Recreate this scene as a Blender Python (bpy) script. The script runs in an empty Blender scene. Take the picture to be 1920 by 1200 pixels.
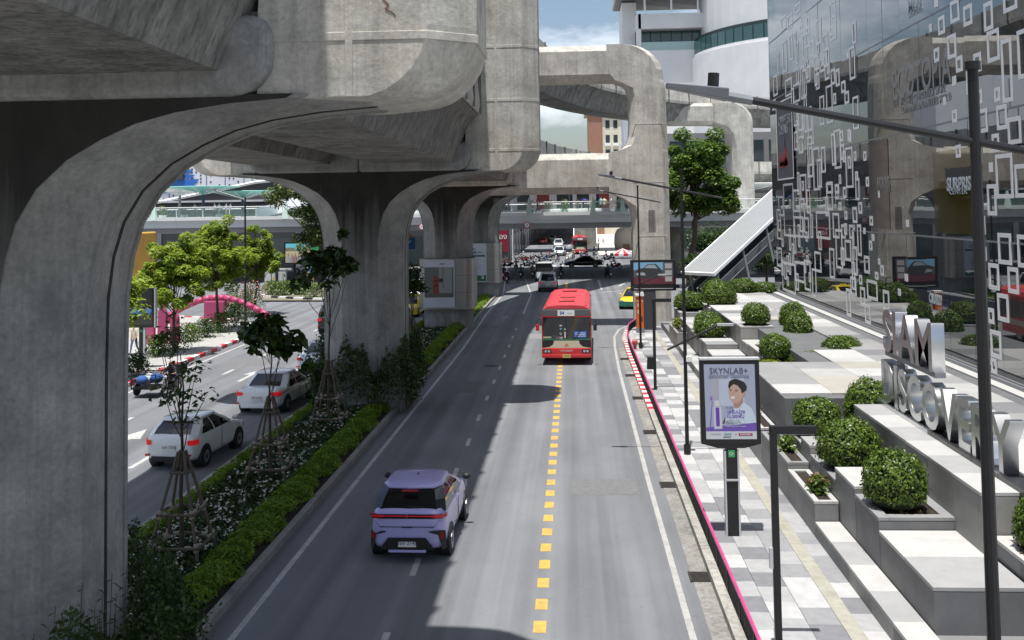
import bpy, bmesh, math, random
import numpy as np
from mathutils import Vector, Matrix, Euler
random.seed(7); RNG = np.random.default_rng(7)
S = bpy.context.scene; COL = S.collection
R = math.radians; PI = math.pi
# ---------------------------------------------------------------- camera
F, PX, PY, H = 1924.0, 960.0, 296.0, 7.8
YAW, PIT, ROL = math.atan(112/1924), R(2.86), R(.85)
f0 = Vector((-math.sin(YAW), math.cos(YAW), 0)); r0 = Vector((math.cos(YAW), math.sin(YAW), 0)); u0 = Vector((0, 0, 1))
FW = f0*math.cos(PIT)+u0*math.sin(PIT); U1 = u0*math.cos(PIT)-f0*math.sin(PIT)
RT = r0*math.cos(ROL)-U1*math.sin(ROL); UP = U1*math.cos(ROL)+r0*math.sin(ROL)
CAM = Vector((0, 0, H))
cd = bpy.data.cameras.new('camera'); cam = bpy.data.objects.new('camera', cd); COL.objects.link(cam)
cam.matrix_world = Matrix(((RT.x, UP.x, -FW.x, 0), (RT.y, UP.y, -FW.y, 0), (RT.z, UP.z, -FW.z, H), (0, 0, 0, 1)))
cd.sensor_width = 36; cd.lens = 36*F/1920; cd.shift_y = -(600-PY)/1920; cd.clip_end = 4000; cd.clip_start = .1
S.camera = cam
S.render.resolution_x, S.render.resolution_y = 1024, 640
# ---------------------------------------------------------------- sky and sun
SUN = Vector((-.035, -.20, .98)).normalized()
W = bpy.data.worlds.new('World'); S.world = W; W.use_nodes = True
nt = W.node_tree; nt.nodes.clear()
sky = nt.nodes.new('ShaderNodeTexSky'); sky.sky_type = 'NISHITA'; sky.sun_disc = False
sky.sun_elevation = math.asin(SUN.z); sky.sun_rotation = R(190); sky.dust_density = 2.2; sky.air_density = 1.1; sky.ozone_density = 1.5
tc = nt.nodes.new('ShaderNodeTexCoord'); mp = nt.nodes.new('ShaderNodeMapping'); mp.inputs['Scale'].default_value = (2.2, 2.2, 5.5)
nz = nt.nodes.new('ShaderNodeTexNoise'); nz.inputs['Scale'].default_value = 1.7; nz.inputs['Detail'].default_value = 7; nz.inputs['Roughness'].default_value = .62
cr = nt.nodes.new('ShaderNodeValToRGB'); cr.color_ramp.elements[0].position = .48; cr.color_ramp.elements[1].position = .72
cr.color_ramp.elements[1].color = (.75, .75, .75, 1)
mx = nt.nodes.new('ShaderNodeMixRGB'); mx.inputs[2].default_value = (11.5, 11.8, 12.4, 1)
bg = nt.nodes.new('ShaderNodeBackground'); bg.inputs[1].default_value = .105
wo = nt.nodes.new('ShaderNodeOutputWorld')
L = nt.links.new
L(tc.outputs['Generated'], mp.inputs[0]); L(mp.outputs[0], nz.inputs['Vector']); L(nz.outputs[0], cr.inputs[0]); L(cr.outputs[0], mx.inputs[0])
L(sky.outputs[0], mx.inputs[1]); L(mx.outputs[0], bg.inputs[0]); L(bg.outputs[0], wo.inputs[0])
sl = bpy.data.lights.new('sun', 'SUN'); sl.energy = 5.0; sl.angle = R(.55); sl.color = (1, .975, .925)
so = bpy.data.objects.new('sun', sl); COL.objects.link(so); so.rotation_euler = SUN.to_track_quat('Z', 'Y').to_euler(); so.location = (0, 0, 60)
V = S.view_settings; V.view_transform = 'Standard'; V.look = 'None'; V.exposure = .38; V.gamma = 1
S.render.engine = 'CYCLES'
# ---------------------------------------------------------------- photo pixel -> place
def ray(x, y): return FW+RT*((x-PX)/F)-UP*((y-PY)/F)
def gp(x, y, z=0.):
    d = ray(x, y); return CAM+d*((z-H)/d.z)
def ay(x, y, Y):
    d = ray(x, y); return CAM+d*(Y/d.y)
def ax(x, y, X):
    d = ray(x, y); return CAM+d*(X/d.x)
# ---------------------------------------------------------------- materials
def nodes(name):
    m = bpy.data.materials.new(name); m.use_nodes = True
    t = m.node_tree; b = t.nodes['Principled BSDF']
    return m, t, b
def mat(name, col, rough=.6, metal=0., var=0., scale=3., bump=0., bscale=40., emit=0., spec=.5, alpha=None, trans=0., ior=1.45, stretch=(1, 1, 1), coat=0., dirt=0., dcol=None):
    m, t, b = nodes(name); N = t.nodes.new; L = t.links.new
    b.inputs['Base Color'].default_value = (*col, 1); b.inputs['Roughness'].default_value = rough; b.inputs['Metallic'].default_value = metal
    b.inputs['Specular IOR Level'].default_value = spec; b.inputs['IOR'].default_value = ior
    if coat: b.inputs['Coat Weight'].default_value = coat; b.inputs['Coat Roughness'].default_value = .04
    if trans: b.inputs['Transmission Weight'].default_value = trans
    if alpha is not None: b.inputs['Alpha'].default_value = alpha
    if emit: b.inputs['Emission Color'].default_value = (*col, 1); b.inputs['Emission Strength'].default_value = emit
    if var or bump or dirt:
        g = N('ShaderNodeNewGeometry'); mp = N('ShaderNodeMapping'); mp.inputs['Scale'].default_value = stretch
        L(g.outputs['Position'], mp.inputs[0])
    if var:
        n = N('ShaderNodeTexNoise'); n.inputs['Scale'].default_value = scale; n.inputs['Detail'].default_value = 6; n.inputs['Roughness'].default_value = .65
        L(mp.outputs[0], n.inputs['Vector'])
        r = N('ShaderNodeValToRGB'); r.color_ramp.elements[0].position = .3; r.color_ramp.elements[1].position = .7
        lo = tuple(max(0, c*(1-var)) for c in col); hi = tuple(min(1, c*(1+var*.8)) for c in col)
        r.color_ramp.elements[0].color = (*lo, 1); r.color_ramp.elements[1].color = (*hi, 1)
        L(n.outputs[0], r.inputs[0]); out = r.outputs[0]
        if dirt:
            n2 = N('ShaderNodeTexNoise'); n2.inputs['Scale'].default_value = scale*.23; n2.inputs['Detail'].default_value = 5
            L(mp.outputs[0], n2.inputs['Vector'])
            r2 = N('ShaderNodeValToRGB'); r2.color_ramp.elements[0].position = .5; r2.color_ramp.elements[1].position = .72
            r2.color_ramp.elements[1].color = (dirt, dirt, dirt, 1); L(n2.outputs[0], r2.inputs[0])
            x = N('ShaderNodeMixRGB'); L(r2.outputs[0], x.inputs[0]); L(out, x.inputs[1]); x.inputs[2].default_value = (*(dcol or tuple(c*.45 for c in col)), 1); out = x.outputs[0]
        L(out, b.inputs['Base Color'])
    if bump:
        n = N('ShaderNodeTexNoise'); n.inputs['Scale'].default_value = bscale; n.inputs['Detail'].default_value = 4
        L(mp.outputs[0], n.inputs['Vector'])
        bp = N('ShaderNodeBump'); bp.inputs['Strength'].default_value = bump; bp.inputs['Distance'].default_value = .02
        L(n.outputs[0], bp.inputs['Height']); L(bp.outputs[0], b.inputs['Normal'])
    return m
def concrete(name, col, dark, streak=.55, warm=(.36, .31, .23), shade_z=None):
    m, t, b = nodes(name); N = t.nodes.new; L = t.links.new
    g = N('ShaderNodeNewGeometry')
    def noise(sc, scale, det=6, rough=.62):
        mp = N('ShaderNodeMapping'); mp.inputs['Scale'].default_value = sc; L(g.outputs['Position'], mp.inputs[0])
        n = N('ShaderNodeTexNoise'); n.inputs['Scale'].default_value = scale; n.inputs['Detail'].default_value = det; n.inputs['Roughness'].default_value = rough
        L(mp.outputs[0], n.inputs['Vector']); return n.outputs[0]
    def ramp(s, a, b_, ca, cb):
        r = N('ShaderNodeValToRGB'); r.color_ramp.elements[0].position = a; r.color_ramp.elements[1].position = b_
        r.color_ramp.elements[0].color = (*ca, 1); r.color_ramp.elements[1].color = (*cb, 1); L(s, r.inputs[0]); return r.outputs[0]
    def mix(f, a, b_, mode='MIX'):
        x = N('ShaderNodeMixRGB'); x.blend_type = mode
        for i, v in ((0, f), (1, a), (2, b_)):
            if hasattr(v, 'links'): L(v, x.inputs[i])
            elif i == 0: x.inputs[0].default_value = v
            else: x.inputs[i].default_value = (*v, 1)
        return x.outputs[0]
    base = ramp(noise((1, 1, 1), .9, 7, .7), .32, .68, tuple(c*.62 for c in col), tuple(min(1, c*1.12) for c in col))
    base = mix(ramp(noise((1, 1, 1), .35, 4), .52, .7, (0, 0, 0), (.5, .5, .5)), base, warm)
    st = ramp(noise((2.6, 2.6, .16), 1.1, 8, .7), .46, .7, (0, 0, 0), (streak,)*3)
    base = mix(st, base, dark)
    base = mix(ramp(noise((9, 9, .22), 1.0, 5, .6), .5, .64, (0, 0, 0), (streak*.75,)*3), base, dark)
    base = mix(ramp(noise((5, 5, .35), .9, 6, .7), .62, .74, (0, 0, 0), (.45,)*3), base, tuple(min(1, c*1.25) for c in col))
    base = mix(ramp(noise((1, 1, .8), .45, 6, .72), .54, .62, (0, 0, 0), (streak*.8,)*3), base, tuple(c*.9 for c in dark))
    bl = ramp(noise((1, 1, 1), 2.3, 8, .75), .58, .7, (0, 0, 0), (.5,)*3)
    base = mix(bl, base, tuple(c*.8 for c in dark))
    fine = ramp(noise((1, 1, 1), 14, 6, .7), .3, .7, (.78,)*3, (1.12,)*3)
    base = mix(1., base, fine, 'MULTIPLY')
    if shade_z:   # shade under the cross head painted over sooty concrete; ragged lower edge and runs
        sx = N('ShaderNodeSeparateXYZ'); L(g.outputs['Position'], sx.inputs[0]); ad = N('ShaderNodeMath'); ad.operation = 'MULTIPLY_ADD'; L(noise((3.2, 3.2, .12), 1.0, 6, .65), ad.inputs[0]); ad.inputs[1].default_value = 5.; L(sx.outputs[2], ad.inputs[2])
        mr = N('ShaderNodeMapRange'); mr.inputs[1].default_value = shade_z[0]; mr.inputs[2].default_value = shade_z[1]; L(ad.outputs[0], mr.inputs[0]); base = mix(mr.outputs[0], base, mix(.5, (.016, .016, .0155), ramp(noise((1, 1, .5), 1.3), .3, .7, (.03, .03, .028), (.075, .072, .066))))
    L(base, b.inputs['Base Color']); b.inputs['Roughness'].default_value = .88; b.inputs['Specular IOR Level'].default_value = .25
    bp = N('ShaderNodeBump'); bp.inputs['Strength'].default_value = .35; bp.inputs['Distance'].default_value = .03
    L(noise((1, 1, 1), 9, 8, .7), bp.inputs['Height']); L(bp.outputs[0], b.inputs['Normal'])
    return m
def leafmat(name, c1, c2, rough=.45, trans=.25, scale=6.):
    m, t, b = nodes(name); N = t.nodes.new; L = t.links.new
    g = N('ShaderNodeNewGeometry'); n = N('ShaderNodeTexNoise'); n.inputs['Scale'].default_value = scale; n.inputs['Detail'].default_value = 3
    L(g.outputs['Position'], n.inputs['Vector'])
    r = N('ShaderNodeValToRGB'); r.color_ramp.elements[0].position = .35; r.color_ramp.elements[1].position = .65
    r.color_ramp.elements[0].color = (*c1, 1); r.color_ramp.elements[1].color = (*c2, 1); L(n.outputs[0], r.inputs[0])
    mx = N('ShaderNodeMixRGB'); mx.blend_type = 'MULTIPLY'; mx.inputs[0].default_value = 1
    ri = N('ShaderNodeValToRGB'); ri.color_ramp.elements[0].color = (.55, .6, .5, 1); ri.color_ramp.elements[1].color = (1.25, 1.2, 1.0, 1)
    L(g.outputs['Random Per Island'], ri.inputs[0]); L(r.outputs[0], mx.inputs[1]); L(ri.outputs[0], mx.inputs[2])
    L(mx.outputs[0], b.inputs['Base Color']); b.inputs['Roughness'].default_value = rough; b.inputs['Specular IOR Level'].default_value = .4
    tr = N('ShaderNodeBsdfTranslucent'); L(mx.outputs[0], tr.inputs[0]); ms = N('ShaderNodeMixShader'); ms.inputs[0].default_value = trans
    o = t.nodes['Material Output']; L(b.outputs[0], ms.inputs[1]); L(tr.outputs[0], ms.inputs[2]); L(ms.outputs[0], o.inputs[0])
    return m
MT = {}
def m_(key, *a, **k):
    if key not in MT: MT[key] = mat(key, *a, **k)
    return MT[key]
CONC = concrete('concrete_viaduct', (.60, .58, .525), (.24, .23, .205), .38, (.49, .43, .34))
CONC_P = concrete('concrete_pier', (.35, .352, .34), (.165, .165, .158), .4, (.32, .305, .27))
SHADEP = concrete('sooty_shaded_pier_concrete', (.35, .352, .34), (.165, .165, .158), .4, (.32, .305, .27), shade_z=(6.6, 10.6))  # same pier concrete, upper part darkened to paint in cross head shade
CONC_BLK = concrete('near_black_concrete', (.055, .054, .05), (.016, .016, .016), .8, (.06, .052, .042))  # near-black concrete for the strips along the flares
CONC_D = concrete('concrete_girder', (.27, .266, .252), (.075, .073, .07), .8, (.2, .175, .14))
def asphalt():
    m, t, b = nodes('asphalt'); N = t.nodes.new; L = t.links.new; g = N('ShaderNodeNewGeometry')
    def noise(sc, scale, det=5, ro=.6):
        mp = N('ShaderNodeMapping'); mp.inputs['Scale'].default_value = sc; L(g.outputs['Position'], mp.inputs[0]); n = N('ShaderNodeTexNoise'); n.inputs['Scale'].default_value = scale; n.inputs['Detail'].default_value = det; n.inputs['Roughness'].default_value = ro; L(mp.outputs[0], n.inputs['Vector']); return n.outputs[0]
    def ramp(s, a, b_, x, y):
        r = N('ShaderNodeValToRGB'); r.color_ramp.elements[0].position = a; r.color_ramp.elements[1].position = b_; r.color_ramp.elements[0].color = (x, x, x, 1); r.color_ramp.elements[1].color = (y, y, y, 1); L(s, r.inputs[0]); return r.outputs[0]
    def mul(a, c):
        x = N('ShaderNodeMixRGB'); x.blend_type = 'MULTIPLY'; x.inputs[0].default_value = 1; L(a, x.inputs[1]); L(c, x.inputs[2]); return x.outputs[0]
    c = ramp(noise((1.6, .02, 1), .8, 4, .55), .32, .68, .66, 1.16)          # long tyre polished bands
    c = mul(c, ramp(noise((1, .5, 1), .5), .3, .7, .86, 1.1)); c = mul(c, ramp(noise((1, 1, 1), 45, 3, .8), .25, .75, .8, 1.2)); c = mul(c, ramp(noise((1, 1, 1), 4, 6, .75), .3, .42, .8, 1.0))
    x = N('ShaderNodeMixRGB'); x.blend_type = 'MULTIPLY'; x.inputs[0].default_value = 1; L(c, x.inputs[1]); x.inputs[2].default_value = (.172, .178, .189, 1); L(x.outputs[0], b.inputs['Base Color'])
    b.inputs['Roughness'].default_value = .82; b.inputs['Specular IOR Level'].default_value = .3
    bp = N('ShaderNodeBump'); bp.inputs['Strength'].default_value = .3; bp.inputs['Distance'].default_value = .01; L(noise((1, 1, 1), 130, 2), bp.inputs['Height']); L(bp.outputs[0], b.inputs['Normal'])
    return m
ASPH = asphalt()
KERB = concrete('kerb_concrete', (.33, .32, .30), (.1, .1, .095), .3)
GUTTER = concrete('gutter_concrete', (.30, .29, .27), (.09, .087, .083), .55)
WHITEP = mat('white_road_paint', (.44, .44, .425), .7, var=.3, scale=7, dirt=.7, dcol=(.24, .24, .24))
FAINTP = mat('worn_road_paint', (.36, .355, .34), .75, var=.25, scale=8, dirt=.6, dcol=(.22, .22, .22))
YELLOWP = mat('yellow_road_paint', (.56, .34, .075), .7, var=.25, scale=9, dirt=.65, dcol=(.3, .22, .1))
REDP = mat('red_kerb_paint', (.5, .03, .05), .6, var=.2, scale=8)
WHP = mat('white_kerb_paint', (.72, .72, .70), .6, var=.15, scale=8)
BLACKM = mat('black_metal', (.012, .012, .014), .42, spec=.5, var=.2, scale=9)
STEEL = mat('polished_steel', (.62, .63, .64), .3, 1.0, var=.06, scale=2, bump=.02, bscale=3)
GREYM = mat('grey_metal', (.22, .23, .25), .45, .3, var=.1, scale=4)
LGREY = mat('light_grey_metal', (.5, .51, .52), .4, .2, var=.08, scale=3)
WHITEW = mat('white_painted', (.78, .78, .77), .5, var=.05, scale=2)
SOIL = mat('soil', (.028, .02, .014), .95, var=.35, scale=7, bump=.6, bscale=25)
BARK = mat('bark', (.075, .055, .04), .85, var=.3, scale=12, bump=.4, bscale=40)
BAMB = mat('weathered_poles', (.11, .085, .065), .75, var=.3, scale=9)
ROPE = mat('pale_rope', (.36, .31, .25), .85, var=.15, scale=20)
TYRE = mat('tyre_rubber', (.012, .012, .012), .75)
DGLASS = mat('car_glass', (.006, .008, .009), .04, spec=.7, coat=.3)
CHROME = mat('chrome', (.6, .6, .62), .15, 1.)
REDL = mat('red_lens', (.45, .008, .01), .12, spec=.6, coat=.4)
REDLIT = mat('lit_red_lens', (.5, .012, .016), .2, emit=.35)
AMBER = mat('amber_lens', (.8, .22, .02), .2, emit=.7)
HEADL = mat('headlight_lens', (.55, .57, .6), .08, .3, coat=.5)
DPLAST = mat('dark_plastic', (.018, .018, .02), .55)
PLATE = mat('plate_white', (.72, .72, .70), .5)
SKIN = mat('skin', (.36, .2, .13), .55)
SIGNK = mat('ink_black', (.02, .02, .03), .6)
# ---------------------------------------------------------------- mesh builder
def shade(me, smooth):
    if smooth: me.polygons.foreach_set('use_smooth', [True]*len(me.polygons))
class MB:
    def __init__(s): s.v = []; s.f = []; s.mi = []; s.cur = 0
    def add(s, vs, fs):
        o = len(s.v); s.v += [tuple(v) for v in vs]; s.f += [tuple(i+o for i in f) for f in fs]; s.mi += [s.cur]*len(fs); return s
    def box(s, a, b, rz=0, c=None):
        x0, y0, z0 = a; x1, y1, z1 = b
        vs = [(x0, y0, z0), (x1, y0, z0), (x1, y1, z0), (x0, y1, z0), (x0, y0, z1), (x1, y0, z1), (x1, y1, z1), (x0, y1, z1)]
        if rz:
            c = c or ((x0+x1)/2, (y0+y1)/2); cs, sn = math.cos(rz), math.sin(rz)
            vs = [(c[0]+(x-c[0])*cs-(y-c[1])*sn, c[1]+(x-c[0])*sn+(y-c[1])*cs, z) for x, y, z in vs]
        return s.add(vs, [(0, 3, 2, 1), (4, 5, 6, 7), (0, 1, 5, 4), (1, 2, 6, 5), (2, 3, 7, 6), (3, 0, 4, 7)])
    def cyl(s, p, q, r0, r1=None, n=8, caps=True):
        p, q = Vector(p), Vector(q); r1 = r0 if r1 is None else r1; d = (q-p)
        if d.length < 1e-6: return s
        d.normalize(); a = d.orthogonal().normalized(); b = d.cross(a)
        vs = []
        for c, r in ((p, r0), (q, r1)):
            for i in range(n):
                t = 2*PI*i/n; vs.append(c+a*(r*math.cos(t))+b*(r*math.sin(t)))
        fs = [(i, (i+1) % n, n+(i+1) % n, n+i) for i in range(n)]
        if caps: fs += [tuple(range(n))[::-1], tuple(range(n, 2*n))]
        return s.add(vs, fs)
    def tube(s, pts, r, n=6):
        for i in range(len(pts)-1):
            ra = r[i] if isinstance(r, (list, tuple)) else r; rb = r[i+1] if isinstance(r, (list, tuple)) else r
            s.cyl(pts[i], pts[i+1], ra, rb, n)
        return s
    def loft(s, rings, closed=True, caps=True):
        n = len(rings[0]); vs = [p for r in rings for p in r]; fs = []
        for k in range(len(rings)-1):
            for i in range(n if closed else n-1):
                j = (i+1) % n; fs.append((k*n+i, k*n+j, (k+1)*n+j, (k+1)*n+i))
        if caps and closed: fs += [tuple(range(n))[::-1], tuple(range((len(rings)-1)*n, len(rings)*n))]
        return s.add(vs, fs)
    def prism(s, poly, axis, a, b):
        def P(u, v, w): return (w, u, v) if axis == 'x' else ((u, w, v) if axis == 'y' else (u, v, w))
        return s.loft([[P(u, v, a) for u, v in poly], [P(u, v, b) for u, v in poly]])
    def sph(s, c, r, nu=10, nv=6, z0=-1.):
        r = r if isinstance(r, (tuple, list)) else (r, r, r); rings = []
        for j in range(nv+1):
            ph = -PI/2+PI*j/nv; ph = max(ph, math.asin(z0)) if z0 > -1 else ph
            rr = max(math.cos(ph), .02)
            rings.append([(c[0]+r[0]*rr*math.cos(2*PI*i/nu), c[1]+r[1]*rr*math.sin(2*PI*i/nu), c[2]+r[2]*math.sin(ph)) for i in range(nu)])
        return s.loft(rings)
    def quad(s, *p): return s.add(p, [tuple(range(len(p)))])
    def mesh(s, name, smooth=False, mats=()):
        me = bpy.data.meshes.new(name); me.from_pydata(s.v, [], s.f); me.update()
        for m in mats: me.materials.append(m)
        if any(s.mi): me.polygons.foreach_set('material_index', s.mi)
        shade(me, smooth); return me
    def ob(s, name, m, parent=None, loc=(0, 0, 0), rz=0, smooth=False, bevel=0, sub=0, seg=2, **k):
        me = s.mesh(name, smooth, m if isinstance(m, (list, tuple)) else [m])
        o = link(name, me, parent, loc, rz)
        finish(o, bevel, sub, seg); tag(o, **k); return o
def finish(o, bevel=0, sub=0, seg=2):
    if bevel:
        b = o.modifiers.new('bevel', 'BEVEL'); b.width = bevel; b.segments = seg; b.limit_method = 'ANGLE'; b.angle_limit = R(35); b.harden_normals = False
    if sub:
        b = o.modifiers.new('sub', 'SUBSURF'); b.levels = sub; b.render_levels = sub
def link(name, me, parent=None, loc=(0, 0, 0), rz=0):
    o = bpy.data.objects.new(name, me); COL.objects.link(o); o.parent = parent; o.location = loc; o.rotation_euler = (0, 0, rz); return o
def tag(o, label=None, cat=None, group=None, kind=None):
    if label: o['label'] = label
    if cat: o['category'] = cat
    if group: o['group'] = group
    if kind: o['kind'] = kind
def thing(name, label, cat, loc=(0, 0, 0), rz=0, group=None):
    o = link(name, None, None, loc, rz); o.empty_display_size = .3; tag(o, label, cat, group); return o
def struct(o): o['kind'] = 'structure'; return o
KIDS = {}
def dup(o, loc=None, rz=None, label=None, parent=None, remat=None, scale=None):
    c = o.copy(); COL.objects.link(c); c.parent = parent
    if loc is not None: c.location = loc
    if rz is not None: c.rotation_euler = (0, 0, rz)
    if label: c['label'] = label
    if scale: c.scale = scale
    if remat and o.type == 'MESH':
        for i, sl in enumerate(o.material_slots):
            if sl.material and sl.material.name in remat:
                c.material_slots[i].link = 'OBJECT'; c.material_slots[i].material = remat[sl.material.name]
    for ch in CH(o): dup(ch, parent=c, remat=remat)
    return c
def CH(o): return [x for x in o.children]
def txt(name, body, size, m, parent, loc, rot=(R(90), 0, 0), ext=.004, align='CENTER', bold=0., sx=1., **k):
    cu = bpy.data.curves.new('t', 'FONT'); cu.body = body; cu.size = size; cu.extrude = ext; cu.align_x = align; cu.align_y = 'CENTER'; cu.offset = bold; cu.resolution_u = 3
    t = bpy.data.objects.new('t', cu); COL.objects.link(t)
    dg = bpy.context.evaluated_depsgraph_get(); me = bpy.data.meshes.new_from_object(t.evaluated_get(dg)); bpy.data.objects.remove(t)
    me.name = name; me.materials.clear(); me.materials.append(m)
    o = link(name, me, parent, loc); o.rotation_euler = rot; o.scale = (sx, 1, 1); tag(o, **k); return o
def lerp(a, b, t): return a+(b-a)*t
def interp(pts, x):
    for (a, b), (c, d) in zip(pts, pts[1:]):
        if x <= c: return b+(d-b)*((x-a)/(c-a) if c > a else 0)
    return pts[-1][1]
def np_mesh(name, verts, faces, m):
    me = bpy.data.meshes.new(name); nv, nf, k = len(verts), len(faces), faces.shape[1]
    me.vertices.add(nv); me.vertices.foreach_set('co', np.asarray(verts, np.float32).ravel())
    me.loops.add(nf*k); me.loops.foreach_set('vertex_index', np.asarray(faces, np.int32).ravel())
    me.polygons.add(nf); me.polygons.foreach_set('loop_start', np.arange(nf, dtype=np.int32)*k)
    me.update(calc_edges=True); me.materials.append(m); return me
def leaves(P, Nn, size, asp=.5, jit=.35, droop=0.):
    """diamond leaves at points P facing normals Nn -> verts, faces"""
    n = len(P); Nn = Nn+RNG.normal(0, jit, (n, 3)); Nn[:, 2] += .15; Nn /= np.linalg.norm(Nn, axis=1)[:, None]+1e-9
    t = RNG.normal(0, 1, (n, 3)); t[:, 2] -= droop; t -= (t*Nn).sum(1)[:, None]*Nn; t /= np.linalg.norm(t, axis=1)[:, None]+1e-9
    b = np.cross(Nn, t); s = size*RNG.uniform(.6, 1.3, n)[:, None]
    v = np.stack([P-t*s*.5, P+b*s*asp*.5+Nn*s*.08, P+t*s*.5-Nn*s*.1, P-b*s*asp*.5+Nn*s*.08], 1).reshape(-1, 3)
    return v, np.arange(4*n).reshape(-1, 4)
# ================================================================ ground, roads, kerbs
def sheet(name, poly, z, m, parent=None):
    o = MB().add([(x, y, z) for x, y in poly], [tuple(range(len(poly)))]).ob(name, m, parent)
    if parent is None: struct(o)
    return o
PAVE_D = mat('distant_paving', (.3, .295, .28), .85, var=.15, scale=.8, dirt=.3)
sheet('ground', [(-900, -60), (900, -60), (900, 1800), (-900, 1800)], -.03, PAVE_D)
road = sheet('road', [(-7.15, -8), (2.78, -8), (2.78, 62), (3.3, 68), (5.5, 72), (60, 76), (60, 168), (4.2, 168), (4.2, 420), (-9.2, 420), (-9.2, 150), (-60, 150), (-60, 78), (-30, 76), (-22.5, 70), (-20.3, 62), (-20.3, -8), (-10.4, -8), (-10.4, 97), (-7.15, 97)], 0., ASPH)
def ribbon(name, pts, w, z, m, parent):
    mb = MB(); L_, R_ = [], []
    for i, p in enumerate(pts):
        a = Vector(pts[max(0, i-1)][:2]); b = Vector(pts[min(len(pts)-1, i+1)][:2]); d = (b-a).normalized(); n = Vector((-d.y, d.x))
        L_.append((p[0]+n.x*w/2, p[1]+n.y*w/2, z)); R_.append((p[0]-n.x*w/2, p[1]-n.y*w/2, z))
    k = len(pts); mb.add(L_+R_, [(i, k+i, k+i+1, i+1) for i in range(k-1)])
    return mb.ob(name, m, parent)
def pp(*px): return [tuple(gp(x, y))[:2] for x, y in px]
ribbon('edge_line', [(-6.4, -5), (-6.38, 30), (-6.3, 58)]+pp((913, 588), (944, 551), (947, 528)), .13, .005, WHITEP, road)
ribbon('edge_line', [(2.08, -5), (2.02, 30), (2.1, 50), (2.22, 58), (2.4, 63), (2.85, 66.5), (3.8, 69.5)], .13, .005, FAINTP, road)
ribbon('lane_line', pp((981, 589), (996, 553), (985, 523)), .13, .005, WHITEP, road)
ribbon('stop_line', pp((957, 529), (1030, 528)), .35, .006, WHITEP, road)
ribbon('lane_line', pp((1128, 543), (1122, 525)), .2, .005, WHITEP, road)
ribbon('lane_line', pp((1180, 557), (1215, 551)), .3, .005, WHITEP, road)
ribbon('yellow_line', [(-.75, 97), (-.75, 108)], .25, .005, YELLOWP, road)
for a, b in (((1085, 466), (1055, 490)), ((1075, 452), (1066, 462))): ribbon('lane_line', pp(a, b), .3, .005, WHITEP, road)
dash = MB().box((-.12, -.27, .001), (.12, .27, .006)).mesh('lane_dash', mats=[YELLOWP])
for k in range(70):
    y = 17.3+1.13*k+random.uniform(-.03, .03)
    if y > 94: break
    link('yellow_dash', dash, road, (-.75, y, 0))
wd = MB().box((-.065, -.55, .001), (.065, .55, .006)).mesh('white_dash', mats=[WHITEP])
for k in range(13):
    y = 18.7+4.02*k; link('white_dash', wd, road, (lerp(-3.55, -3.75, (y-18)/40), y, 0), R(1))
for x, y0, n in ((-13.75, 32.1, 9), (-17.05, 38.2, 7)):
    for k in range(n):
        o = link('white_dash', wd, road, (x, y0+5.9*k, 0)); o.scale = (1.3, 1.5, 1)
ribbon('edge_line', [(-10.95, -5), (-10.9, 60), (-10.9, 96)], .13, .005, WHITEP, road)
ribbon('edge_line', [(-19.6, -5), (-19.6, 61), (-20.6, 67), (-22.8, 71.5)], .13, .005, WHITEP, road)
def arrow(x, y, m, rz=0):
    MB().add([(-.09, -2, .006), (.09, -2, .006), (.09, 0, .006), (.45, 0, .006), (0, 1.6, .006), (-.45, 0, .006), (-.09, 0, .006)], [tuple(range(7))]).ob('lane_arrow', m, road, (x, y, 0), rz)
arrow(-15.6, 35.3, WHITEP); arrow(-15.6, 49.2, WHITEP); arrow(-5.0, 74, m_('worn_paint', (.24, .24, .25), .8, var=.3, scale=6))
for k in range(7): MB().box((-.25, -1.8, 0), (.25, 1.8, .006)).ob('crossing_stripe', WHITEP, road, (-5.6+1.0*k, 141, 0))
for q in (((1128, 548), (1168, 545)), ((1160, 537), (1176, 528))): ribbon('lane_line', pp(*q), .25, .005, WHITEP, road)
for x, y, w, l in ():
    ribbon('tar_seam', [(x+.05*math.sin(i*1.7+y), y+l*i/8) for i in range(9)], w, .004, m_('tar', (.05, .05, .052), .8), road)
for i, (px, py, r, lb) in list(enumerate(((920, 686, .33, 'worn round iron manhole cover in the shaded lane ahead of the bus'), (1120, 935, .3, 'round iron manhole cover beside the yellow dashes'), (1205, 1120, .26, 'small iron manhole cover near the gutter'))))[:1]:
    p = gp(px, py); t = thing('manhole_cover', lb, 'manhole cover', (p.x, p.y, 0)); MB().cyl((0, 0, .001), (0, 0, .009), r, n=24).ob('lid', m_('manhole_iron', (.07, .068, .066), .7, .3, var=.3, scale=12), t); MB().cyl((0, 0, .0005), (0, 0, .006), r+.07, n=24).ob('collar', m_('manhole_collar', (.13, .13, .132), .85, var=.2, scale=9), t)
for x0, x1, y0, y1, c in ((-.2, 1.7, 28.4, 30.1, .15), (-5.9, -4.2, 44, 47, .13), (.2, 1.5, 57, 61, .16), (-18.5, -16, 52, 54.5, .15), (-2.8, -1.2, 62, 64.5, .21)):
    MB().add([(x0, y0, .004), (x1, y0+.06, .004), (x1-.04, y1, .004), (x0+.05, y1-.05, .004)], [(0, 1, 2, 3)]).ob('asphalt_patch', m_('patch_%g' % c, (c, c, c*1.03), .85, var=.18, scale=6, bump=.3, bscale=90), road)
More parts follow.
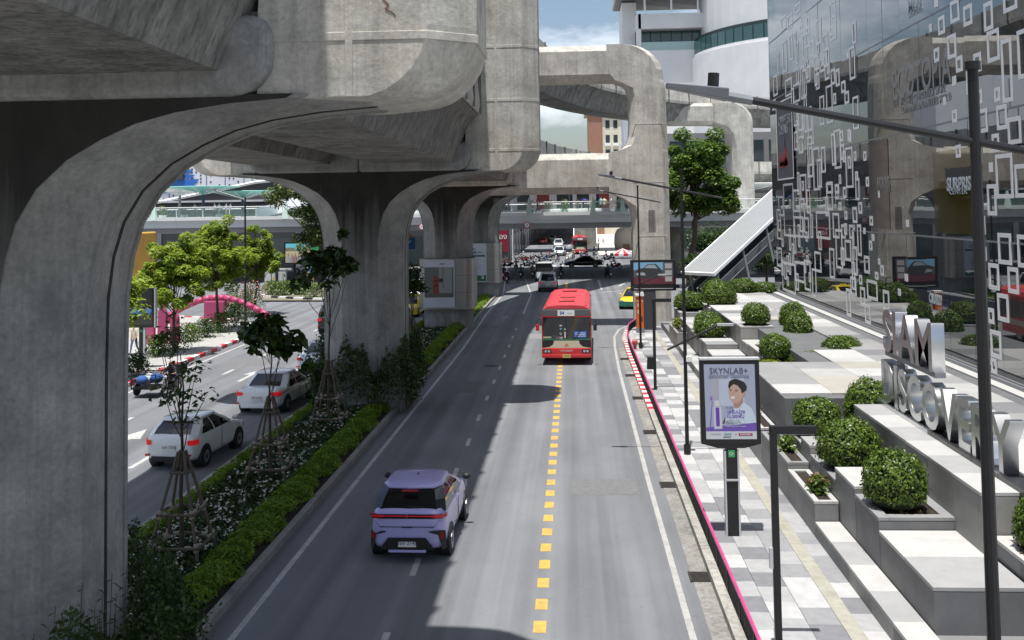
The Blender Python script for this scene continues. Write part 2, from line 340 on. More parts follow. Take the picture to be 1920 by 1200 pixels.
# --- kerbs
kst = MB().box((-.09, -.6, -.03), (.09, .595, .16)).mesh('kerb_stone', mats=[KERB])
kroot = struct(link('median_kerb', None, None)); kroot['kind'] = 'structure'
def kerbrun(parent, pts, me, step):
    d = 0; acc = 0
    for a, b in zip(pts, pts[1:]):
        a, b = Vector(a), Vector(b); L_ = (b-a).length
        n = max(1, round(L_/step)); ang = math.atan2(-(b-a).x, (b-a).y)
        for i in range(n):
            p = a.lerp(b, (i+.5)/n); o = link('kerb_stone', me if not isinstance(me, list) else me[acc % len(me)], parent, (p.x, p.y, random.uniform(-.004, .004)), ang+random.uniform(-.004, .004)); acc += 1
            o.scale = (1, L_/n/step*1.0, 1)
kerbrun(kroot, [(-7.02, 4), (-7.02, 60), (-7.05, 94)], kst, 1.2)
kerbrun(kroot, [(-10.5, 4), (-10.5, 94)], kst, 1.2)
kerbrun(kroot, [(-10.5, 94), (-9.9, 96.4), (-8.8, 97.4), (-7.7, 96.4), (-7.05, 94)], kst, 1.2)
sheet('median_soil', [(-10.41, -4), (-7.11, -4), (-7.11, 94), (-7.8, 96.2), (-9.7, 96.2), (-10.41, 94)], .11, SOIL)
kr1 = MB().box((-.1, -.25, -.03), (.1, .247, .17)).mesh('kerb_stone', mats=[REDP]); kw1 = MB().box((-.1, -.25, -.03), (.1, .247, .17)).mesh('kerb_stone', mats=[WHP])
krt = struct(link('pavement_kerb', None, None))
kerbrun(krt, [(2.83, 39.5), (2.83, 56), (2.9, 60), (3.05, 63), (3.5, 66.2), (4.6, 68.8), (6.5, 70.8)], [kr1, kw1], .5)
kpl = MB().box((-.1, -.5, -.03), (.1, .496, .17)).mesh('kerb_stone', mats=[concrete('old_white_kerb', (.42, .405, .37), (.14, .135, .125), .5)])
kerbrun(krt, [(2.83, 6), (2.83, 39.5)], kpl, 1.)
kr2 = MB().box((-.13, -.45, -.03), (.13, .445, .2)).mesh('kerb_stone', mats=[REDP]); kw2 = MB().box((-.13, -.45, -.03), (.13, .445, .2)).mesh('kerb_stone', mats=[WHP])
klf = struct(link('roadside_kerb', None, None))
kerbrun(klf, [(-20.35, 30), (-20.4, 62), (-20.9, 66.5), (-22.2, 70), (-24.5, 73), (-29, 75.5), (-38, 77)], [kr2, kw2], .9)
# gutter on the right with grates
g = sheet('gutter', [(2.34, -5), (2.73, -5), (2.73, 58), (2.42, 58)], .006, GUTTER)
GR = MB()
for i in range(9): GR.box((-.2, -.28+.062*i, .0), (.2, -.25+.062*i, .03))
GR.box((-.22, -.3, .0), (-.19, .27, .03)).box((.19, -.3, .0), (.22, .27, .03))
grm = GR.mesh('grate_bars', mats=[m_('rusty_iron', (.06, .055, .05), .7, .4, var=.4, scale=15)])
grp = MB().box((-.2, -.29, 0), (.2, .27, .008)).mesh('grate_pit', mats=[m_('pit', (.05, .05, .05), .9)])
for y, lb in ((22.2, 'opposite the largest pale bench block'), (29.4, 'between the advert panel and the camera box lamp'), (36.2, 'just short of the red and white kerb'), (42.6, 'beside the path light with the bin'), (48.3, 'midway along the red and white kerb'), (53.5, 'closest to the fire hydrant')):
    t = thing('drain_grate', 'iron drain grate in the gutter '+lb, 'drain grate', (2.53, y, .007), group='drain grates along the gutter')
    link('grate_bars', grm, t); link('grate_pit', grp, t)
# ================================================================ right pavement with pavers
sheet('sidewalk_bed', [(2.92, -4), (5.6, -4), (5.6, 72), (5.2, 70), (4.0, 67.8), (3.3, 64.8), (3.02, 60), (2.92, 56)], .13, m_('mortar', (.33, .33, .32), .9, var=.15, scale=3))
pavement = struct(link('pavement', None, None))
PVC = [(.415, .414, .412), (.325, .326, .33), (.245, .248, .256), (.18, .183, .195)]
PVM = [mat('paver_%d' % i, c, .72, var=.12, scale=5, bump=.12, bscale=60, dirt=.35, dcol=tuple(q*.7 for q in c)) for i, c in enumerate(PVC)]
def slabmesh(name, w, l, h, m, g=.003, b=.004):
    x, y = w/2-g, l/2-g
    return MB().loft([[(-x, -y, 0), (x, -y, 0), (x, y, 0), (-x, y, 0)], [(-x, -y, h-b), (x, -y, h-b), (x, y, h-b), (-x, y, h-b)], [(-x+b, -y+b, h), (x-b, -y+b, h), (x-b, y-b, h), (-x+b, y-b, h)]]).mesh(name, mats=[m])
PV = [slabmesh('paver', .6, .8, .05, m) for m in PVM]; PVN = [slabmesh('paver', .4, .8, .05, m) for m in PVM]
TAC = slabmesh('tactile_paver', .3, .6, .05, mat('tactile_yellow', (.33, .315, .265), .75, var=.15, scale=5, dirt=.4))
for c, (x, L_) in enumerate(((3.25, PV), (3.85, PV), (4.45, PV), (5.24, PVN))):
    y = 15.5+.4*c*1.3
    while y < 66.3-(0 if x > 3.6 else 4):
        link('paver', L_[random.choices((0, 1, 2, 3), (2.6, 3.4, 3.4, 2.6))[0]], pavement, (x, y, .125+random.uniform(0, .003)), 0); y += .8
y = 14
while y < 64:
    link('tactile_paver', TAC, pavement, (4.9, y, .126)); y += .6
# ================================================================ terraces, planters and plaza
GRA = [mat('granite_%d' % i, c, .6, var=.16, scale=1.7, dirt=.45, dcol=tuple(q*.72 for q in c), bump=.05, bscale=30) for i, c in enumerate(((.135, .137, .142), (.19, .192, .195), (.25, .248, .24)))]
CAP = [mat('stone_cap_%d' % i, c, .65, var=.1, scale=2.3, dirt=.35, dcol=tuple(q*.8 for q in c), bump=.05, bscale=30) for i, c in enumerate(((.41, .408, .40), (.31, .31, .31), (.44, .434, .42), (.24, .242, .247)))]
def seg(mb, x0, x1, y0, y1, z0, z1): return mb.box((x0, y0, z0), (x1, y1, z1))
def block(kind, label, x0, x1, y0, y1, zt, z0=.1, planter=False, capi=None, cat=None, rim=.22):
    t = thing(kind, label, cat or ('planter' if planter else 'bench'), ((x0+x1)/2, (y0+y1)/2, z0))
    cx, cy = (x0+x1)/2, (y0+y1)/2; X0, X1, Y0, Y1 = x0-cx, x1-cx, y0-cy, y1-cy
    n = max(1, round((y1-y0)/1.4)); ch = .07; gi = random.randrange(3)
    for i in range(n):
        a, b = lerp(Y0, Y1, i/n), lerp(Y0, Y1, (i+1)/n)
        seg(MB(), X0+.012, X1-.012, a+.003, b-.003, 0, zt-z0-ch-.012).ob('facing_panel', GRA[random.randrange(3)], t)
    ci = capi if capi is not None else random.randrange(4)
    if not planter:
        seg(MB(), X0+.03, X1-.03, Y0+.03, Y1-.03, zt-z0-ch-.013, zt-z0-ch).ob('shadow_gap', DPLAST, t)
        for i in range(n):
            a, b = lerp(Y0, Y1, i/n), lerp(Y0, Y1, (i+1)/n)
            seg(MB(), X0, X1, a+.002, b-.002, zt-z0-ch, zt-z0).ob('cap_slab', CAP[ci if i % 2 == 0 else (ci+1) % 4], t, bevel=.006)
    else:
        for s in ((X0, X0+rim, Y0, Y1), (X1-rim, X1, Y0, Y1), (X0+rim+.002, X1-rim-.002, Y0, Y0+rim), (X0+rim+.002, X1-rim-.002, Y1-rim, Y1)):
            seg(MB(), *s, zt-z0-ch, zt-z0).ob('rim_slab', CAP[ci], t, bevel=.006)
        seg(MB(), X0+.05, X1-.05, Y0+.05, Y1-.05, zt-z0-ch-.012, zt-z0-.045).ob('soil', SOIL, t)
    return t
struct(MB().box((5.5, 8, .1), (9.3, 66.4, .5)).ob('terrace_base', GRA[1]))
block('stone_step', 'long low grey stone step bench along the tiled pavement by the tall bench block', 5.42, 5.97, 10, 24.25, .55, capi=1)
block('stone_bench', 'largest smooth pale stone bench block beside the low step', 5.98, 7.58, 18.1, 21.18, 1.3, capi=1)
block('stone_planter', 'square grey planter with a round bush behind the largest bench block', 5.98, 7.48, 21.2, 22.9, 1.55, planter=True, capi=3)
block('stone_bench', 'cream stone bench block between two round bush planters', 5.98, 7.43, 22.93, 24.6, 1.7, capi=2)
block('stone_planter', 'long white planter holding a small reddish shrub at the pavement edge', 5.42, 5.97, 24.28, 27.2, 1.0, planter=True, capi=0, rim=.13)
block('stone_planter', 'dark grey narrow planter with a small green shrub behind the white one', 5.42, 5.97, 27.22, 30.9, 1.17, planter=True, capi=3, rim=.13)
block('stone_planter', 'deep planter holding the widest bright green round bush', 5.98, 7.43, 24.63, 27.1, 1.4, planter=True, capi=3)
block('stone_bench', 'small grey stone bench between the two widest round bushes', 5.98, 7.43, 27.13, 28.2, 1.62, capi=1)
block('stone_planter', 'planter with a round bush against the tall plaza block', 5.98, 7.43, 28.23, 29.95, 1.45, planter=True, capi=1)
block('stone_wall', 'long pale stone wall running in front of the steel letters', 7.46, 8.17, 19.8, 28.4, 2.42, capi=0, cat='wall')
block('stone_planter', 'planter with a round bush at the open end of the long stone wall', 7.62, 9.2, 17.4, 19.75, 1.65, planter=True, capi=2)
block('stone_planter', 'planter pocket between the long wall end and the plaza tiles', 7.46, 8.9, 28.45, 30.1, 1.7, planter=True, capi=0)
block('stone_planter', 'narrow planter below the tall plaza block side', 5.42, 5.92, 31, 35.6, 1.25, planter=True, capi=0, rim=.12)
block('stone_planter', 'planter of low yellow green ground cover behind the plaza block', 5.98, 7.42, 36.1, 37.6, 2.1, planter=True, capi=2)
block('stone_planter', 'planter with a round and a flat bush beyond the plaza block', 7.46, 8.92, 37.65, 45.2, 1.85, planter=True, capi=0)
block('stone_planter', 'planter with a wide low bush beside the plaza floor', 8.96, 10.42, 39.05, 44.6, 1.95, planter=True, capi=2)
block('stone_planter', 'grey planter with a round bush standing before a taller planter', 9.0, 10.42, 44.65, 46.7, 2.02, planter=True, capi=3)
block('stone_planter', 'grey planter with a slender bush behind the round bush planter', 8.96, 10.42, 46.75, 49.45, 2.2, planter=True, capi=1)
block('stone_planter', 'raised planter with a round bush at the front of the far plaza strip', 7.43, 8.93, 46.95, 48.4, 2.38, planter=True, capi=1)
block('stone_bench', 'white stone bench next to the raised far planter', 7.47, 8.9, 45.25, 46.9, 1.8, capi=0)
block('stone_bench', 'dark grey topped stone bench below the far planter', 6.0, 7.43, 47.7, 49.9, 1.5, capi=3)
block('stone_bench', 'white topped stone bench in front of the dark topped one', 6.0, 7.43, 45.7, 47.6, 1.28, capi=0)
block('stone_bench', 'long stone bench hidden behind the standing advert panel', 6.0, 7.43, 37.65, 45.6, 1.05, capi=0)
block('stone_planter', 'planter with two round bushes behind the dark topped bench', 6.0, 7.4, 50, 54, 1.42, planter=True, capi=3)
block('stone_bench', 'pale stone bench behind the twin bush planter', 6.0, 7.4, 54.05, 59.5, 1.5, capi=0)
block('stone_planter', 'far planter with a round bush near the concrete portal leg', 6.0, 7.4, 59.55, 62.8, 1.75, planter=True, capi=1)
block('stone_step', 'low white stone step beyond the standing advert panel', 5.42, 5.97, 35.7, 54.6, .55, capi=0)
block('stone_planter', 'narrow dark planter at the far end of the tiled pavement', 5.42, 5.97, 55.4, 59.9, 1.1, planter=True, capi=3, rim=.13)
block('stone_planter', 'planter with two tall round bushes at the far plaza end', 7.43, 8.93, 57.1, 63, 2.2, planter=True, capi=2)
# plaza floor
plz = struct(MB().box((8.2, 8, .1), (13.2, 66.6, 2.29)).box((5.96, 30, .1), (8.19, 36.05, 2.288)).box((7.46, 48.4, .1), (8.19, 57.05, 2.288)).ob('plaza', GRA[0]))
TC = [(.445, .442, .434), (.37, .368, .362), (.265, .265, .266), (.18, .182, .19), (.365, .345, .308)]
TM = [slabmesh('plaza_tile', 1.5, 1.5, .06, mat('plaza_tile_%d' % i, c, .6, var=.1, scale=1.6, dirt=.55, dcol=tuple(q*.72 for q in c)), g=.004, b=.004) for i, c in enumerate(TC)]
for i in range(5):
    for j in range(35):
        x, y = 6.68+1.5*i, 13.25+1.5*j+1.5
        if i == 0 and not 30 < y < 36: continue
        if i == 1 and not (30.3 < y < 37 or 48.5 < y < 57): continue
        if i == 2 and 38.9 < y < 49.4: continue
        if i == 1 and y < 31: y += .06
        if i == 4 and x+.75 > 13.2: continue
        k = random.choices((0, 1, 2, 3, 4), (4.2, 2, 2.2, 1.5, .5))[0]
        if (i, 30 < y < 34) == (1, True): k = 4
        if i == 0: k = 0 if y < 31.6 else 2
        o = link('plaza_tile', TM[k], plz, (x, y, 2.29))
BD = slabmesh('plaza_tile', .36, 3., .058, mat('plaza_border', (.43, .426, .415), .6, var=.06, scale=2), g=.003, b=.003)
for j in range(16): link('plaza_tile', BD, plz, (12.62, 19.5+3*j, 2.291))
struct(MB().box((-400, 300, -.02), (-399, 301, -.01)).ob('far_ground_patch', PAVE_D)) if False else None
# left sidewalk
sheet('left_sidewalk', [(-20.5, -6), (-20.5, 62), (-21.1, 66.6), (-22.5, 70.3), (-24.8, 73.2), (-29, 75.8), (-38, 77.4), (-90, 78), (-90, -6)], .14, mat('left_paving', (.36, .355, .34), .85, var=.12, scale=1.2, dirt=.25))
sheet('far_sidewalk', [(4.3, 168), (60, 150.5), (60, 400), (4.3, 400)], .12, mat('far_paving', (.52, .5, .46), .85, var=.1, scale=1))
# low fence with pink rail
fz = thing('roadside_fence', 'low black roadside fence with a pink top rail along the tiled pavement', 'fence', (2.95, 30, .1))
FP = [(2.96, 6), (2.96, 18), (2.96, 30), (2.96, 42), (2.96, 55), (3.0, 58.5), (3.12, 61.5), (3.35, 64.3), (3.9, 66.8), (4.9, 68.6), (6.2, 69.8)]
FPL = [Vector((x-2.95, y-30, 0)) for x, y in FP]
PINK = mat('pink_rail_paint', (.50, .07, .21), .5, var=.15, scale=6)
mb = MB()
for a, b in zip(FPL, FPL[1:]):
    n = max(1, round((b-a).length/1.6))
    for i in range(n):
        p = a.lerp(b, i/n); q = a.lerp(b, (i+1)/n)
        MB().box((p.x-.025, p.y-.025, 0), (p.x+.025, p.y+.025, .5)).ob('post', BLACKM, fz)
        m2 = MB(); nn = 11
        for k in range(nn):
            c = p.lerp(q, (k+.5)/nn); m2.box((c.x-.012, c.y-.012, .06), (c.x+.012, c.y+.012, .47))
        d = (q-p).normalized(); nrm = Vector((-d.y, d.x, 0))*.015
        for z in (.06, .44): m2.add([p-nrm+Vector((0, 0, z)), p+nrm+Vector((0, 0, z)), q+nrm+Vector((0, 0, z)), q-nrm+Vector((0, 0, z)), p-nrm+Vector((0, 0, z+.03)), p+nrm+Vector((0, 0, z+.03)), q+nrm+Vector((0, 0, z+.03)), q-nrm+Vector((0, 0, z+.03))], [(0, 3, 2, 1), (4, 5, 6, 7), (0, 1, 5, 4), (1, 2, 6, 5), (2, 3, 7, 6), (3, 0, 4, 7)])
        m2.ob('railing_panel', BLACKM, fz)
    MB().cyl(a+Vector((0, 0, .52)), b+Vector((0, 0, .52)), .035, n=6).ob('top_rail', PINK, fz)
# ================================================================ elevated railway
PW = [(0, 1.55), (5.6, 1.55), (6.6, 1.57), (7.2, 1.65), (7.7, 1.80), (8.15, 2.08), (8.53, 2.5), (8.8, 2.98), (9.0, 3.45), (9.14, 4.0), (9.24, 4.7), (9.3, 5.5), (9.36, 5.6)]
def pier_mesh(ch=.85, d=1.35, zb=-.3):
    mb = MB(); rings = []
    for z, w in [(zb, 1.55)]+PW[1:]:
        a = w-ch; e = d-ch*.8
        rings.append([(-a, -d, z), (a, -d, z), (w, -e, z), (w, e, z), (a, d, z), (-a, d, z), (-w, e, z), (-w, -e, z)])
    return mb.loft(rings)
def column_parts(t, ox=0):
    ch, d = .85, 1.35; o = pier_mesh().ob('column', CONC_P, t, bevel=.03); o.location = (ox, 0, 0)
    for s in (-1, 1):   # spandrel sheet darkened to paint shade between the two flares, front and back
        mb = MB(); pts = [(z, w-ch) for z, w in PW if z > 6.4]; L_ = [(-a*.985, s*(d+.012), z) for z, a in pts]; R_ = [(a*.985, s*(d+.012), z) for z, a in pts]; k = len(pts)
        mb.add(L_+R_, [(i, k+i, k+i+1, i+1) if s < 0 else (i+1, k+i+1, k+i, i) for i in range(k-1)])
        
        mb.add([(-.69, s*(d+.012), 1.), (.69, s*(d+.012), 1.), R_[0], L_[0]], [(0, 1, 2, 3) if s < 0 else (3, 2, 1, 0)])
        mb.ob('spandrel_face', SHADEP, t).location = (ox, 0, 0)
    for s in (1, -1):   # near-black strip in place of the groove, with a raised fillet on each edge
        for yy, hw, m, off in ((0, .035, CONC_BLK, .012), (-.62, .05, CONC_P, .03), (.62, .05, CONC_P, .03)):
            mb = MB(); rings = []
            for z, w in PW: rings.append([(s*(w+off), yy-hw, z-off), (s*(w+off), yy+hw, z-off), (s*(w-.05), yy+hw, z+.02), (s*(w-.05), yy-hw, z+.02)])
            mb.loft(rings).ob('groove_strip', m, t).location = (ox, 0, 0)
def chamf(w, h, c):   # chamfered rectangle (half sizes)
    return [(-w+c, -h), (w-c, -h), (w, -h+c), (w, h-c), (w-c, h), (-w+c, h), (-w, h-c), (-w, -h+c)]
def bent(label, Y, X=-8.3, zt=18.5, ltop=12.3):
    t = thing('viaduct_pier', label, 'pier', (X, Y, 0))
    column_parts(t)
    # vertical grooves of the front and side
    for k in range(5): MB().box((-.2+.085*k, -1.375, 0), (-.165+.085*k, -1.34, 8.4)).ob('groove_rib', SHADEP, t)
    # cross head with rounded ends
    for s in (1, -1):
        pts = []
        for z, yy in ((9.32, 0),):
            pass
        mb = MB(); rings = []
        x_in, x_out, r = 0, 4.4, .55
        prof = [(x_out-r+r*math.sin(q), 9.33+r-r*math.cos(q)) for q in [PI/2*i/6 for i in range(7)]]+[(x_out, 10.2), (x_out-.18, 10.4)]
        poly = [(0, 9.33)]+prof+[(0, 10.4)]
        poly = [(s*x, z) for x, z in poly]
        mb.prism(poly, 'y', -1.5, 1.5).ob('cross_head', CONC_P, t, bevel=.38, seg=4)
        # outrigger column with rounded lower corner
        top = zt if s > 0 else ltop; r2 = .95; rings = []
        def ringz(z, xo, xi):  # chamfered section in plan
            d, c = 1.25, .62
            q = [(xi, -d), (xo-c, -d), (xo, -d+c*.8), (xo, d-c*.8), (xo-c, d), (xi, d)]
            return [(s*x, y, z) for x, y in q]
        for i in range(8):
            q = PI/2*i/7; rings.append(ringz(9.3+r2-r2*math.cos(q), 7.05-r2+r2*math.sin(q), 4.15))
        rings.append(ringz(12, 7.05, 4.25)); rings.append(ringz(min(top, 15), 7.05, 4.62 if s > 0 else 4.4))
        if top > 15:
            rings.append(ringz(16.0, 7.05, 4.7))
            for i in range(6):
                q = PI/2*i/5; rings.append(ringz(top-1.6+1.6*math.sin(q), 7.05-1.6+1.6*math.cos(q), 4.7-.01))
        mb = MB().loft(rings); mb.ob('outrigger_column', CONC, t, bevel=.02)
        # raised formwork bands on the outrigger
        for z in (10.05, 12.0, 14.1):
            if z < top-1: MB().prism([(s*4.3, -1.262), (s*6.42, -1.262), (s*7.062, -.76), (s*7.062, .76), (s*6.3, 1.262), (s*4.3, 1.262)] if s > 0 else [(s*6.42, -1.262), (s*4.3, -1.262), (s*4.3, 1.262), (s*6.3, 1.262), (s*7.062, .76), (s*7.062, -.76)], 'z', z, z+.12).ob('formwork_band', CONC, t, bevel=.01)
        if s > 0:
            MB().box((5.34, -1.264, 9.31), (5.44, -1.24, zt-2)).ob('formwork_joint', CONC, t, bevel=.008)
            mk = [(5.95, 10.72), (5.99, 10.64), (5.94, 10.6), (6.03, 10.52), (5.98, 10.46), (6.07, 10.42), (6.12, 10.37)]
            if Y < 20: MB().tube([(x-.1, -1.256, z) for x, z in mk], .006, 4).ob('painted_mark', m_('brick_red_paint', (.25, .06, .04), .8), t)
    # low beam between outriggers under the deck and the upper beam
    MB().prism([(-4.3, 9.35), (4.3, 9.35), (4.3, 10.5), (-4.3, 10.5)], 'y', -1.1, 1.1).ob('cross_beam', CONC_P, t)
    if zt > 15:
        MB().prism([(u, v+zt-1.2) for u, v in chamf(1.2, 1.2, .35)], 'x', -5, 4.72).ob('upper_beam', CONC, t)
        MB().prism([(u, v) for u, v in chamf(1.2, .9, .3)], 'z', 10.4, zt-2.4).ob('upper_column', CONC, t).location = (-4, 0, 0)
    return t
bent('stained concrete viaduct pier with flared arch rising from the flowering median shrubs', 14.55)
bent('concrete viaduct pier with bamboo fenced shrubs at its foot', 41.0)
# portal bent across the road
def portal(label, Y):
    t = thing('portal_frame', label, 'portal frame', (0, Y, 0)); d = 1.15
    column_parts(t, -8.3)
    for k in range(5): MB().box((-.2+.085*k-8.3, -1.375, 0), (-.165+.085*k-8.3, -1.34, 8.4)).ob('groove_rib', SHADEP, t)
    o = MB().prism([(0, 9.33), (4.0, 9.33), (4.4, 9.6), (4.4, 10.4), (-4.4, 10.4), (-4.4, 9.6), (-4, 9.33)], 'y', -1.5, 1.5).ob('cross_head', CONC, t, bevel=.12); o.location = (-8.3, 0, 0)
    # right leg
    def ring(z, x0, x1, dd=d, c=.4):
        k = .01 if (8.3 < z < 11.6 or z > 15.9) else c
        return [(x0+k, -dd, z), (x1-c, -dd, z), (x1, -dd+c, z), (x1, dd-c, z), (x1-c, dd, z), (x0+k, dd, z), (x0, dd-k, z), (x0, -dd+k, z)]
    rg = [ring(-.2, 3.9, 6.3), ring(7.2, 3.9, 6.3), ring(7.9, 3.7, 6.3), ring(8.4, 3.3, 6.3), ring(8.72, 2.6, 6.3), ring(8.73, 2.4, 6.3), ring(11.35, 2.4, 6.3)]
    rg += [ring(11.4, 2.5, 6.3), ring(11.55, 3.2, 6.28), ring(11.85, 3.55, 6.28), ring(12.4, 3.75, 6.26), ring(13.2, 3.82, 6.25), ring(15.0, 3.8, 6.22), ring(15.6, 3.68, 6.2), ring(15.95, 3.4, 6.15), ring(16.12, 2.9, 6.1)]
    for i in range(1, 8):
        q = PI/2*i/7; rg.append(ring(16.3+2.2*math.sin(q), 2.4, 6.1-2.4+2.4*math.cos(q)))
    MB().loft(rg).ob('leg', CONC, t, bevel=.02)
    for z0, z1, nm in ((8.73, 11.38, 'lower_beam'), (16.1, 18.5, 'upper_beam')):
        zc, hh = (z0+z1)/2, (z1-z0)/2; MB().prism([(u, v+zc) for u, v in chamf(d-.004, hh, .42)], 'x', -9, 2.42 if nm[0] == 'l' else 2.9).ob(nm, CONC, t, bevel=.02)
    MB().prism([(u, v) for u, v in chamf(1.2, .9, .3)], 'z', 10.4, 17).ob('upper_column', CONC, t).location = (-12.6, 0, 0)
    for z in (3.1, 5.9, 9.4, 13.2): MB().box((3.885, -d-.012, z), (6.1, -d+.05, z+.05)).ob('formwork_band', CONC, t)
    MB().box((4.9, -d-.012, 6.2), (5.35, -d+.05, 7.6)).ob('relief_panel', CONC_D, t)
    return t
portal('concrete portal frame spanning the road with one leg in the tiled pavement', 68.2)
bent('dark concrete viaduct pier wrapped by the green and white light box', 93, zt=12.3)
# ---- girders along a path
def girder(label, path, zs, w=1.5, over=2.35, hgt=2.35, name='viaduct_girder', wall=1.05):
    """path: (x,y) centre points; box girder with flared webs and parapets"""
    t = thing(name, label, 'viaduct deck', (path[0][0], path[0][1], zs)); o = Vector((path[0][0], path[0][1], zs))
    pts = [Vector((x, y, 0)) for x, y in path]
    sec = [(-w, 0), (w, 0), (w+.22, .55), (w+.42, 1.1), (w+.62, 1.55), (w+.95, 1.85), (over, 2.05), (over, hgt), (-over, hgt), (-over, 2.05), (-w-.95, 1.85), (-w-.62, 1.55), (-w-.42, 1.1), (-w-.22, .55)]
    def sweep(sec, mb):
        rings = []
        for i, p in enumerate(pts):
            a = pts[max(0, i-1)]; b = pts[min(len(pts)-1, i+1)]; dd = (b-a).normalized(); n = Vector((dd.y, -dd.x, 0))
            zz = zs if not callable(zs) else zs(i)
            rings.append([p+n*u+Vector((0, 0, v)) - Vector((o.x, o.y, 0)) for u, v in sec])
        mb.loft(rings); return mb
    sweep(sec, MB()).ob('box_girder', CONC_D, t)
    for s in (1, -1):
        pr = [(s*over-.02*s, 1.95), (s*(over+.16), 1.9), (s*(over+.22), 2.2), (s*(over+.12), hgt+wall), (s*(over-.06), hgt+wall), (s*(over-.02), hgt)]
        if s < 0: pr = pr[::-1]
        sweep(pr, MB()).ob('parapet', CONC, t)
        # ribs on the parapet
        acc = 0
        for a, b in zip(pts, pts[1:]):
            L_ = (b-a).length; k = max(1, int(L_/2.6)); dd = (b-a).normalized(); n = Vector((dd.y, -dd.x, 0)); ang = math.atan2(-dd.x, dd.y)
            for i in range(k):
                c = a.lerp(b, (i+.5)/k)+n*(s*(over+.21))-Vector((o.x, o.y, 0))
                MB().box((c.x-.05, c.y-.06, 1.9), (c.x+.05, c.y+.06, hgt+wall+.05), rz=ang).ob('parapet_rib', CONC_D, t)
    return t
for nm, x in (('right', -6.1), ('left', -10.95)):
    dsc = 'road side' if x > -8 else 'cab rank side'
    for z, lv in ((9.66, 'lower'), (17.0, 'upper')):
        y = -14
        pth = [(x, y), (x, 0), (x, 15), (x, 41), (x, 60)]
        girder('%s level concrete box girder nearest the %s of the median' % (lv, 'pavement' if x > -8 else 'tree lined'), pth, z, w=1.52, over=2.36)
def spl(P, n=4):
    out = []
    for i in range(len(P)-1):
        p0, p1, p2, p3 = (Vector(P[max(0, min(len(P)-1, j))]) for j in (i-1, i, i+1, i+2))
        for k in range(n):
            t = k/n; out.append(tuple(.5*((2*p1)+(p2-p0)*t+(2*p0-5*p1+4*p2-p3)*t*t+(3*p1-p0-3*p2+p3)*t**3)))
    out.append(tuple(P[-1])); return out
RP = spl([(-6.1, 60.0), (-5.2, 75), (-2.6, 91), (3.2, 107), (13, 120.5), (27, 130), (48, 136), (75, 138)])
LP = spl([(-10.95, 60.0), (-10.5, 80), (-8.6, 100), (-3.5, 118), (6, 134), (20, 147), (42, 156), (75, 160)])
for z, lv in ((9.66, 'lower'), (17.0, 'upper')):
    girder('%s level viaduct curving right in front of the white arts building' % lv, RP, z if z < 12 else z+.5)
    if lv == 'lower': girder('%s level viaduct curving right behind the first curving line' % lv, LP, z)
# rounded far bent beside the tree
def hook(label, loc, rz, top):
    t = thing('portal_frame', label, 'portal frame', loc, rz); d = 1.4
    def ring(z, x0, x1, c=.45): return [(x0+c, -d, z), (x1-c, -d, z), (x1, -d+c, z), (x1, d-c, z), (x1-c, d, z), (x0+c, d, z), (x0, d-c, z), (x0, -d+c, z)]
    rg = [ring(-.2, 1.2, 3.8), ring(top-5.2, 1.2, 3.8), ring(top-3.6, .9, 3.8), ring(top-2.75, .2, 3.8), ring(top-2.5, -.6, 3.8)]
    for i in range(0, 8):
        q = PI/2*i/7; rg.append(ring(top-2.2+2.2*math.sin(q), -1.2, 3.8-2.4+2.4*math.cos(q)))
    MB().loft(rg).ob('leg', CONC, t, bevel=.02)
    MB().prism([(u, v+top-1.25) for u, v in chamf(d, 1.24, .4)], 'x', -7, -1.1).ob('upper_beam', CONC, t)
    return t
hook('rounded concrete portal leg standing behind the street tree', (17.0, 119.5, 0), R(12), 19.6)
# ================================================================ glass shopping centre
FX = 12.9
fac = thing('glass_building', 'dark reflective glass shop front covered in white square outlines', 'building', (FX, 42, 2.35))
GL = mat('facade_glass', (.012, .018, .022), .012, spec=1.0, ior=2.25, var=.25, scale=.15)
O = Vector((FX, 42, 2.35))
ZJ = [2.37, 6.58, 10.55, 14.5, 18.26, 22.0, 25.7]
pw = 2.18; NP = 23
pm_ = {}
for r in range(6):
    h = ZJ[r+1]-ZJ[r]
    me = MB().box((0, -pw/2+.006, .008), (.03, pw/2-.006, h-.008)).mesh('glass_pane', mats=[GL])
    for c in range(NP):
        o = link('glass_pane', me, fac, (random.uniform(0, .002), 24.9-pw*(c+.5), ZJ[r]-2.35), 0)
        o.rotation_euler = (0, random.uniform(-.0022, .0022), random.uniform(-.0028, .0028))
dk = mat('facade_core', (.01, .011, .012), .7)
MB().box((.05, -26, 0), (.2, 24.88, 23.4)).ob('core_wall', dk, fac)
MB().box((.0, 24.92, 0), (14, 25.2, 23.4)).ob('return_wall', GL, fac)
for z in ZJ[1:-1]: MB().box((-.012, -25.2, z-2.35-.03), (.02, 24.9, z-2.35+.03)).ob('floor_joint', GREYM, fac)
MB().box((-.1, -25.2, -.03), (.0, 24.9, .1)).ob('base_rail', GREYM, fac)
WSQ = mat('white_frit', (.74, .75, .76), .35, spec=.4)
def ring_m(w, h, b):
    mb = MB(); w2, h2 = w/2, h/2
    if b*2 >= min(w, h)*.86: return mb.box((0, -w2, -h2), (.012, w2, h2))
    return mb.box((0, -w2, -h2), (.012, w2, -h2+b)).box((0, -w2, h2-b), (.012, w2, h2)).box((0, -w2, -h2+b), (.012, -w2+b, h2-b)).box((0, w2-b, -h2+b), (.012, w2, h2-b))
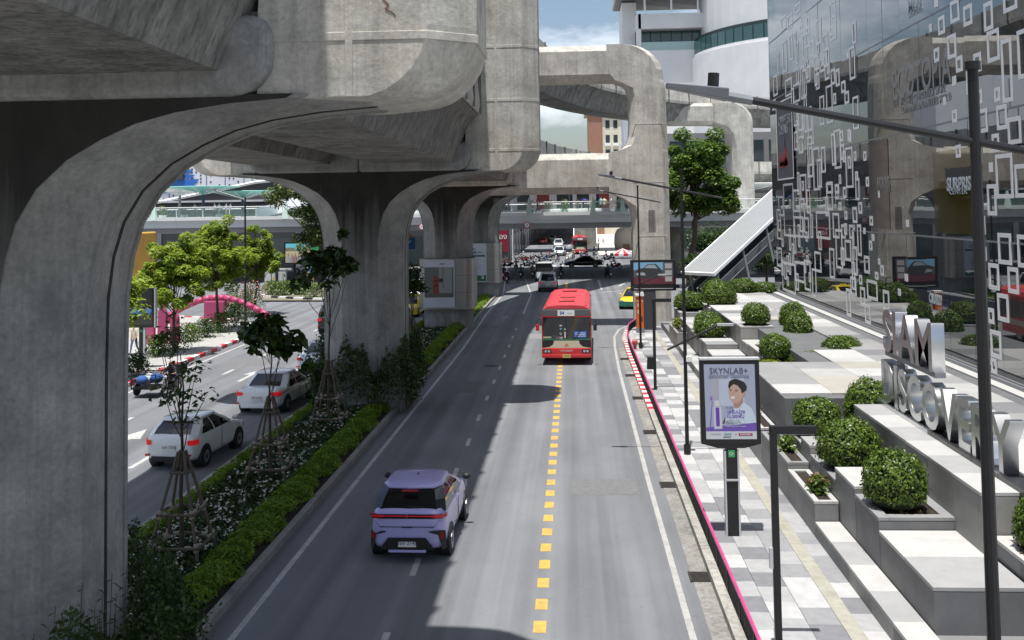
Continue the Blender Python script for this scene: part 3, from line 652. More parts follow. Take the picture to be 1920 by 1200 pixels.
C4 = [(1168,300,1200,388),(1252,215,1305,365),(1270,0,1325,140),(1352,30,1405,160),(1480,10,1535,190),(1500,185,1575,385),(1590,240,1655,640),(1415,330,1462,452),(1432,560,1468,650),(1282,475,1305,535,1),(1282,685,1312,765),(1440,680,1502,830),(1545,545,1580,635),(1560,655,1625,810),(1630,730,1712,900),(1420,910,1468,1022),(1305,905,1335,985),(1195,100,1235,215),(1172,-10,1195,45,1),(1140,150,1155,200,1),(1225,605,1243,655,1),(1305,350,1345,450),(1370,440,1405,590),(1530,835,1575,950),(1690,180,1760,490),(1600,-60,1685,70),(1512,1015,1535,1075,1),(1555,960,1660,1240),(475,210,505,320),(395,250,415,360),(430,120,465,280),(360,170,388,300),(300,20,335,80),(330,150,350,205),(420,345,450,440),(455,365,485,450),(487,400,515,500),(525,430,550,530),(555,430,578,540),(590,505,615,580),(610,570,636,650),(530,95,545,140),(515,160,530,225),(625,330,635,365,1),(375,410,395,515),(430,455,452,560),(335,410,360,620),(240,490,280,600),(290,520,330,640),(292,650,320,790),(322,695,350,820),(358,600,375,830),(380,665,405,820),(296,820,320,940),(325,850,350,960),(380,850,410,1110),(415,920,455,1190),(465,915,490,1080),(530,830,555,1035),(585,900,608,1000),(630,975,648,1055),(668,945,682,1005),(635,815,650,890),(728,945,745,1005),(580,815,600,885),(680,1070,690,1130),(745,1105,760,1165),(575,1090,588,1150),(500,1135,535,1210),(550,1150,575,1210),(146,460,160,560),(165,470,190,600),(150,700,185,880),(160,620,180,690),(215,100,245,190),(255,90,285,180),(340,90,372,230)]
C8 = [(815,290,832,333,1),(1240,268,1283,378),(1297,80,1350,265),(1212,155,1235,260),(1360,370,1437,555),(1475,380,1545,575),(1305,550,1365,705),(1418,572,1480,728),(1255,450,1290,532),(1237,645,1257,702,1),(1357,730,1422,893),(1300,815,1335,905),(1268,880,1302,968),(1316,948,1378,1110),(1270,1042,1305,1130),(1320,1112,1352,1198),(1460,-40,1540,160),(345,70,380,235),(285,240,365,405),(383,250,420,400),(455,410,490,535),(500,215,525,310),(535,185,555,255),(433,318,458,402),(480,320,505,405),(527,318,550,505),(500,448,525,620),(568,505,598,608),(585,650,645,765),(680,710,715,830),(632,600,650,645),(665,560,683,622),(600,268,620,325),(578,38,595,95),(515,5,530,60),(650,120,660,160,1),(452,238,467,290),(417,185,432,235),(443,95,463,162),(397,80,415,170),(598,415,615,472),(613,375,627,415,1),(563,338,575,375,1),(650,520,662,555,1),(538,618,555,675),(487,630,520,740),(463,700,488,860),(768,700,783,740,1),(808,612,825,655,1),(795,805,815,855),(573,795,605,905),(215,530,250,710),(160,540,215,660),(92,75,150,390),(62,150,90,270),(30,285,52,360),(60,290,75,360),(52,455,80,570),(85,545,160,720),(150,110,185,245),(190,20,225,205),(155,270,205,395),(208,275,240,400),(228,108,248,255),(545,690,572,800),(430,455,450,560),(275,480,312,600)]
rects = [((1400+a[0]*.3, a[1]*.3, 1400+a[2]*.3, a[3]*.3), len(a) > 4) for a in C4]+[((1440+a[0]/3.158, 320+a[1]/3.158, 1440+a[2]/3.158, 320+a[3]/3.158), len(a) > 4) for a in C8]
for i, ((x0, y0, x1, y1), solid) in enumerate(rects):
    a = ax(x0, (y0+y1)/2, FX-.02); b = ax(x1, (y0+y1)/2, FX-.02); c = ax((x0+x1)/2, y0, FX-.02); d = ax((x0+x1)/2, y1, FX-.02)
    w, h = abs(a.y-b.y), abs(c.z-d.z); bw = 9 if solid else min(.13, .27*w)
    if max(a.y, b.y) > 66.8: continue
    ring_m(w, h, bw).ob('glass_outline', WSQ, fac, (-.013-.0003*(i % 20), (a.y+b.y)/2-42, (c.z+d.z)/2-2.35))
rf = random.Random(11); placed = []
for _ in range(400):
    w, h = rf.choice(((.45, .55), (.6, 1.0), (.9, 1.5), (.5, 1.3), (1.2, 1.9))); yc, zc = rf.uniform(47, 66), rf.uniform(3.2, 17.5)
    if yc < 56 and rf.random() < .55: continue
    if abs(yc-63.6) < 3.2 and 8.2 < zc < 16.5: continue
    if any(abs(yc-a) < (w+c)/2 and abs(zc-b) < (h+d)/2 for a, b, c, d in placed): continue
    placed.append((yc, zc, w, h)); ring_m(w, h, min(.11, .25*w)).ob('glass_outline', WSQ, fac, (-.02-.0003*(len(placed) % 20), yc-42, zc-2.35))
    if len(placed) > 60: break
TR = (R(90), 0, R(-90))
def ftxt(body, px0, px1, py, size, m, depth=-.008, bold=0.):
    a = ax(px0, py, FX); b = ax(px1, py, FX); c = ax((px0+px1)/2, py, FX)
    o = txt('shop_lettering', body, size, m, fac, (depth, (a.y+b.y)/2-42, c.z-2.35), TR, ext=.004, bold=bold)
    w = o.dimensions.x; bpy.context.view_layer.update(); w = max(v[0] for v in o.bound_box)-min(v[0] for v in o.bound_box)
    o.scale = (abs(a.y-b.y)/max(w, .01), 1, 1); return o
TXG = mat('glass_lettering', (.17, .18, .185), .25); TXB = mat('pale_lettering', (.36, .42, .45), .5)
ftxt('ECOTOPIA', 1673, 1783, 145, 1.75, TXG, bold=.02); ftxt('THE LARGEST ECO-PRODUCT STORE', 1675, 1774, 181, .42, TXG); ftxt('COMMUNITY AND A BETTER WORLD', 1690, 1784, 195, .42, TXG)
ftxt('HOOPS', 1645, 1669, 345, .75, TXG, bold=.02); ftxt('STATION', 1646, 1669, 356, .4, TXG)
YB = MB(); a = ax(1752, 370, FX); b = ax(1832, 370, FX); YB.box((-.008, b.y-42, 6.75-2.35), (-.004, a.y-42, 9.6-2.35)); YB.ob('window_banner', mat('yellow_banner', (.05, .042, .01), .05, spec=.9), fac)
ftxt('EVERYDAY', 1772, 1820, 324, .5, SIGNK); SB = MB(); a = ax(1775, 345, FX); b = ax(1829, 345, FX)
SB.box((-.013, b.y-42, 8.25-2.35), (-.01, a.y-42, 8.95-2.35)).ob('window_banner', mat('navy_band', (.012, .014, .02), .4), fac)
ftxt('SURPRISE', 1776, 1828, 346, .62, TXB, depth=-.02, bold=.02); ftxt('CENTER', 1781, 1814, 359, .3, TXB, depth=-.02)
ftxt('CLUB21', 1743, 1766, 562, .48, TXB, bold=.02); ftxt('MUJI', 1703, 1728, 6, .8, TXB, bold=.03); ftxt('無印良品', 1704, 1730, 20, .42, TXB)
# dark red shop wall behind one bay
a = ax(1632, 380, FX); b = ax(1668, 380, FX); MB().box((-.008, b.y-42, 4.4), (-.004, a.y-42, 8.1)).ob('window_banner', mat('maroon_wall', (.022, .005, .007), .06, spec=.9), fac)
# hanging advert
a = ax(1457, 200, FX-.04); b = ax(1486, 200, FX-.04); t_ = ax(1470, 190, FX-.04).z; bo = ax(1470, 335, FX-.04).z
pst = thing('wall_poster', 'tall dark poster with red shapes hung on the glass front', 'poster', (FX-.06, (a.y+b.y)/2, bo))
hw = (a.y-b.y)/2; hh = t_-bo
MB().box((-.03, -hw, 0), (0, hw, hh)).ob('panel', mat('poster_dark', (.07, .075, .09), .5, var=.2, scale=1), pst)
ring_m(2*hw+.16, hh+.16, .09).ob('frame', WHITEW, pst, (-.05, 0, hh/2))
txt('lettering', 'CHAPTER', .8, mat('poster_ink', (.25, .26, .29), .5), pst, (-.036, 0, hh*.75), TR); txt('lettering', 'DEALS', .8, MT.get('x') or bpy.data.materials['poster_ink'], pst, (-.036, .2, hh*.63), TR)
rp = MB(); rr = random.Random(3)
for k in range(9):
    c = -hw*.75+k*hw*.13; q = rr.uniform(.1, .3)*hh
    rp.add([(-.035, -c-.45, hh*.14+rr.uniform(0, .3)), (-.035, -c+.3, hh*.14), (-.035, -c, hh*.17+q)], [(0, 1, 2)])
rp.ob('print_shape', mat('poster_red', (.33, .03, .03), .5, var=.5, scale=3), pst)
MB().add([(-.034, hw*.25, hh*.2), (-.034, -hw*.35, hh*.2), (-.034, -hw*.02, hh*.58)], [(0, 1, 2)]).ob('print_shape', SIGNK, pst)
# steel letters
sg = thing('steel_letter_sign', 'polished steel block letters reading SIAM DISCOVERY on a black plinth', 'sign', (8.38, 24.4, 2.35))
PLN = mat('plinth_black', (.03, .031, .034), .25)
for k in range(7):
    y0 = 4.35-k*1.33; MB().box((-.21, y0-1.32, -.02), (.21, y0, .17)).ob('plinth_panel', PLN if k > 2 else STEEL, sg, bevel=.008)
def letters(s, ya, yb, z0, h, gap):
    gl = []
    for ch in s:
        o = txt('letter', ch, 1., STEEL, sg, (0, 0, 0), TR, ext=.15, bold=.018 if ch != 'I' else .03)
        xs = [v.co.x for v in o.data.vertices]; ys = [v.co.y for v in o.data.vertices]; gl.append((o, min(xs), max(xs), min(ys), max(ys)))
    sc = h/(max(g[4] for g in gl)-min(g[3] for g in gl)); W_ = sum(g[2]-g[1] for g in gl); sx = (abs(yb-ya)-gap*(len(s)-1))/W_; y = ya
    for o, x0, x1, q0, q1 in gl:
        o.scale = (sx, h/(q1-q0), 1); o.location = (0, y-24.4+x0*sx, z0-2.35-q0*h/(q1-q0)); y -= (x1-x0)*sx+gap
        bv = o.modifiers.new('bevel', 'BEVEL'); bv.width = .008; bv.segments = 1; bv.limit_method = 'ANGLE'; bv.angle_limit = R(50)
letters('DISCOVERY', 28.45, 20.25, 2.52, 1.1, .1)
MB().box((-.12, -.05, 1.42), (.12, 3.75, 1.54)).ob('support_beam', GREYM, sg)
MB().box((-.06, 2.7, .1), (.06, 2.95, 1.43)).ob('support_post', GREYM, sg)
letters('SIAM', 28.2, 24.45, 3.89, 1.12, .1)
# ================================================================ covered escalator
es = thing('covered_escalator', 'white ribbed sloping canopy over a dark escalator beside the glass building', 'escalator', (9.05, 86, 0))
d_ = Vector((.72, .69, .525))*13.2; w_ = Vector((2.25, -2.3, 0)); P0 = Vector((0, 0, 2.3)); dn = d_.normalized(); wn = w_.normalized(); up_ = wn.cross(dn); up_ = up_ if up_.z > 0 else -up_
def obox(o, e1, e2, e3):
    vs = [o, o+e1, o+e1+e2, o+e2, o+e3, o+e1+e3, o+e1+e2+e3, o+e2+e3]; return MB().add(vs, [(0, 3, 2, 1), (4, 5, 6, 7), (0, 1, 5, 4), (1, 2, 6, 5), (2, 3, 7, 6), (3, 0, 4, 7)])
obox(P0, d_, w_, up_*.1).ob('roof_deck', LGREY, es)
WRIB = mat('canopy_white', (.34, .35, .35), .4, var=.05)
for k in range(16):
    a = P0+w_*((k+.15)/16)+up_*.1; obox(a, d_, w_*(.7/16), up_*.07).ob('roof_rib', WRIB, es)
for a, b in ((P0-wn*.1-up_*.05, d_), (P0+w_-up_*.05, d_)): obox(a, b, wn*.1, up_*.26).ob('edge_beam', WHITEW, es)
obox(P0-wn*.1-dn*.12-up_*.08, dn*.12, w_+wn*.2, up_*.28).ob('edge_beam', WHITEW, es)
SC = mat('canopy_steel', (.16, .165, .175), .5)
for q in (.04, .3, .55, .78):
    for s in (.06, .94):
        top = P0+d_*q+w_*s; foot = Vector((top.x+.55, top.y-.35, max(.0, top.z-3.1)))
        if q < .1: foot = Vector((top.x+.4, top.y-.3, .05))
        MB().cyl(foot, top, .11, n=6).ob('canopy_post', SC, es)
# escalator runs
DKS = mat('escalator_dark', (.03, .032, .035), .5)
base = Vector((0, 0, 0)); dd = Vector((d_.x, d_.y, 0))
for s in (.12, .55):
    o = P0+w_*s-Vector((0, 0, 2.6)); ob_ = obox(o, d_, w_*.34, Vector((0, 0, .6))).ob('escalator_truss', DKS, es)
    for e in (0, .32):
        MB().tube([o+w_*e+Vector((0, 0, 1.4)), o+w_*e+Vector((0, 0, 1.4))+d_], .06, 6).ob('handrail', mat('handrail', (.55, .56, .57), .3, .6) if 'handrail' not in bpy.data.materials else bpy.data.materials['handrail'], es)
        obox(o+w_*e+Vector((0, 0, .6)), d_, w_*.01, Vector((0, 0, .72))).ob('side_panel', m_('esc_glass', (.1, .12, .12), .1), es)
    for k in range(26):
        c = o+d_*((k+.5)/26)+w_*.05; MB().box((c.x, c.y-.5, c.z+.45), (c.x+.9, c.y+.1, c.z+.68), rz=R(44)).ob('step', DKS, es)
for s in (.02, .98):
    for z in (1.1, .6): MB().tube([P0+w_*s-Vector((0, 0, 2.3-z)), P0+w_*s-Vector((0, 0, 2.3-z))+d_], .035, 5).ob('guard_rail', SC, es)
# ================================================================ vegetation
LF_BUSH = leafmat('bush_leaves', (.06, .11, .018), (.14, .215, .035), .38, .25, 5)
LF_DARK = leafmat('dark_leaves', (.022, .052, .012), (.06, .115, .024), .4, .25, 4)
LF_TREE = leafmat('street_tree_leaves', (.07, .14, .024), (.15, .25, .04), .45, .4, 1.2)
LF_YOUNG = leafmat('young_tree_leaves', (.17, .27, .03), (.34, .44, .06), .45, .45, 1.0)
LF_LIME = leafmat('lime_leaves', (.14, .19, .02), (.26, .30, .03), .45, .35, 5)
LF_GRASS = leafmat('border_grass', (.15, .27, .03), (.29, .44, .05), .5, .4, 2)
LF_RED = leafmat('reddish_leaves', (.12, .09, .03), (.22, .12, .05), .5, .3, 9)
WFL = mat('white_petals', (.62, .6, .52), .6)
PFL = mat('pink_petals', (.6, .22, .2), .6)
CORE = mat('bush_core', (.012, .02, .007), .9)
def sphere_pts(n, zmin=-.4):
    u = RNG.uniform(zmin, 1, n); a = RNG.uniform(0, 2*PI, n); r = np.sqrt(1-u*u)
    return np.stack([r*np.cos(a), r*np.sin(a), u], 1)
def bush_meshes(n, size, m, zmin=-.45, lump=.06):
    """unit bush: radius 1, centre at z=0; leaves over a lumpy shell"""
    D = sphere_pts(n, zmin); ph = RNG.uniform(0, 6, 6)
    rad = 1+lump*(np.sin(D[:, 0]*5+ph[0])+np.sin(D[:, 1]*6+ph[1])+np.sin(D[:, 2]*5+ph[2])+np.sin((D[:, 0]+D[:, 1])*9+ph[3]))/2
    rad *= np.where(RNG.uniform(0, 1, n) < .035, RNG.uniform(1.03, 1.13, n), RNG.uniform(.86, 1.03, n))
    g_ = np.sin(D[:, 0]*7+ph[4])*np.sin(D[:, 1]*8+ph[5])*np.sin(D[:, 2]*6+ph[0]); k_ = (g_ < .45) | (RNG.uniform(0, 1, n) < .4); D = D[k_]; rad = rad[k_]; n = len(D)
    P = D*rad[:, None]; P[:, 2] = np.where(P[:, 2] < -.25, P[:, 2]*.8, P[:, 2])
    v, f = leaves(P, D, size, .55, .45); return np_mesh('foliage', v, f, m)
BM = [bush_meshes(4200, .125, LF_BUSH) for _ in range(5)]
BC = MB().sph((0, 0, -.03), (.88, .88, .86), 14, 8, -.55).mesh('inner_core', True, [CORE])  # dark solid core filling the leaf shell
BS = MB().cyl((0, 0, -1.2), (0, 0, -.3), .07, .1, 7).mesh('stem', False, [BARK])
SKT = []
for _ in range(2):
    n = 260; a = RNG.uniform(0, 2*PI, n); r = np.sqrt(RNG.uniform(.0, 1, n))*1.05
    P = np.stack([r*np.cos(a), r*np.sin(a), RNG.uniform(0, .28, n)*(1.25-r)], 1); v, f = leaves(P, np.tile([0, 0, 1.], (n, 1)), .17, .5, .6); SKT.append(np_mesh('underplanting', v, f, LF_DARK if _ else LF_RED))
def bush(label, x, y, z, r, h, m=0, flat=False):
    t = thing('round_bush', label, 'bush', (x, y, z-.05), random.uniform(0, 6))
    r *= .95; sz = h*.58 if not flat else h*.75
    c = link('foliage', BM[m % 5], t, (0, 0, h-sz)); e_ = random.uniform(.93, 1.08); c.scale = (r*e_, r/e_, sz)
    c = link('inner_core', BC, t, (0, 0, h-sz)); c.scale = (r*e_*.98, r/e_*.98, sz)
    if not flat: c = link('stem', BS, t, (0, 0, h-sz)); c.scale = (1, 1, sz)
    c = link('underplanting', SKT[m % 2], t, (0, 0, .02)); c['kind'] = 'stuff'; c.scale = (r*.95, r*.8, .9)
    return t
for i, (x, y, z, r, h, fl, lb) in enumerate([
    (6.55, 21.95, 1.5, .66, 1.27, 0, 'round clipped bush in the planter behind the largest bench block'),
    (6.62, 25.75, 1.36, .74, 1.3, 0, 'widest bright clipped bush between the cream and small grey benches'),
    (6.62, 29.0, 1.42, .72, 1.15, 0, 'round clipped bush against the tall plaza block'),
    (8.12, 29.35, 1.66, .74, 1.3, 0, 'round clipped bush beside the first letter of DISCOVERY'),
    (8.3, 18.75, 1.62, .66, 1.1, 0, 'round clipped bush at the open end of the long stone wall'),
    (7.72, 40.6, 1.8, .68, 1.1, 0, 'round clipped bush behind the low lime ground cover'),
    (8.78, 39.6, 1.75, .72, .62, 1, 'flat cushion bush behind the tall plaza block'),
    (10.3, 40.7, 1.9, .78, .9, 1, 'wide low clipped bush beside the plaza floor'),
    (9.72, 45.6, 1.98, .66, 1.22, 0, 'round clipped bush in front of the slender one'),
    (10.05, 48.3, 2.15, .62, 1.22, 0, 'slender clipped bush behind another round bush'),
    (8.25, 47.7, 2.33, .7, 1.1, 0, 'round clipped bush on the raised front of the far plaza strip'),
    (6.75, 52.9, 1.4, .72, 1.15, 0, 'clipped bush at the back of the twin planter'),
    (6.6, 50.8, 1.38, .8, 1.05, 0, 'clipped bush at the front of the twin planter'),
    (6.75, 61.2, 1.7, .95, 1.15, 0, 'clipped bush in the planter near the concrete portal leg'),
    (8.15, 58.6, 2.15, .95, 1.3, 0, 'clipped bush at the front of the far twin planter'),
    (8.4, 61.8, 2.15, .9, 1.4, 0, 'clipped bush at the back of the far twin planter'),
    (10.6, 65.9, 2.3, .95, 1.0, 0, 'clipped bush ending the plaza before the escalator'),
    (12.0, 66.1, 2.3, .8, .75, 1, 'low clipped bush in the corner by the glass building')]):
    bush(lb, x, y, z, r, h, i, fl)
def shrub(name, label, x, y, z, r, h, n, m, size=.14, flowers=None, stem=True, rz=0, sy=1., cat='shrub', parent=None, jitn=.6):
    t = thing(name, label, cat, (x, y, z), rz)
    D = RNG.normal(0, .45, (n, 3)); D[:, 2] = RNG.beta(1.5, 1.3, n)
    k = (1.1-.55*D[:, 2])
    P = np.stack([D[:, 0]*r*k, D[:, 1]*r*sy*k, D[:, 2]*h], 1); Nn = np.stack([D[:, 0], D[:, 1], np.full(n, .8)], 1)
    v, f = leaves(P, Nn, size, .45, jitn); link('foliage', np_mesh('foliage', v, f, m), t)
    mb = MB()
    for i in range(7):
        a = random.uniform(0, 6.3); mb.cyl((0, 0, -.05), (math.cos(a)*r*.5, math.sin(a)*r*.5*sy, h*.75), .018, .008, 4)
    mb.ob('stem', BARK, t)
    if flowers:
        nf = flowers[1]; D = RNG.normal(0, .45, (nf, 3)); P = np.stack([D[:, 0]*r, D[:, 1]*r*sy, h*RNG.uniform(.55, 1., nf)], 1)
        v, f = leaves(P, np.tile([0, 0, 1.], (nf, 1)), .13, .9, .5); link('flower', np_mesh('flower', v, f, flowers[0]), t)
    return t
shrub('small_shrub', 'small reddish shrub in the long white pavement edge planter', 5.69, 25.1, .97, .3, .42, 420, LF_BUSH, .12, (LF_RED, 40))
shrub('small_shrub', 'small green shrub in the dark narrow planter', 5.7, 28.6, 1.13, .33, .45, 420, LF_BUSH, .12)
shrub('small_shrub', 'tiny shrub in the narrow planter below the plaza block', 5.67, 33.2, 1.2, .22, .4, 220, LF_DARK, .1)
shrub('low_groundcover', 'low lime green ground cover clump beside the plaza block', 6.75, 36.8, 2.05, .75, .32, 700, LF_LIME, .15, None, sy=.8)
shrub('small_shrub', 'yellowish shrub in the far narrow planter by the portal leg', 5.7, 57.8, 1.06, .35, .6, 300, LF_LIME, .13)
# ---- trees
def tree(name, label, base, height, trunk_r, crown, n, m, size, lean=(0, 0), nb=9, asp=.5, clump=26, bark=BARK, group=None, droop=0., start=.35, twig=.75):
    """crown: list of ellipsoids (dx,dy,dz,rx,ry,rz) relative to base"""
    t = thing(name, label, 'tree', base, 0, group); mb = MB()
    top = Vector((lean[0], lean[1], height)); pts = [Vector((0, 0, -.15))]
    for i in range(1, 7):
        q = i/6; pts.append(Vector((lean[0]*q+random.uniform(-.5, .5)*trunk_r*2, lean[1]*q+random.uniform(-.5, .5)*trunk_r*2, height*q*.9)))
    rs = [trunk_r*(1.15-.95*i/6) for i in range(7)]; mb.tube(pts, rs, 7)
    cents = []
    wts = [c[3]*c[4]*c[5] for c in crown]
    for _ in range(clump):
        c = random.choices(crown, wts)[0]
        d = Vector((random.gauss(0, 1), random.gauss(0, 1), random.gauss(0, 1))).normalized()*random.uniform(.35, .95)
        cents.append(Vector((c[0]+d.x*c[3], c[1]+d.y*c[4], c[2]+d.z*c[5])))
    for c in cents[:max(nb, 6)]:
        q = random.uniform(start, .85); p = Vector((lean[0]*q, lean[1]*q, height*q*.9)); mid = p.lerp(c, .5)+Vector((0, 0, -.08*height*.3))
        mb.tube([p, mid, c], [trunk_r*.42*(1.1-q), trunk_r*.25, trunk_r*.08], 5)
    mb.ob('trunk', bark, t)
    per = n//clump; P = []; Nn = []
    rad = (sum(wts)/len(wts))**(1/3)*twig*(2.2/clump**(1/3))
    for c in cents:
        d = RNG.normal(0, 1, (per, 3)); d /= np.linalg.norm(d, axis=1)[:, None]; rr = rad*random.uniform(.7, 1.3)*RNG.uniform(.35, 1, per)**.5
        q = d*rr[:, None]; q[:, 2] *= .8; P.append(q+np.array(c)); Nn.append(d*.6+np.array([0, 0, .9]))
    v, f = leaves(np.concatenate(P), np.concatenate(Nn), size, asp, .4, droop)
    link('crown', np_mesh('crown', v, f, m), t); return t
b = gp(1292, 497); ty = 100.
tb = ay(1292, 480, ty); S_ = ty/F
tree('street_tree', 'tall layered green street tree between the portal leg and the glass building', (tb.x, ty, 0), 15.2, .32, [(.9, 0, 13.0, 3.2, 3, 2.8), (1.5, 0, 10.0, 3.9, 3, 2.6), (.2, 0, 8.2, 2.8, 2.6, 1.5), (3.0, 0, 8.2, 3.0, 2.5, 1.7)], 24000, LF_TREE, .36, (.8, 0), nb=22, clump=90, start=.4, asp=.6)
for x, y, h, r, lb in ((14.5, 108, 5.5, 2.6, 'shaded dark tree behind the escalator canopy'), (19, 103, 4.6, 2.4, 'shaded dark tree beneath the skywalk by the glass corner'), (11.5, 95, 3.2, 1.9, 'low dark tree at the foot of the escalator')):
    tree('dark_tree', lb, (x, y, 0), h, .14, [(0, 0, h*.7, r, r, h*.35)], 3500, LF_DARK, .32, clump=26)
# young trees on the left pavement
for px, py, Y, zt, zb, rw, lb in ((328, 510, 56, 6.5, 2.3, 2.35, 'bright young tree behind the blank screen on the left pavement'), (408, 480, 66, 7.6, 2.4, 2.35, 'tallest bright young tree among the pink sculptures'), (480, 480, 78, 6.7, 2.2, 1.9, 'bright young tree by the curving striped kerb')):
    p = ay(px, py, Y); zc = (zt+zb)/2
    tree('young_tree', lb, (p.x, Y, .13), zt, .1, [(0, 0, zc-.6, rw*1.05, rw*.9, (zt-zb)*.36), (.1, 0, zc+.6, rw*.75, rw*.6, (zt-zb)*.36), (.1, 0, zc+1.6, rw*.35, rw*.35, (zt-zb)*.25)], 13000, LF_YOUNG, .28, nb=24, clump=86, asp=.34, start=.25, twig=.5)
p = ay(236, 560, 47); tree('young_tree', 'bright young tree partly hidden by the near viaduct pier', (p.x-1.0, 47, .13), 5.5, .09, [(0, 0, 3.9, 1.6, 1.4, 1.6)], 4200, LF_YOUNG, .3, nb=9, clump=30, start=.3)
p = ay(548, 420, 104); tree('tall_tree', 'tall pale green tree leaning over the skywalk', (p.x+3, 104, 0), 11.5, .2, [(-.5, 0, 8.6, 3.2, 2.5, 2.3), (-3.2, 0, 10.0, 2.4, 2, 1.2), (-1.2, 0, 5.2, 1.6, 1.6, 1.6)], 8000, leafmat('pale_leaves', (.09, .13, .04), (.19, .24, .09), .45, .35, 1.5), .4, nb=16, clump=56, asp=.5, droop=.4)
# median trees with pole supports
def support(label, x, y, h=2.6, w=.62):
    t = thing('tree_support', label, 'tree support', (x, y, .1))
    cs = [(-w, -w), (w, -w), (w, w), (-w, w)]; apex = .1
    for a, b in cs: MB().cyl((a, b, -.05), (a*apex, b*apex, h), .042, .034, 6).ob('pole', BAMB, t)
    for q in (.2, .47, .82):
        k = lerp(1, apex, q)
        for i in range(4):
            (a, b), (c, d) = cs[i], cs[(i+1) % 4]; e = 1.12
            MB().cyl((a*k*e, b*k*e, h*q), (c*k*e, d*k*e, h*q), .036, n=6).ob('cross_pole', BAMB, t)
            if q < .8:
                MB().cyl((a*k, b*k, h*q-.09), (a*k, b*k, h*q+.09), .056, n=6).ob('rope_binding', ROPE, t)
                for s in (.12, .88): MB().cyl(Vector((lerp(a, c, s)*k*1.02, lerp(b, d, s)*k*1.02, h*q)), Vector((lerp(a, c, s+.12*(1 if s < .5 else -1))*k*1.02, lerp(b, d, s+.12*(1 if s < .5 else -1))*k*1.02, h*q)), .05, n=6).ob('rope_binding', ROPE, t)
    return t
med = [(-8.75, 22.6, 5.1, 'nearly bare sapling', 260, .16, [(0, 0, 3.9, .75, .7, .75), (-.25, 0, 5.0, .5, .5, .7)], 26), (-8.75, 29.3, 4.6, 'broad leaved sapling with drooping dark leaves', 620, .36, [(0, 0, 4.1, .95, .85, .7), (.7, 0, 3.2, .5, .5, .35), (-.4, 0, 3.2, .5, .4, .3)], 26), (-8.7, 36.2, 6.3, 'tall thin sapling standing before the fenced pier', 560, .36, [(0, 0, 5.9, 1.0, .9, .75), (-.7, 0, 5.3, .7, .6, .35), (.6, 0, 6.6, .6, .5, .35)], 22), (-8.6, 54.5, 4.3, 'slim feathery sapling beside the red poster light box', 900, .22, [(0, 0, 3.6, .8, .8, .7)], 26), (-9.6, 58.5, 4.6, 'second feathery sapling behind the slim one', 1000, .22, [(0, 0, 3.9, .9, .8, .8)], 26), (-8.6, 80, 5.2, 'small sapling before the green light box', 500, .3, [(0, 0, 4.5, .8, .8, .9)], 20)]
for x, y, h, lb, n, sz, cr_, cl in med:
    tree('median_sapling', lb+' on the planted median', (x, y, .1), h, .055, cr_, n, LF_DARK, sz, nb=9, clump=cl, asp=.55, droop=1.2 if n < 700 else .3, start=.5, twig=.6)
    support('pole support tied around the '+lb, x, y, 2.45 if y < 40 else 2.0)
# ---- median ground cover (masses nobody could count)
def stuff(name, label, cat, v, f, m):
    o = link(name, np_mesh(name, v, f, m)); tag(o, label, cat, kind='stuff'); return o
def strip(n, x0, x1, y0, y1, bias=1.35):
    y = y0+(y1-y0)*RNG.uniform(0, 1, n)**bias; return np.stack([RNG.uniform(x0, x1, n), y, np.zeros(n)], 1)
def blades(P, hmin, hmax, w, spread):
    n = len(P); a = RNG.uniform(0, 2*PI, n); h = RNG.uniform(hmin, hmax, n); lean = RNG.uniform(.2, 1, n)*spread
    dx = np.cos(a)*lean; dy = np.sin(a)*lean; px, py = -np.sin(a)*w/2, np.cos(a)*w/2
    b = P; mid = P+np.stack([dx*.45*h, dy*.45*h, h*.7], 1); tip = P+np.stack([dx*h, dy*h, h*.92], 1); o = np.stack([px, py, np.zeros(n)], 1)
    v = np.stack([b-o*.6, b+o*.6, mid+o, tip, mid-o], 1).reshape(-1, 3); k = np.arange(n)[:, None]*5
    return v, np.concatenate([k+np.array([[0, 1, 2, 4]]), k+np.array([[4, 2, 3, 3]])], 0)
def fixtri(f): return f
def grass(name, label, x0, x1, y0, y1, n):
    P = strip(n, x0, x1, y0, y1); P[:, 2] = .1; P[:, 0] += .09*np.sin(P[:, 1]*2.1)+.06*np.sin(P[:, 1]*5.3)
    xm, hw_ = (x0+x1)/2, (x1-x0)/2; u_ = (P[:, 0]-xm)/hw_; P[:, 2] = .12+RNG.uniform(.25, 1, n)*.36*np.sqrt(np.clip(1.1-u_**2, .05, 1))*(1+.12*np.sin(P[:, 1]*3.7)+.1*np.sin(P[:, 1]*9.1))
    v, f = leaves(P, np.stack([u_*.6, np.zeros(n), np.ones(n)], 1), .13, .3, .55); o = stuff(name, label, 'grass', v, f, LF_GRASS); return o
grass('border_grass', 'bright green spiky border grass along the kerb of the wide road', -8.15, -7.22, 15.5, 90, 52000)
grass('border_grass', 'bright green spiky border grass along the kerb of the cab lane', -10.4, -9.95, 17, 90, 26000)
P = strip(38000, -9.95, -7.95, 16, 66); P[:, 2] = .12+RNG.uniform(0, .26, len(P)); P[:, 2] += .06*np.sin(P[:, 0]*5)*np.sin(P[:, 1]*3)
v, f = leaves(P, np.tile([0, 0, 1.], (len(P), 1)), .12, .5, .7); stuff('flower_bed', 'dark leafy bedding plants filling the middle of the median', 'plants', v, f, LF_DARK)
P = strip(900, -9.85, -8.0, 17, 64, 1.5); P[:, 2] = .38+RNG.uniform(0, .1, len(P)); P = np.repeat(P, 5, 0)+RNG.normal(0, .022, (4500, 3))
v, f = leaves(P, np.tile([0, 0, 1.], (len(P), 1)), .06, .9, .4); stuff('white_flowers', 'small white flower heads scattered over the median bedding', 'flowers', v, f, WFL)
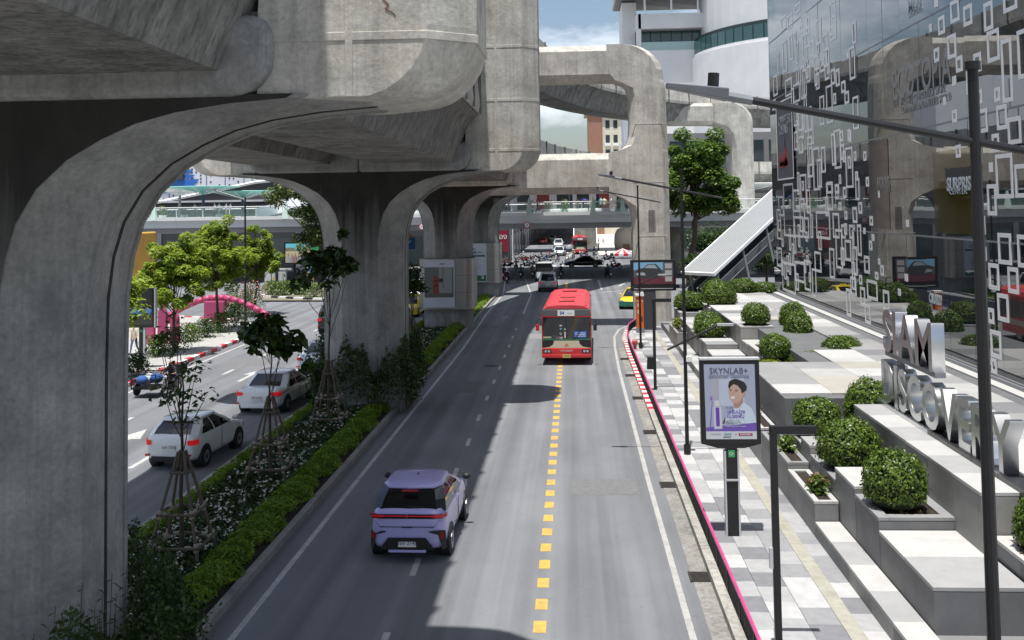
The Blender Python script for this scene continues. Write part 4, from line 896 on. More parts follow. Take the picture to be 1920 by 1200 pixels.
# shrubs around the piers
def screen(label, x, y, hx, hy, zt, n, sz=.11):
    t = thing('pier_shrubs', label, 'shrub', (x, y, .1)); a = RNG.uniform(0, 1, n); per = []
    u = RNG.uniform(-1, 1, n); s = RNG.integers(0, 4, n); th = RNG.normal(0, .16, n)
    X_ = np.where(s == 0, u*hx, np.where(s == 1, u*hx, np.where(s == 2, hx, -hx)))+th; Y_ = np.where(s == 0, -hy, np.where(s == 1, hy, u*hy))+RNG.normal(0, .16, n)
    top = zt*(.8+.2*np.sin(X_*3.1+Y_*2.3)+.12*np.sin(X_*8)); Z_ = RNG.beta(2.2, 1.1, n)*top+.1
    v, f = leaves(np.stack([X_, Y_, Z_], 1), np.tile([0, -.6, .6], (n, 1)), sz, .6, .8); link('foliage', np_mesh('foliage', v, f, LF_DARK), t)
    return t
t = screen('leafy shrubs growing up the bamboo canes round the second pier', -8.3, 41, 1.85, 1.65, 2.6, 11000, .13)
canes = []
for k in range(34):
    u = k/34*4; s = int(u); q = (u-s)*2-1; X_, Y_ = ((q*1.75, -1.6), (1.75, q*1.6), (-q*1.75, 1.6), (-1.75, -q*1.6))[s]
    MB().cyl((X_, Y_, -.05), (X_*random.uniform(.97, 1.02), Y_, random.uniform(1.7, 2.1)), .022, .018, 5).ob('cane', BAMB, t)
for z in (1.5,):
    for a, b in (((-1.8, -1.62), (1.8, -1.62)), ((1.78, -1.65), (1.78, 1.65)), ((-1.78, -1.65), (-1.78, 1.65))): MB().cyl((*a, z), (*b, z), .022, n=5).ob('tie_rail', BAMB, t)
screen('dense small leaved shrubs climbing round the nearest stained pier', -8.3, 14.75, 1.95, 2.0, 2.35, 24000, .085)
t = thing('tall_shoots', 'upright leafy shoots sprouting above the nearest pier shrubs', 'shrub', (-7.6, 13.6, .1))
for i in range(26):
    x, y = random.uniform(-1.2, 1.5), random.uniform(-.9, 2.4)
    if -1.4 < x < .75 and -.45 < y: x = .95+random.uniform(0, .35)
    h = random.uniform(2.1, 2.9); mb = MB().cyl((x, y, 0), (x+.1, y, h), .009, .004, 4)
    for k in range(12):
        z = h*(.35+.65*k/12); s = 1 if k % 2 else -1; mb.quad((x, y, z), (x+s*.05, y-.03, z+.05), (x+s*.11, y, z+.06), (x+s*.06, y+.03, z+.04))
    mb.ob('shoot', LF_DARK, t)
# roadside shrubs on the left
k = 0
LBL = ['thick', 'grey green', 'spreading', 'rounded', 'ragged', 'bushy', 'leafy', 'tangled', 'airy', 'dusty', 'low', 'dense']
for i, (px, py, r, h) in enumerate(((262, 705, .9, 1.1), (300, 668, .9, 1.2), (335, 655, 1.0, 1.3), (362, 640, .9, 1.1), (392, 632, 1.0, 1.2), (420, 622, 1.1, 1.3), (446, 612, 1.2, 1.6), (466, 602, 1.3, 2.3), (478, 590, 1.2, 2.6), (440, 590, 1.0, 1.6))):
    p = gp(px, py, .14); fl = (PFL, 90) if i in (7, 8) else None
    shrub('roadside_shrub', '%s roadside shrub %s behind the red and white kerb' % (LBL[i], 'with pink blooms' if fl else 'in the planted strip'), p.x-.2, p.y, .12, r, h, 900, LF_BUSH if i % 2 else LF_DARK, .16, fl)
for i, (px, py) in enumerate(((510, 552), (528, 553), (546, 551), (564, 552), (590, 556))):
    p = gp(px, py, .14); shrub('island_shrub', '%s shrub on the striped traffic island' % LBL[i+2], p.x, p.y, .12, 1.3, 1.3, 800, LF_BUSH, .2, (PFL, 20) if i == 3 else None)
# ================================================================ vehicles
def paint(name, c, metal=.25, rough=.28): return mat(name, c, rough, metal, coat=.6)
BODY = {'hatch': [(0, .78, .42, .82), (.012, .88, .33, .95), (.05, .965, .24, 1.02), (.18, 1, .2, 1.01), (.5, 1, .19, .96), (.72, 1, .2, .94), (.86, .975, .21, .86), (.95, .92, .22, .75), (.985, .84, .28, .66), (1, .72, .36, .58)],
        'sedan': [(0, .78, .42, .84), (.012, .88, .33, .94), (.05, .965, .24, .985), (.16, 1, .2, .99), (.3, 1, .19, .95), (.5, 1, .19, .93), (.74, 1, .2, .91), (.88, .97, .21, .82), (.96, .91, .22, .71), (.988, .84, .28, .63), (1, .72, .36, .56)],
        'suv': [(0, .8, .5, .92), (.012, .9, .4, 1.06), (.05, .97, .3, 1.12), (.18, 1, .25, 1.12), (.5, 1, .24, 1.1), (.72, 1, .25, 1.08), (.86, .98, .25, 1.02), (.96, .93, .28, .9), (.99, .85, .34, .8), (1, .76, .42, .7)]}
CAB = {'hatch': (.03, .16, .50, .735, 1.0), 'sedan': (.15, .3, .54, .745, .97), 'suv': (.02, .075, .55, .735, 1.1), 'pickup': (.36, .4, .6, .76, 1.1)}
def wheel(t, x, y, r, w, s):
    o = MB().cyl((x-w/2, y, r), (x+w/2, y, r), r, n=20).ob('wheel', TYRE, t, bevel=.03)
    MB().cyl((x+s*(w/2-.02), y, r), (x+s*(w/2+.012), y, r), r*.64, n=14).ob('rim', m_('alloy_rim', (.3, .31, .32), .3, .8), o)
    MB().cyl((x+s*(w/2+.01), y, r), (x+s*(w/2+.018), y, r), r*.2, n=8).ob('hub_cap', DPLAST, o)
def car(name, label, loc, rz, kind, pm, L_=4.2, W_=1.75, Hh=1.52, lit=False, plate=None, roofm=None, taxi=None, low=None, extra=None, zs=1., group=None):
    t = thing(name, label, 'car' if kind != 'pickup' else 'truck', loc, rz, group); w = W_/2; k2 = 'suv' if kind == 'pickup' else kind
    rings = []
    for q, f, zb, zt in BODY[k2]:
        y = -L_/2+q*L_; ww = w*f; zt *= zs
        if kind == 'pickup' and q < .4: zt = 1.05
        half = [(.0, zb), (.8*ww, zb), (.96*ww, zb+.1), (ww, zb+(zt-zb)*.42), (.985*ww, zb+(zt-zb)*.72), (.93*ww, zt-.03), (.78*ww, zt+.015), (0, zt+.035)]
        rings.append([(x, y, z) for x, z in half]+[(-x, y, z) for x, z in half[-2:0:-1]])
    body = MB().loft(rings); o = body.ob('body', pm, t, smooth=True, sub=1)
    OUT = [(w*f_, -L_/2+q_*L_) for q_, f_, _a, _b in BODY[k2]]; OUT[0] = (w*.70, -L_/2); OUT[-1] = (w*.66, L_/2)
    def wrap(nm, xa, yend, z0, z1, mm, s, off=.012, front=False, par=t, th=.0):
        # strip hugging the body outline from half width xa round the corner to yend
        pts = [(0, OUT[0][1])]+OUT if not front else [(0, OUT[-1][1])]+OUT[::-1]; P_ = []
        x0_, y0_ = xa, pts[0][1]; P_.append((xa, pts[1][1] if xa <= pts[1][0] else pts[2][1]))
        for x_, y_ in pts[1:]:
            if x_ <= xa: continue
            if (y_ < yend) != front: P_.append((x_, y_))
            else: break
        P_.append((P_[-1][0]+.002, yend)); c_ = Vector((0, 0)); o_ = []
        for x_, y_ in P_: o_.append((s*(x_+off*(1 if abs(y_) < L_/2-.02 else .3)), y_+(-off if not front else off)*(1 if abs(y_) > L_/2-.08*L_ else .2)))
        mb_ = MB(); k_ = len(o_); zm = lerp(z0, z1, .62); tp = (lambda i_: 1. if (nm not in ('tail_light', 'headlight') or i_ > 0) else .35); mb_.add([(x_, y_, lerp(zm, z0, tp(i_))) for i_, (x_, y_) in enumerate(o_)]+[(x_, y_, lerp(zm, z1, tp(i_))) for i_, (x_, y_) in enumerate(o_)], [(i_, i_+1, k_+i_+1, k_+i_) for i_ in range(k_-1)]); return mb_.ob(nm, mm, par)
    if low:
        for s in (1, -1): wrap('lower_body', .0, L_*.3, .24, .70, low, s, .014); wrap('lower_body', .0, L_*.1, .24, .62, low, s, .014, True)
    r0_, r1_, f1_, f0_, bz = CAB[kind]; bz *= zs
    lv = []
    for q in (0, .5, 1):
        yr = -L_/2+L_*lerp(r0_, r1_, q**1.0)-(.04 if q == .5 else 0); yf = -L_/2+L_*lerp(f0_, f1_, q)+(.05 if q == .5 else 0); ww = w*lerp(.94, .76, q)+(.025 if q == .5 else 0); z = lerp(bz-.06, Hh-.07, q)
        a, b = yr+.2, yf-.26; sd = lambda s: a+(b-a)*s
        h = [(0, yr-.05), (.76*ww, yr), (ww, yr+.2), (ww, sd(.1)), (ww, sd(.46)), (ww, sd(.5)), (ww, sd(.94)), (.965*ww, yf-.14), (.84*ww, yf), (0, yf+.07)]
        lv.append([(x, y, z) for x, y in h]+[(-x, y, z) for x, y in h[-2:0:-1]])
    names = {0: 'rear_window', 17: 'rear_window', 3: 'side_window', 5: 'side_window', 12: 'side_window', 14: 'side_window', 8: 'windshield', 9: 'windshield'}
    if extra == 'dolphin': names.update({1: 'quarter_glass', 2: 'quarter_glass', 15: 'quarter_glass', 16: 'quarter_glass'})
    grp = {}
    for i in range(18): grp.setdefault((names.get(i, 'pillar'), i if names.get(i) == 'side_window' else (0 if names.get(i) in ('rear_window', 'windshield') else {1: 1, 2: 1, 4: 2, 6: 3, 7: 3, 10: 4, 11: 4, 13: 5, 15: 6, 16: 6}[i])), []).append(i)
    for (nm, _), idx in grp.items():
        mb = MB()
        for i in idx:
            j = (i+1) % 18
            for q in (0, 1): mb.quad(lv[q][i], lv[q][j], lv[q+1][j], lv[q+1][i])
        mm = DGLASS if nm != 'pillar' else pm
        if nm == 'quarter_glass': mm = DGLASS
        mb.ob(nm, mm, t, smooth=(nm == 'pillar'))
    rr = lv[2]; cy = sum(p[1] for p in rr)/18
    def sc(f, dz): return [(x*f, cy+(y-cy)*f, z+dz) for x, y, z in rr]
    ov = [(x*1.015, y-(.09 if i in (0, 1, 17) and kind in ('hatch', 'suv') else 0), z+.0) for i, (x, y, z) in enumerate(rr)]
    MB().loft([ov, sc(1.0, .045), sc(.9, .072), sc(.5, .085), sc(.05, .088)]).ob('roof', roofm or pm, t, smooth=True)
    wr = .31 if kind != 'suv' and kind != 'pickup' else .35
    for yy in (-L_*.315, L_*.315):
        for s in (1, -1):
            MB().cyl((s*(w-.24), yy, wr+.02), (s*(w+.006), yy, wr+.02), wr+.055, n=20).ob('wheel_arch', DPLAST, t); wheel(t, s*(w-.1), yy, wr, .22, s)
    tl = REDLIT if lit else REDL; zl = bz-.22 if kind != 'sedan' else bz-.16
    yb = -L_/2
    if extra != 'dolphin':
        for s in (1, -1):
            x0, x1 = sorted((s*w*.64, s*w*.93)); wrap('tail_light', w*(.58 if kind != 'hatch' else .68), yb+.075*L_, zl-.07, zl+.08, tl, s)
            MB().box((x0, yb-.004, .42*zs), (x0+.14, yb+.05, .48*zs)).ob('reflector', REDL, t)
        MB().box((-w*.7, yb-.02, .27), (w*.7, yb+.2, .44)).ob('rear_bumper', DPLAST if kind != 'sedan' else pm, t, bevel=.03)
    for s in (1, -1):
        wrap('headlight', w*.42, L_/2-.08*L_, .58*zs, .72*zs, HEADL, s, .012, True)
        MB().sph((s*(w+.09), -L_/2+L_*(f0_-.06), bz+.06), (.11, .07, .075), 8, 6).ob('mirror', pm if extra != 'dolphin' else DPLAST, t, smooth=True)
        MB().box((s*w*1.0-.01, -.05*L_, bz-.17), (s*w*1.0+.012, -.05*L_+.16, bz-.14)).ob('door_handle', pm, t)
        MB().box((s*w*.998-.006, -.02*L_-.006, .3), (s*w*.998+.004, -.02*L_+.006, bz-.06)).ob('door_gap', DPLAST, t)
    MB().box((-w*.5, L_/2-.06, .3), (w*.5, L_/2+.01, .5)).ob('grille', DPLAST, t, bevel=.02)
    zp = .66*zs if extra != 'dolphin' else .45
    MB().box((-.2, yb-.03, zp-.075), (.2, yb+.03, zp+.075)).ob('number_plate', PLATE, t)
    if plate: txt('plate_text', plate, .115, SIGNK, t, (0, yb-.032, zp+.01), (R(90), 0, 0), ext=.001)
    if taxi: MB().box((-.28, -.1, Hh+.01), (.28, .08, Hh+.13)).ob('taxi_sign', taxi, t, bevel=.03)
    t['_'] = 0; del t['_']
    if extra == 'dolphin':
        for s in (1, -1):
            wrap('light_bar', .0, yb+.05*L_, .985, 1.085, m_('lens_black', (.012, .01, .012), .15, coat=.5), s, .014); wrap('light_strip', .0, yb+.03*L_, 1.035, 1.055, mat('led_red', (.6, .02, .03), .2, emit=.2) if 'led_red' not in bpy.data.materials else bpy.data.materials['led_red'], s, .02)
            wrap('tail_light', .5, yb+.07*L_, .995, 1.08, REDL, s, .018); wrap('reflector', .66, yb+.02*L_, .56, .68, REDL, s, .014)
    return t
LAV = paint('lavender_paint', (.45, .425, .74), .0, .22)
p = gp(779, 1000); cx, cy = -3.74, 25.0
t = car('parked_car', 'lavender hatchback driving along the shaded lane of the wide road', (cx, cy, 0), R(-1.2), 'hatch', LAV, 4.15, 1.77, 1.57, extra='dolphin', plate='8ขง 2146', zs=1.15)
t.name = 'lavender_car'; yb = -4.15/2; w = .885
for s in (1, -1):
    MB().add([(s*.72, yb+.0, .74), (s*.48, yb-.02, .715), (s*.48, yb-.02, .695), (s*.70, yb-.01, .64), (s*.78, yb+.06, .3), (s*.86, yb+.2, .3), (s*.84, yb+.14, .7)], [(0, 1, 2, 3, 4, 5, 6)] if s < 0 else [(6, 5, 4, 3, 2, 1, 0)]).ob('air_vent', DPLAST, t)
MB().add([(-.42, yb-.035, .58), (.42, yb-.035, .58), (.62, yb-.02, .32), (.62, yb+.05, .28), (-.62, yb+.05, .28), (-.62, yb-.02, .32)], [(0, 5, 2, 1), (5, 4, 3, 2)]).ob('diffuser', DPLAST, t)
MB().box((-.42, yb-.045, .255), (.42, yb+.04, .31)).ob('skid_plate', LAV, t, bevel=.015)
MB().box((-.18, yb+.36, 1.475), (.18, yb+.46, 1.495)).ob('brake_light', REDL, t); MB().tube([(0, yb+.14, 1.2), (.35, yb+.13, 1.21)], .012, 5).ob('wiper', DPLAST, t)
MB().box((-.6, yb-.016, .80), (.6, yb+.02, .81)).ob('tailgate_gap', DPLAST, t); MB().box((-.12, yb-.02, .79), (.12, yb+.0, .815)).ob('tailgate_handle', DPLAST, t)
for s in (1, -1): MB().add([(s*.6, yb-.014, .8), (s*.72, yb-.012, .96), (s*.728, yb-.012, .96), (s*.61, yb-.014, .8)], [(0, 1, 2, 3) if s < 0 else (3, 2, 1, 0)]).ob('tailgate_gap', DPLAST, t); MB().sph((0, -.6, 1.585), (.02, .07, .035), 6, 5).ob('roof_antenna', DPLAST, t)
WP = paint('white_paint', (.74, .76, .77), .05, .25); SILV = paint('silver_paint', (.45, .47, .49), .5, .3); BLK = paint('black_paint', (.012, .012, .014), .2, .2); DKB = paint('dark_brown_paint', (.03, .025, .022), .3, .25)
TY = paint('taxi_yellow', (.72, .55, .02), .0, .3); TG = paint('taxi_green', (.02, .14, .09), .0, .3); ORR = paint('orange_red_paint', (.6, .06, .03), .0, .3); PURP = paint('purple_paint', (.25, .04, .24), .2, .3)
car('white_hatchback', 'white hatchback with a black rear window in the shaded cab lane', (-12.2, 32.9, 0), R(-5), 'hatch', WP, 3.95, 1.7, 1.48, True, 'ฌห 7256', zs=1.07)
car('white_sedan', 'white saloon car with lit red tail lights behind the drooping sapling', (-12.1, 41.7, 0), R(-5), 'sedan', WP, 4.7, 1.86, 1.44, True, 'กท 318')
car('pale_sedan', 'pale blue white saloon car close to the fenced pier', (-12.35, 51.0, 0), R(-2), 'sedan', paint('pale_blue_paint', (.6, .66, .71), .2, .28), 4.8, 1.83, 1.45, False, '5กส 44')
car('dark_suv', 'dark brown sport utility car on the bright open road by the striped island', (-15.6, 67.8, 0), R(-1), 'suv', DKB, 4.7, 1.86, 1.8, True, 'ขจ 90')
car('taxi', 'yellow and green taxi in front of the dark sport utility car', (-17.2, 79, 0), R(-4), 'sedan', TY, 4.6, 1.75, 1.48, taxi=TY, low=TG)
car('taxi', 'yellow green taxi half hidden behind the red poster light box', (-12.3, 77, 0), R(180), 'sedan', TY, 4.6, 1.75, 1.48, taxi=TY, low=TY)
car('taxi', 'dark green car queued before the yellow taxi beyond the second pier', (-12.0, 69, 0), R(180), 'sedan', TG, 4.6, 1.75, 1.46)
car('white_van', 'white car behind the leafy saplings near the first light box', (-13.2, 88, 0), R(175), 'suv', WP, 4.8, 1.85, 1.85)
car('taxi', 'yellow and green taxi turning in beside the orange phone kiosk', (4.75, 81.5, 0), R(165), 'sedan', TY, 4.6, 1.75, 1.48, taxi=TY, low=TG)
car('silver_suv', 'silver grey people carrier ahead of the red bus with lit brake lamps', (-2.45, 98.6, 0), R(0), 'suv', SILV, 4.6, 1.8, 1.75, True, 'ขน 51')
car('black_sedan', 'black saloon car crossing the shaded junction', (1.3, 137, 0), R(90), 'sedan', BLK, 5.0, 1.88, 1.5)
car('white_taxi', 'white car waiting behind motorcycles across the junction', (-2.35, 171, 0), R(180), 'sedan', WP, 4.6, 1.78, 1.5)
car('white_suv', 'white car behind another white car across the junction', (-2.9, 203, 0), R(180), 'suv', WP, 4.7, 1.85, 1.8)
car('red_car', 'orange red car parked along the dark shop wall', (-6.6, 226, 0), R(2), 'hatch', ORR, 4.2, 1.75, 1.5)
car('white_car', 'white car beyond the orange red one by the shop wall', (-5.0, 246, 0), R(2), 'sedan', WP, 4.6, 1.78, 1.48)
for px, py, c, lb, rz in ((553, 500, WP, 'white sport utility car passing under the blue street sign', 82), (575, 514, WP, 'white saloon car seen beneath the group photo screen', 84), (600, 514, PURP, 'purple car behind the chevron marker', 84)):
    p = gp(px, py); car('passing_car', lb, (p.x, p.y+2, 0), R(rz), 'suv' if py < 505 else 'sedan', c, 4.7, 1.84, 1.62)
# pickup with canopy ahead of the people carrier
t = car('pickup_truck', 'canopied pickup truck with an open dark rear waiting at the junction', (-3.2, 112.5, 0), 0, 'pickup', WP, 5.2, 1.8, 1.75)
MB().box((-.86, -2.6, 1.06), (.86, -.55, 1.95)).ob('canopy_frame', mat('canopy_dark', (.015, .015, .016), .7), t); MB().box((-.92, -2.7, 1.95), (.92, -.5, 2.08)).ob('canopy_roof', WP, t, bevel=.05)
MB().box((-.8, -2.62, .6), (.8, -2.56, 1.06)).ob('tailgate', WP, t)
# ---- buses
BR = mat('bus_red', (.50, .025, .03), .35, coat=.35, var=.12, scale=1.5); BRR = mat('bus_roof_red', (.52, .055, .07), .5, var=.15, scale=1.2, dirt=.3, dcol=(.42, .07, .08)); CREAM = mat('bus_cream', (.55, .49, .36), .45)
def bus(label, loc, rz, L_=10.2, W_=2.46, Hh=2.98, route='54', detail=True):
    t = thing('city_bus', label, 'bus', loc, rz); w = W_/2   # front at -y
    y0, y1 = 0., L_
    MB().prism([(-w, .42), (w, .42), (w, 2.55), (w-.1, 2.8), (w-.35, 2.92), (-w+.35, 2.92), (-w+.1, 2.8), (-w, 2.55)], 'y', .12, y1).ob('body', BR, t, bevel=.05)
    MB().prism([(-w+.05, 2.76), (w-.05, 2.76), (w-.32, 2.95), (.4, 3.0), (-.4, 3.0), (-w+.32, 2.95)], 'y', .02, y1-.05).ob('roof', BRR, t, bevel=.04)
    for i, y in enumerate((1.5, 4.0, 7.8)):
        h = MB().box((-.42, y, 2.96), (.42, y+.75, 3.06+.05*(i == 2))).ob('roof_hatch', BR if i == 0 else BRR, t, bevel=.03)
        MB().box((-.36, y-.012, 2.98), (.36, y+.02, 3.04)).ob('hatch_edge', DPLAST, h)
    for x in (-1.0, -.45, .45, 1.0): MB().sph((x, .1, 2.95), .035, 6, 4).ob('marker_lamp', REDL, t)
    MB().box((-w+.04, -.005, 2.42), (w-.04, .16, 2.76)).ob('front_header', mat('header_grey', (.1, .105, .11), .4) if 'header_grey' not in bpy.data.materials else bpy.data.materials['header_grey'], t, bevel=.03)
    o = MB().box((-.42, -.03, 2.44), (.42, .0, 2.72)).ob('route_board', PLATE, t)
    txt('route_number', route, .22, m_('route_blue', (.03, .07, .3), .5), o, (-.2, -.032, 2.58), ext=.001, bold=.008); txt('route_text', 'วงกลม', .1, m_('route_grey', (.25, .25, .3), .5), o, (.17, -.032, 2.575), ext=.001)
    MB().box((-w+.07, -.0, 1.3), (w-.07, .06, 2.38)).ob('windshield', mat('bus_glass', (.012, .016, .016), .03, spec=.9, coat=.5) if 'bus_glass' not in bpy.data.materials else bpy.data.materials['bus_glass'], t, bevel=.02)
    MB().box((-.025, -.012, 1.3), (.025, .01, 2.38)).ob('windshield_divider', DPLAST, t)
    MB().box((-w+.02, -.012, 2.38), (w-.02, .06, 2.43)).ob('header_trim', BR, t)
    if detail:
        for x, z, a, b, c in ((-.28, 1.55, .1, .12, (.5, .55, .6)), (-.27, 1.8, .1, .08, (.1, .3, .4)), (-.27, 1.96, .12, .06, (.6, .6, .6)), (-.05, 1.5, .1, .3, (.55, .53, .45)), (-.05, 1.78, .1, .06, (.6, .6, .6)), (-.35, 1.36, .32, .1, (.55, .35, .4)), (-.95, 1.38, .4, .08, (.45, .42, .25)), (-.55, 1.42, .3, .12, (.06, .07, .09))):
            MB().box((x-a/2, -.006, z-b/2), (x+a/2, .0, z+b/2)).ob('dashboard_item', m_('dash_%g_%g' % (x, z), c, .6), t)
        MB().box((.38, -.008, 1.36), (1.0, .0, 1.68)).ob('dashboard_board', m_('dash_blue', (.03, .12, .5), .5), t)
        for k in range(3): MB().box((.43, -.012, 1.42+.08*k), (.95, -.008, 1.45+.08*k)).ob('board_line', PLATE, t)
        for x in (-.5, .35): MB().tube([(x, -.03, 1.28), (x+.35, -.03, 1.75)], .014, 4).ob('wiper', DPLAST, t)
    MB().box((-w+.02, -.03, 1.22), (w-.02, .1, 1.3)).ob('green_band', m_('bus_green', (.02, .11, .07), .4), t, bevel=.02)
    MB().add([(-.62, -.035, 1.22), (.62, -.035, 1.22), (.66, -.035, 1.05), (.82, -.035, .92), (1.2, -.035, .86), (-1.2, -.035, .86), (-.82, -.035, .92), (-.66, -.035, 1.05)], [(0, 1, 2, 3, 4, 5, 6, 7)][::-1]).ob('front_panel', CREAM, t)
    for s in (1, -1):
        MB().add([(s*.66, -.034, 1.2), (s*1.2, -.034, 1.2), (s*1.2, -.034, .88), (s*.84, -.034, .92), (s*.68, -.034, 1.06)], [(0, 1, 2, 3, 4) if s < 0 else (4, 3, 2, 1, 0)]).ob('corner_panel', DPLAST, t)
    MB().box((-w+.0, -.06, .48), (w, .15, .86)).ob('bumper', BR, t, bevel=.05)
    MB().box((-w+.0, -.075, .36), (w, .15, .56)).ob('lower_bumper', BR, t, bevel=.05)
    for s in (1, -1):
        for x in (.88, 1.04): MB().cyl((s*x, -.075, .7), (s*x, -.04, .7), .06, n=10).ob('headlight', HEADL, t)
        MB().box((s*.96-.2, -.066, .62), (s*.96+.2, -.05, .79)).ob('lamp_panel', DPLAST, t)
        MB().tube([(s*w, .1, 2.3), (s*(w+.22), -.1, 2.25), (s*(w+.24), -.1, 2.0)], .015, 5).ob('mirror_arm', DPLAST, t)
        MB().box((s*(w+.2)-.09, -.14, 1.72), (s*(w+.2)+.09, -.06, 2.05)).ob('mirror', BR if s < 0 else DPLAST, t, bevel=.02)
        for k in range(7): MB().box((s*w-.012, .9+1.3*k, 1.35), (s*w+.006, 2.05+1.3*k, 2.3)).ob('side_window', DGLASS, t)
        MB().box((s*w-.01, .2, .9), (s*w+.008, L_-.1, 1.22)).ob('cream_band', CREAM, t)
        for y in (2.1, L_-2.6): wheel(t, s*(w-.17), y, .46, .28, s)
    MB().add([(0, -.04, 1.1), (.05, -.04, 1.02), (-.05, -.04, 1.02)], [(0, 2, 1)]).ob('emblem', m_('emblem_red', (.5, .05, .05), .4), t)
    for s in (1, -1): MB().add([(s*.015, -.041, 1.0), (s*.075, -.041, 1.0), (s*.1, -.041, .94), (s*.04, -.041, .94)], [(0, 1, 2, 3) if s < 0 else (3, 2, 1, 0)]).ob('emblem', m_('emblem_red'), t)
    txt('bumper_lettering', 'MITSUBISHI', .12, m_('letter_silver', (.6, .6, .6), .4), t, (0, -.065, .72), ext=.002)
    MB().box((-.2, -.085, .38), (.2, -.07, .55)).ob('number_plate', m_('plate_yellow', (.5, .42, .12), .5), t); txt('plate_text', '12-3054', .09, SIGNK, t, (0, -.087, .47), ext=.001)
    return t
bus('red city bus route 54 with cream front panel approaching on the wide road', (-.42, 51.6, 0), R(-1.2))
bus('red city bus waiting behind motorcycles across the shaded junction', (1.2, 174, 0), R(1), route='15', detail=False)
# ================================================================ people
def skin_mesh(name, verts, edges, rad, sub=1):
    me = bpy.data.meshes.new('sk'); me.from_pydata(verts, edges, []); o = bpy.data.objects.new('sk', me); COL.objects.link(o)
    m = o.modifiers.new('s', 'SKIN'); m.use_smooth_shade = True
    for i, r in enumerate(rad):
        sv = me.skin_vertices[0].data[i]; sv.radius = r if isinstance(r, tuple) else (r, r); sv.use_root = (i == 0)
    s = o.modifiers.new('b', 'SUBSURF'); s.levels = sub; s.render_levels = sub
    dg = bpy.context.evaluated_depsgraph_get(); out = bpy.data.meshes.new_from_object(o.evaluated_get(dg)); out.name = name; bpy.data.objects.remove(o); bpy.data.meshes.remove(me); return out
PM = [SKIN, mat('hair_black', (.012, .01, .009), .6), mat('shirt_default', (.5, .5, .48), .8), mat('trousers_default', (.03, .035, .05), .8), mat('shoe_dark', (.02, .02, .02), .6)]
def body(pose):
    """pose: joint dict -> one continuous skinned body"""
    J = pose; V_ = []; E_ = []; Rd = []; idx = {}
    def j(n, p, r, par=None):
        idx[n] = len(V_); V_.append(p); Rd.append(r)
        if par: E_.append((idx[par], idx[n]))
    hp = Vector(J['hip']); ch = Vector(J['chest']); up = (ch-hp).normalized()
    j('hip', hp, (.155, .11)); j('waist', hp.lerp(ch, .4), (.135, .1), 'hip'); j('chest', ch, (.17, .115), 'waist'); nk = ch+up*.16; j('neck', nk, .055, 'chest')
    hd = Vector(J['head']); j('jaw', nk.lerp(hd, .45)+Vector((0, .015, 0)), .07, 'neck'); j('head', hd, (.085, .1), 'jaw'); j('crown', hd+Vector((0, 0, .09)), (.06, .07), 'head'); j('nose', hd+Vector((0, .1, -.03)), .016, 'head')
    for s, n in ((1, 'R'), (-1, 'L')):
        sh = ch+Vector((s*.17, 0, .06)); j('sh'+n, sh, .062, 'chest'); j('el'+n, J['el'+n], .045, 'sh'+n); j('wr'+n, J['wr'+n], .031, 'el'+n)
        d = (Vector(J['wr'+n])-Vector(J['el'+n])).normalized(); hw = Vector(J['wr'+n])+d*.07; j('hand'+n, hw, (.042, .022), 'wr'+n)
        for q in range(4): j('f%d%s' % (q, n), hw+d*(.085-.008*abs(q-1.5))+Vector((s*(q-1.5)*.018, .01, 0)), .009, 'hand'+n)
        j('th'+n, hw+d*.01+Vector((-s*.05, .03, 0)), .01, 'hand'+n)
        j('th0'+n, hp+Vector((s*.09, 0, -.06)), .095, 'hip'); j('kn'+n, J['kn'+n], .062, 'th0'+n); j('an'+n, J['an'+n], .042, 'kn'+n); j('to'+n, Vector(J['an'+n])+Vector(J.get('toe', (0, .17, -.05))), .035, 'an'+n)
    me = skin_mesh('person_body', V_, E_, Rd); [me.materials.append(m) for m in PM]
    nkz = nk; mi = []
    segs = [(0, idx['neck'], idx['jaw'])]
    bones = [('shirt', hp, ch, .16), ('shirt', ch, nk, .1), ('skin', nk, hd, .07), ('head', hd, hd+Vector((0, 0, .09)), .1)]
    for n in 'RL':
        s = 1 if n == 'R' else -1
        bones += [('shirt', ch+Vector((s*.17, 0, .06)), Vector(J['el'+n]), .06), ('skin', Vector(J['el'+n]), Vector(J['wr'+n])+(Vector(J['wr'+n])-Vector(J['el'+n])).normalized()*.18, .05), ('pants', hp+Vector((s*.09, 0, -.06)), Vector(J['kn'+n]), .09), ('pants', Vector(J['kn'+n]), Vector(J['an'+n]), .06), ('shoe', Vector(J['an'+n])+Vector((0, 0, -.02)), Vector(J['an'+n])+Vector(J.get('toe', (0, .17, -.05))), .05)]
    K = {'skin': 0, 'hair': 1, 'shirt': 2, 'pants': 3, 'shoe': 4}
    for pl in me.polygons:
        c = pl.center; best = (9, 'shirt')
        for nm, a, b, r in bones:
            ab = b-a; q = max(0, min(1, (c-a).dot(ab)/max(ab.length_squared, 1e-6))); dd = (c-(a+ab*q)).length-r
            if dd < best[0]: best = (dd, nm)
        nm = best[1]
        if nm == 'head' or (nm == 'skin' and c.z > hd.z-.06 and (c-hd).length < .2): nm = 'hair' if (c.z > hd.z+.05 or c.y < hd.y-.02) else 'skin'
        pl.material_index = K[nm]
    shade(me, True); return me
STAND = body({'hip': (0, 0, .92), 'chest': (0, .01, 1.3), 'head': (0, .03, 1.58), 'elR': (.25, -.02, 1.08), 'elL': (-.25, -.02, 1.08), 'wrR': (.26, .08, .86), 'wrL': (-.26, .08, .86), 'knR': (.1, .02, .48), 'knL': (-.1, .02, .48), 'anR': (.11, -.02, .08), 'anL': (-.11, -.02, .08)})
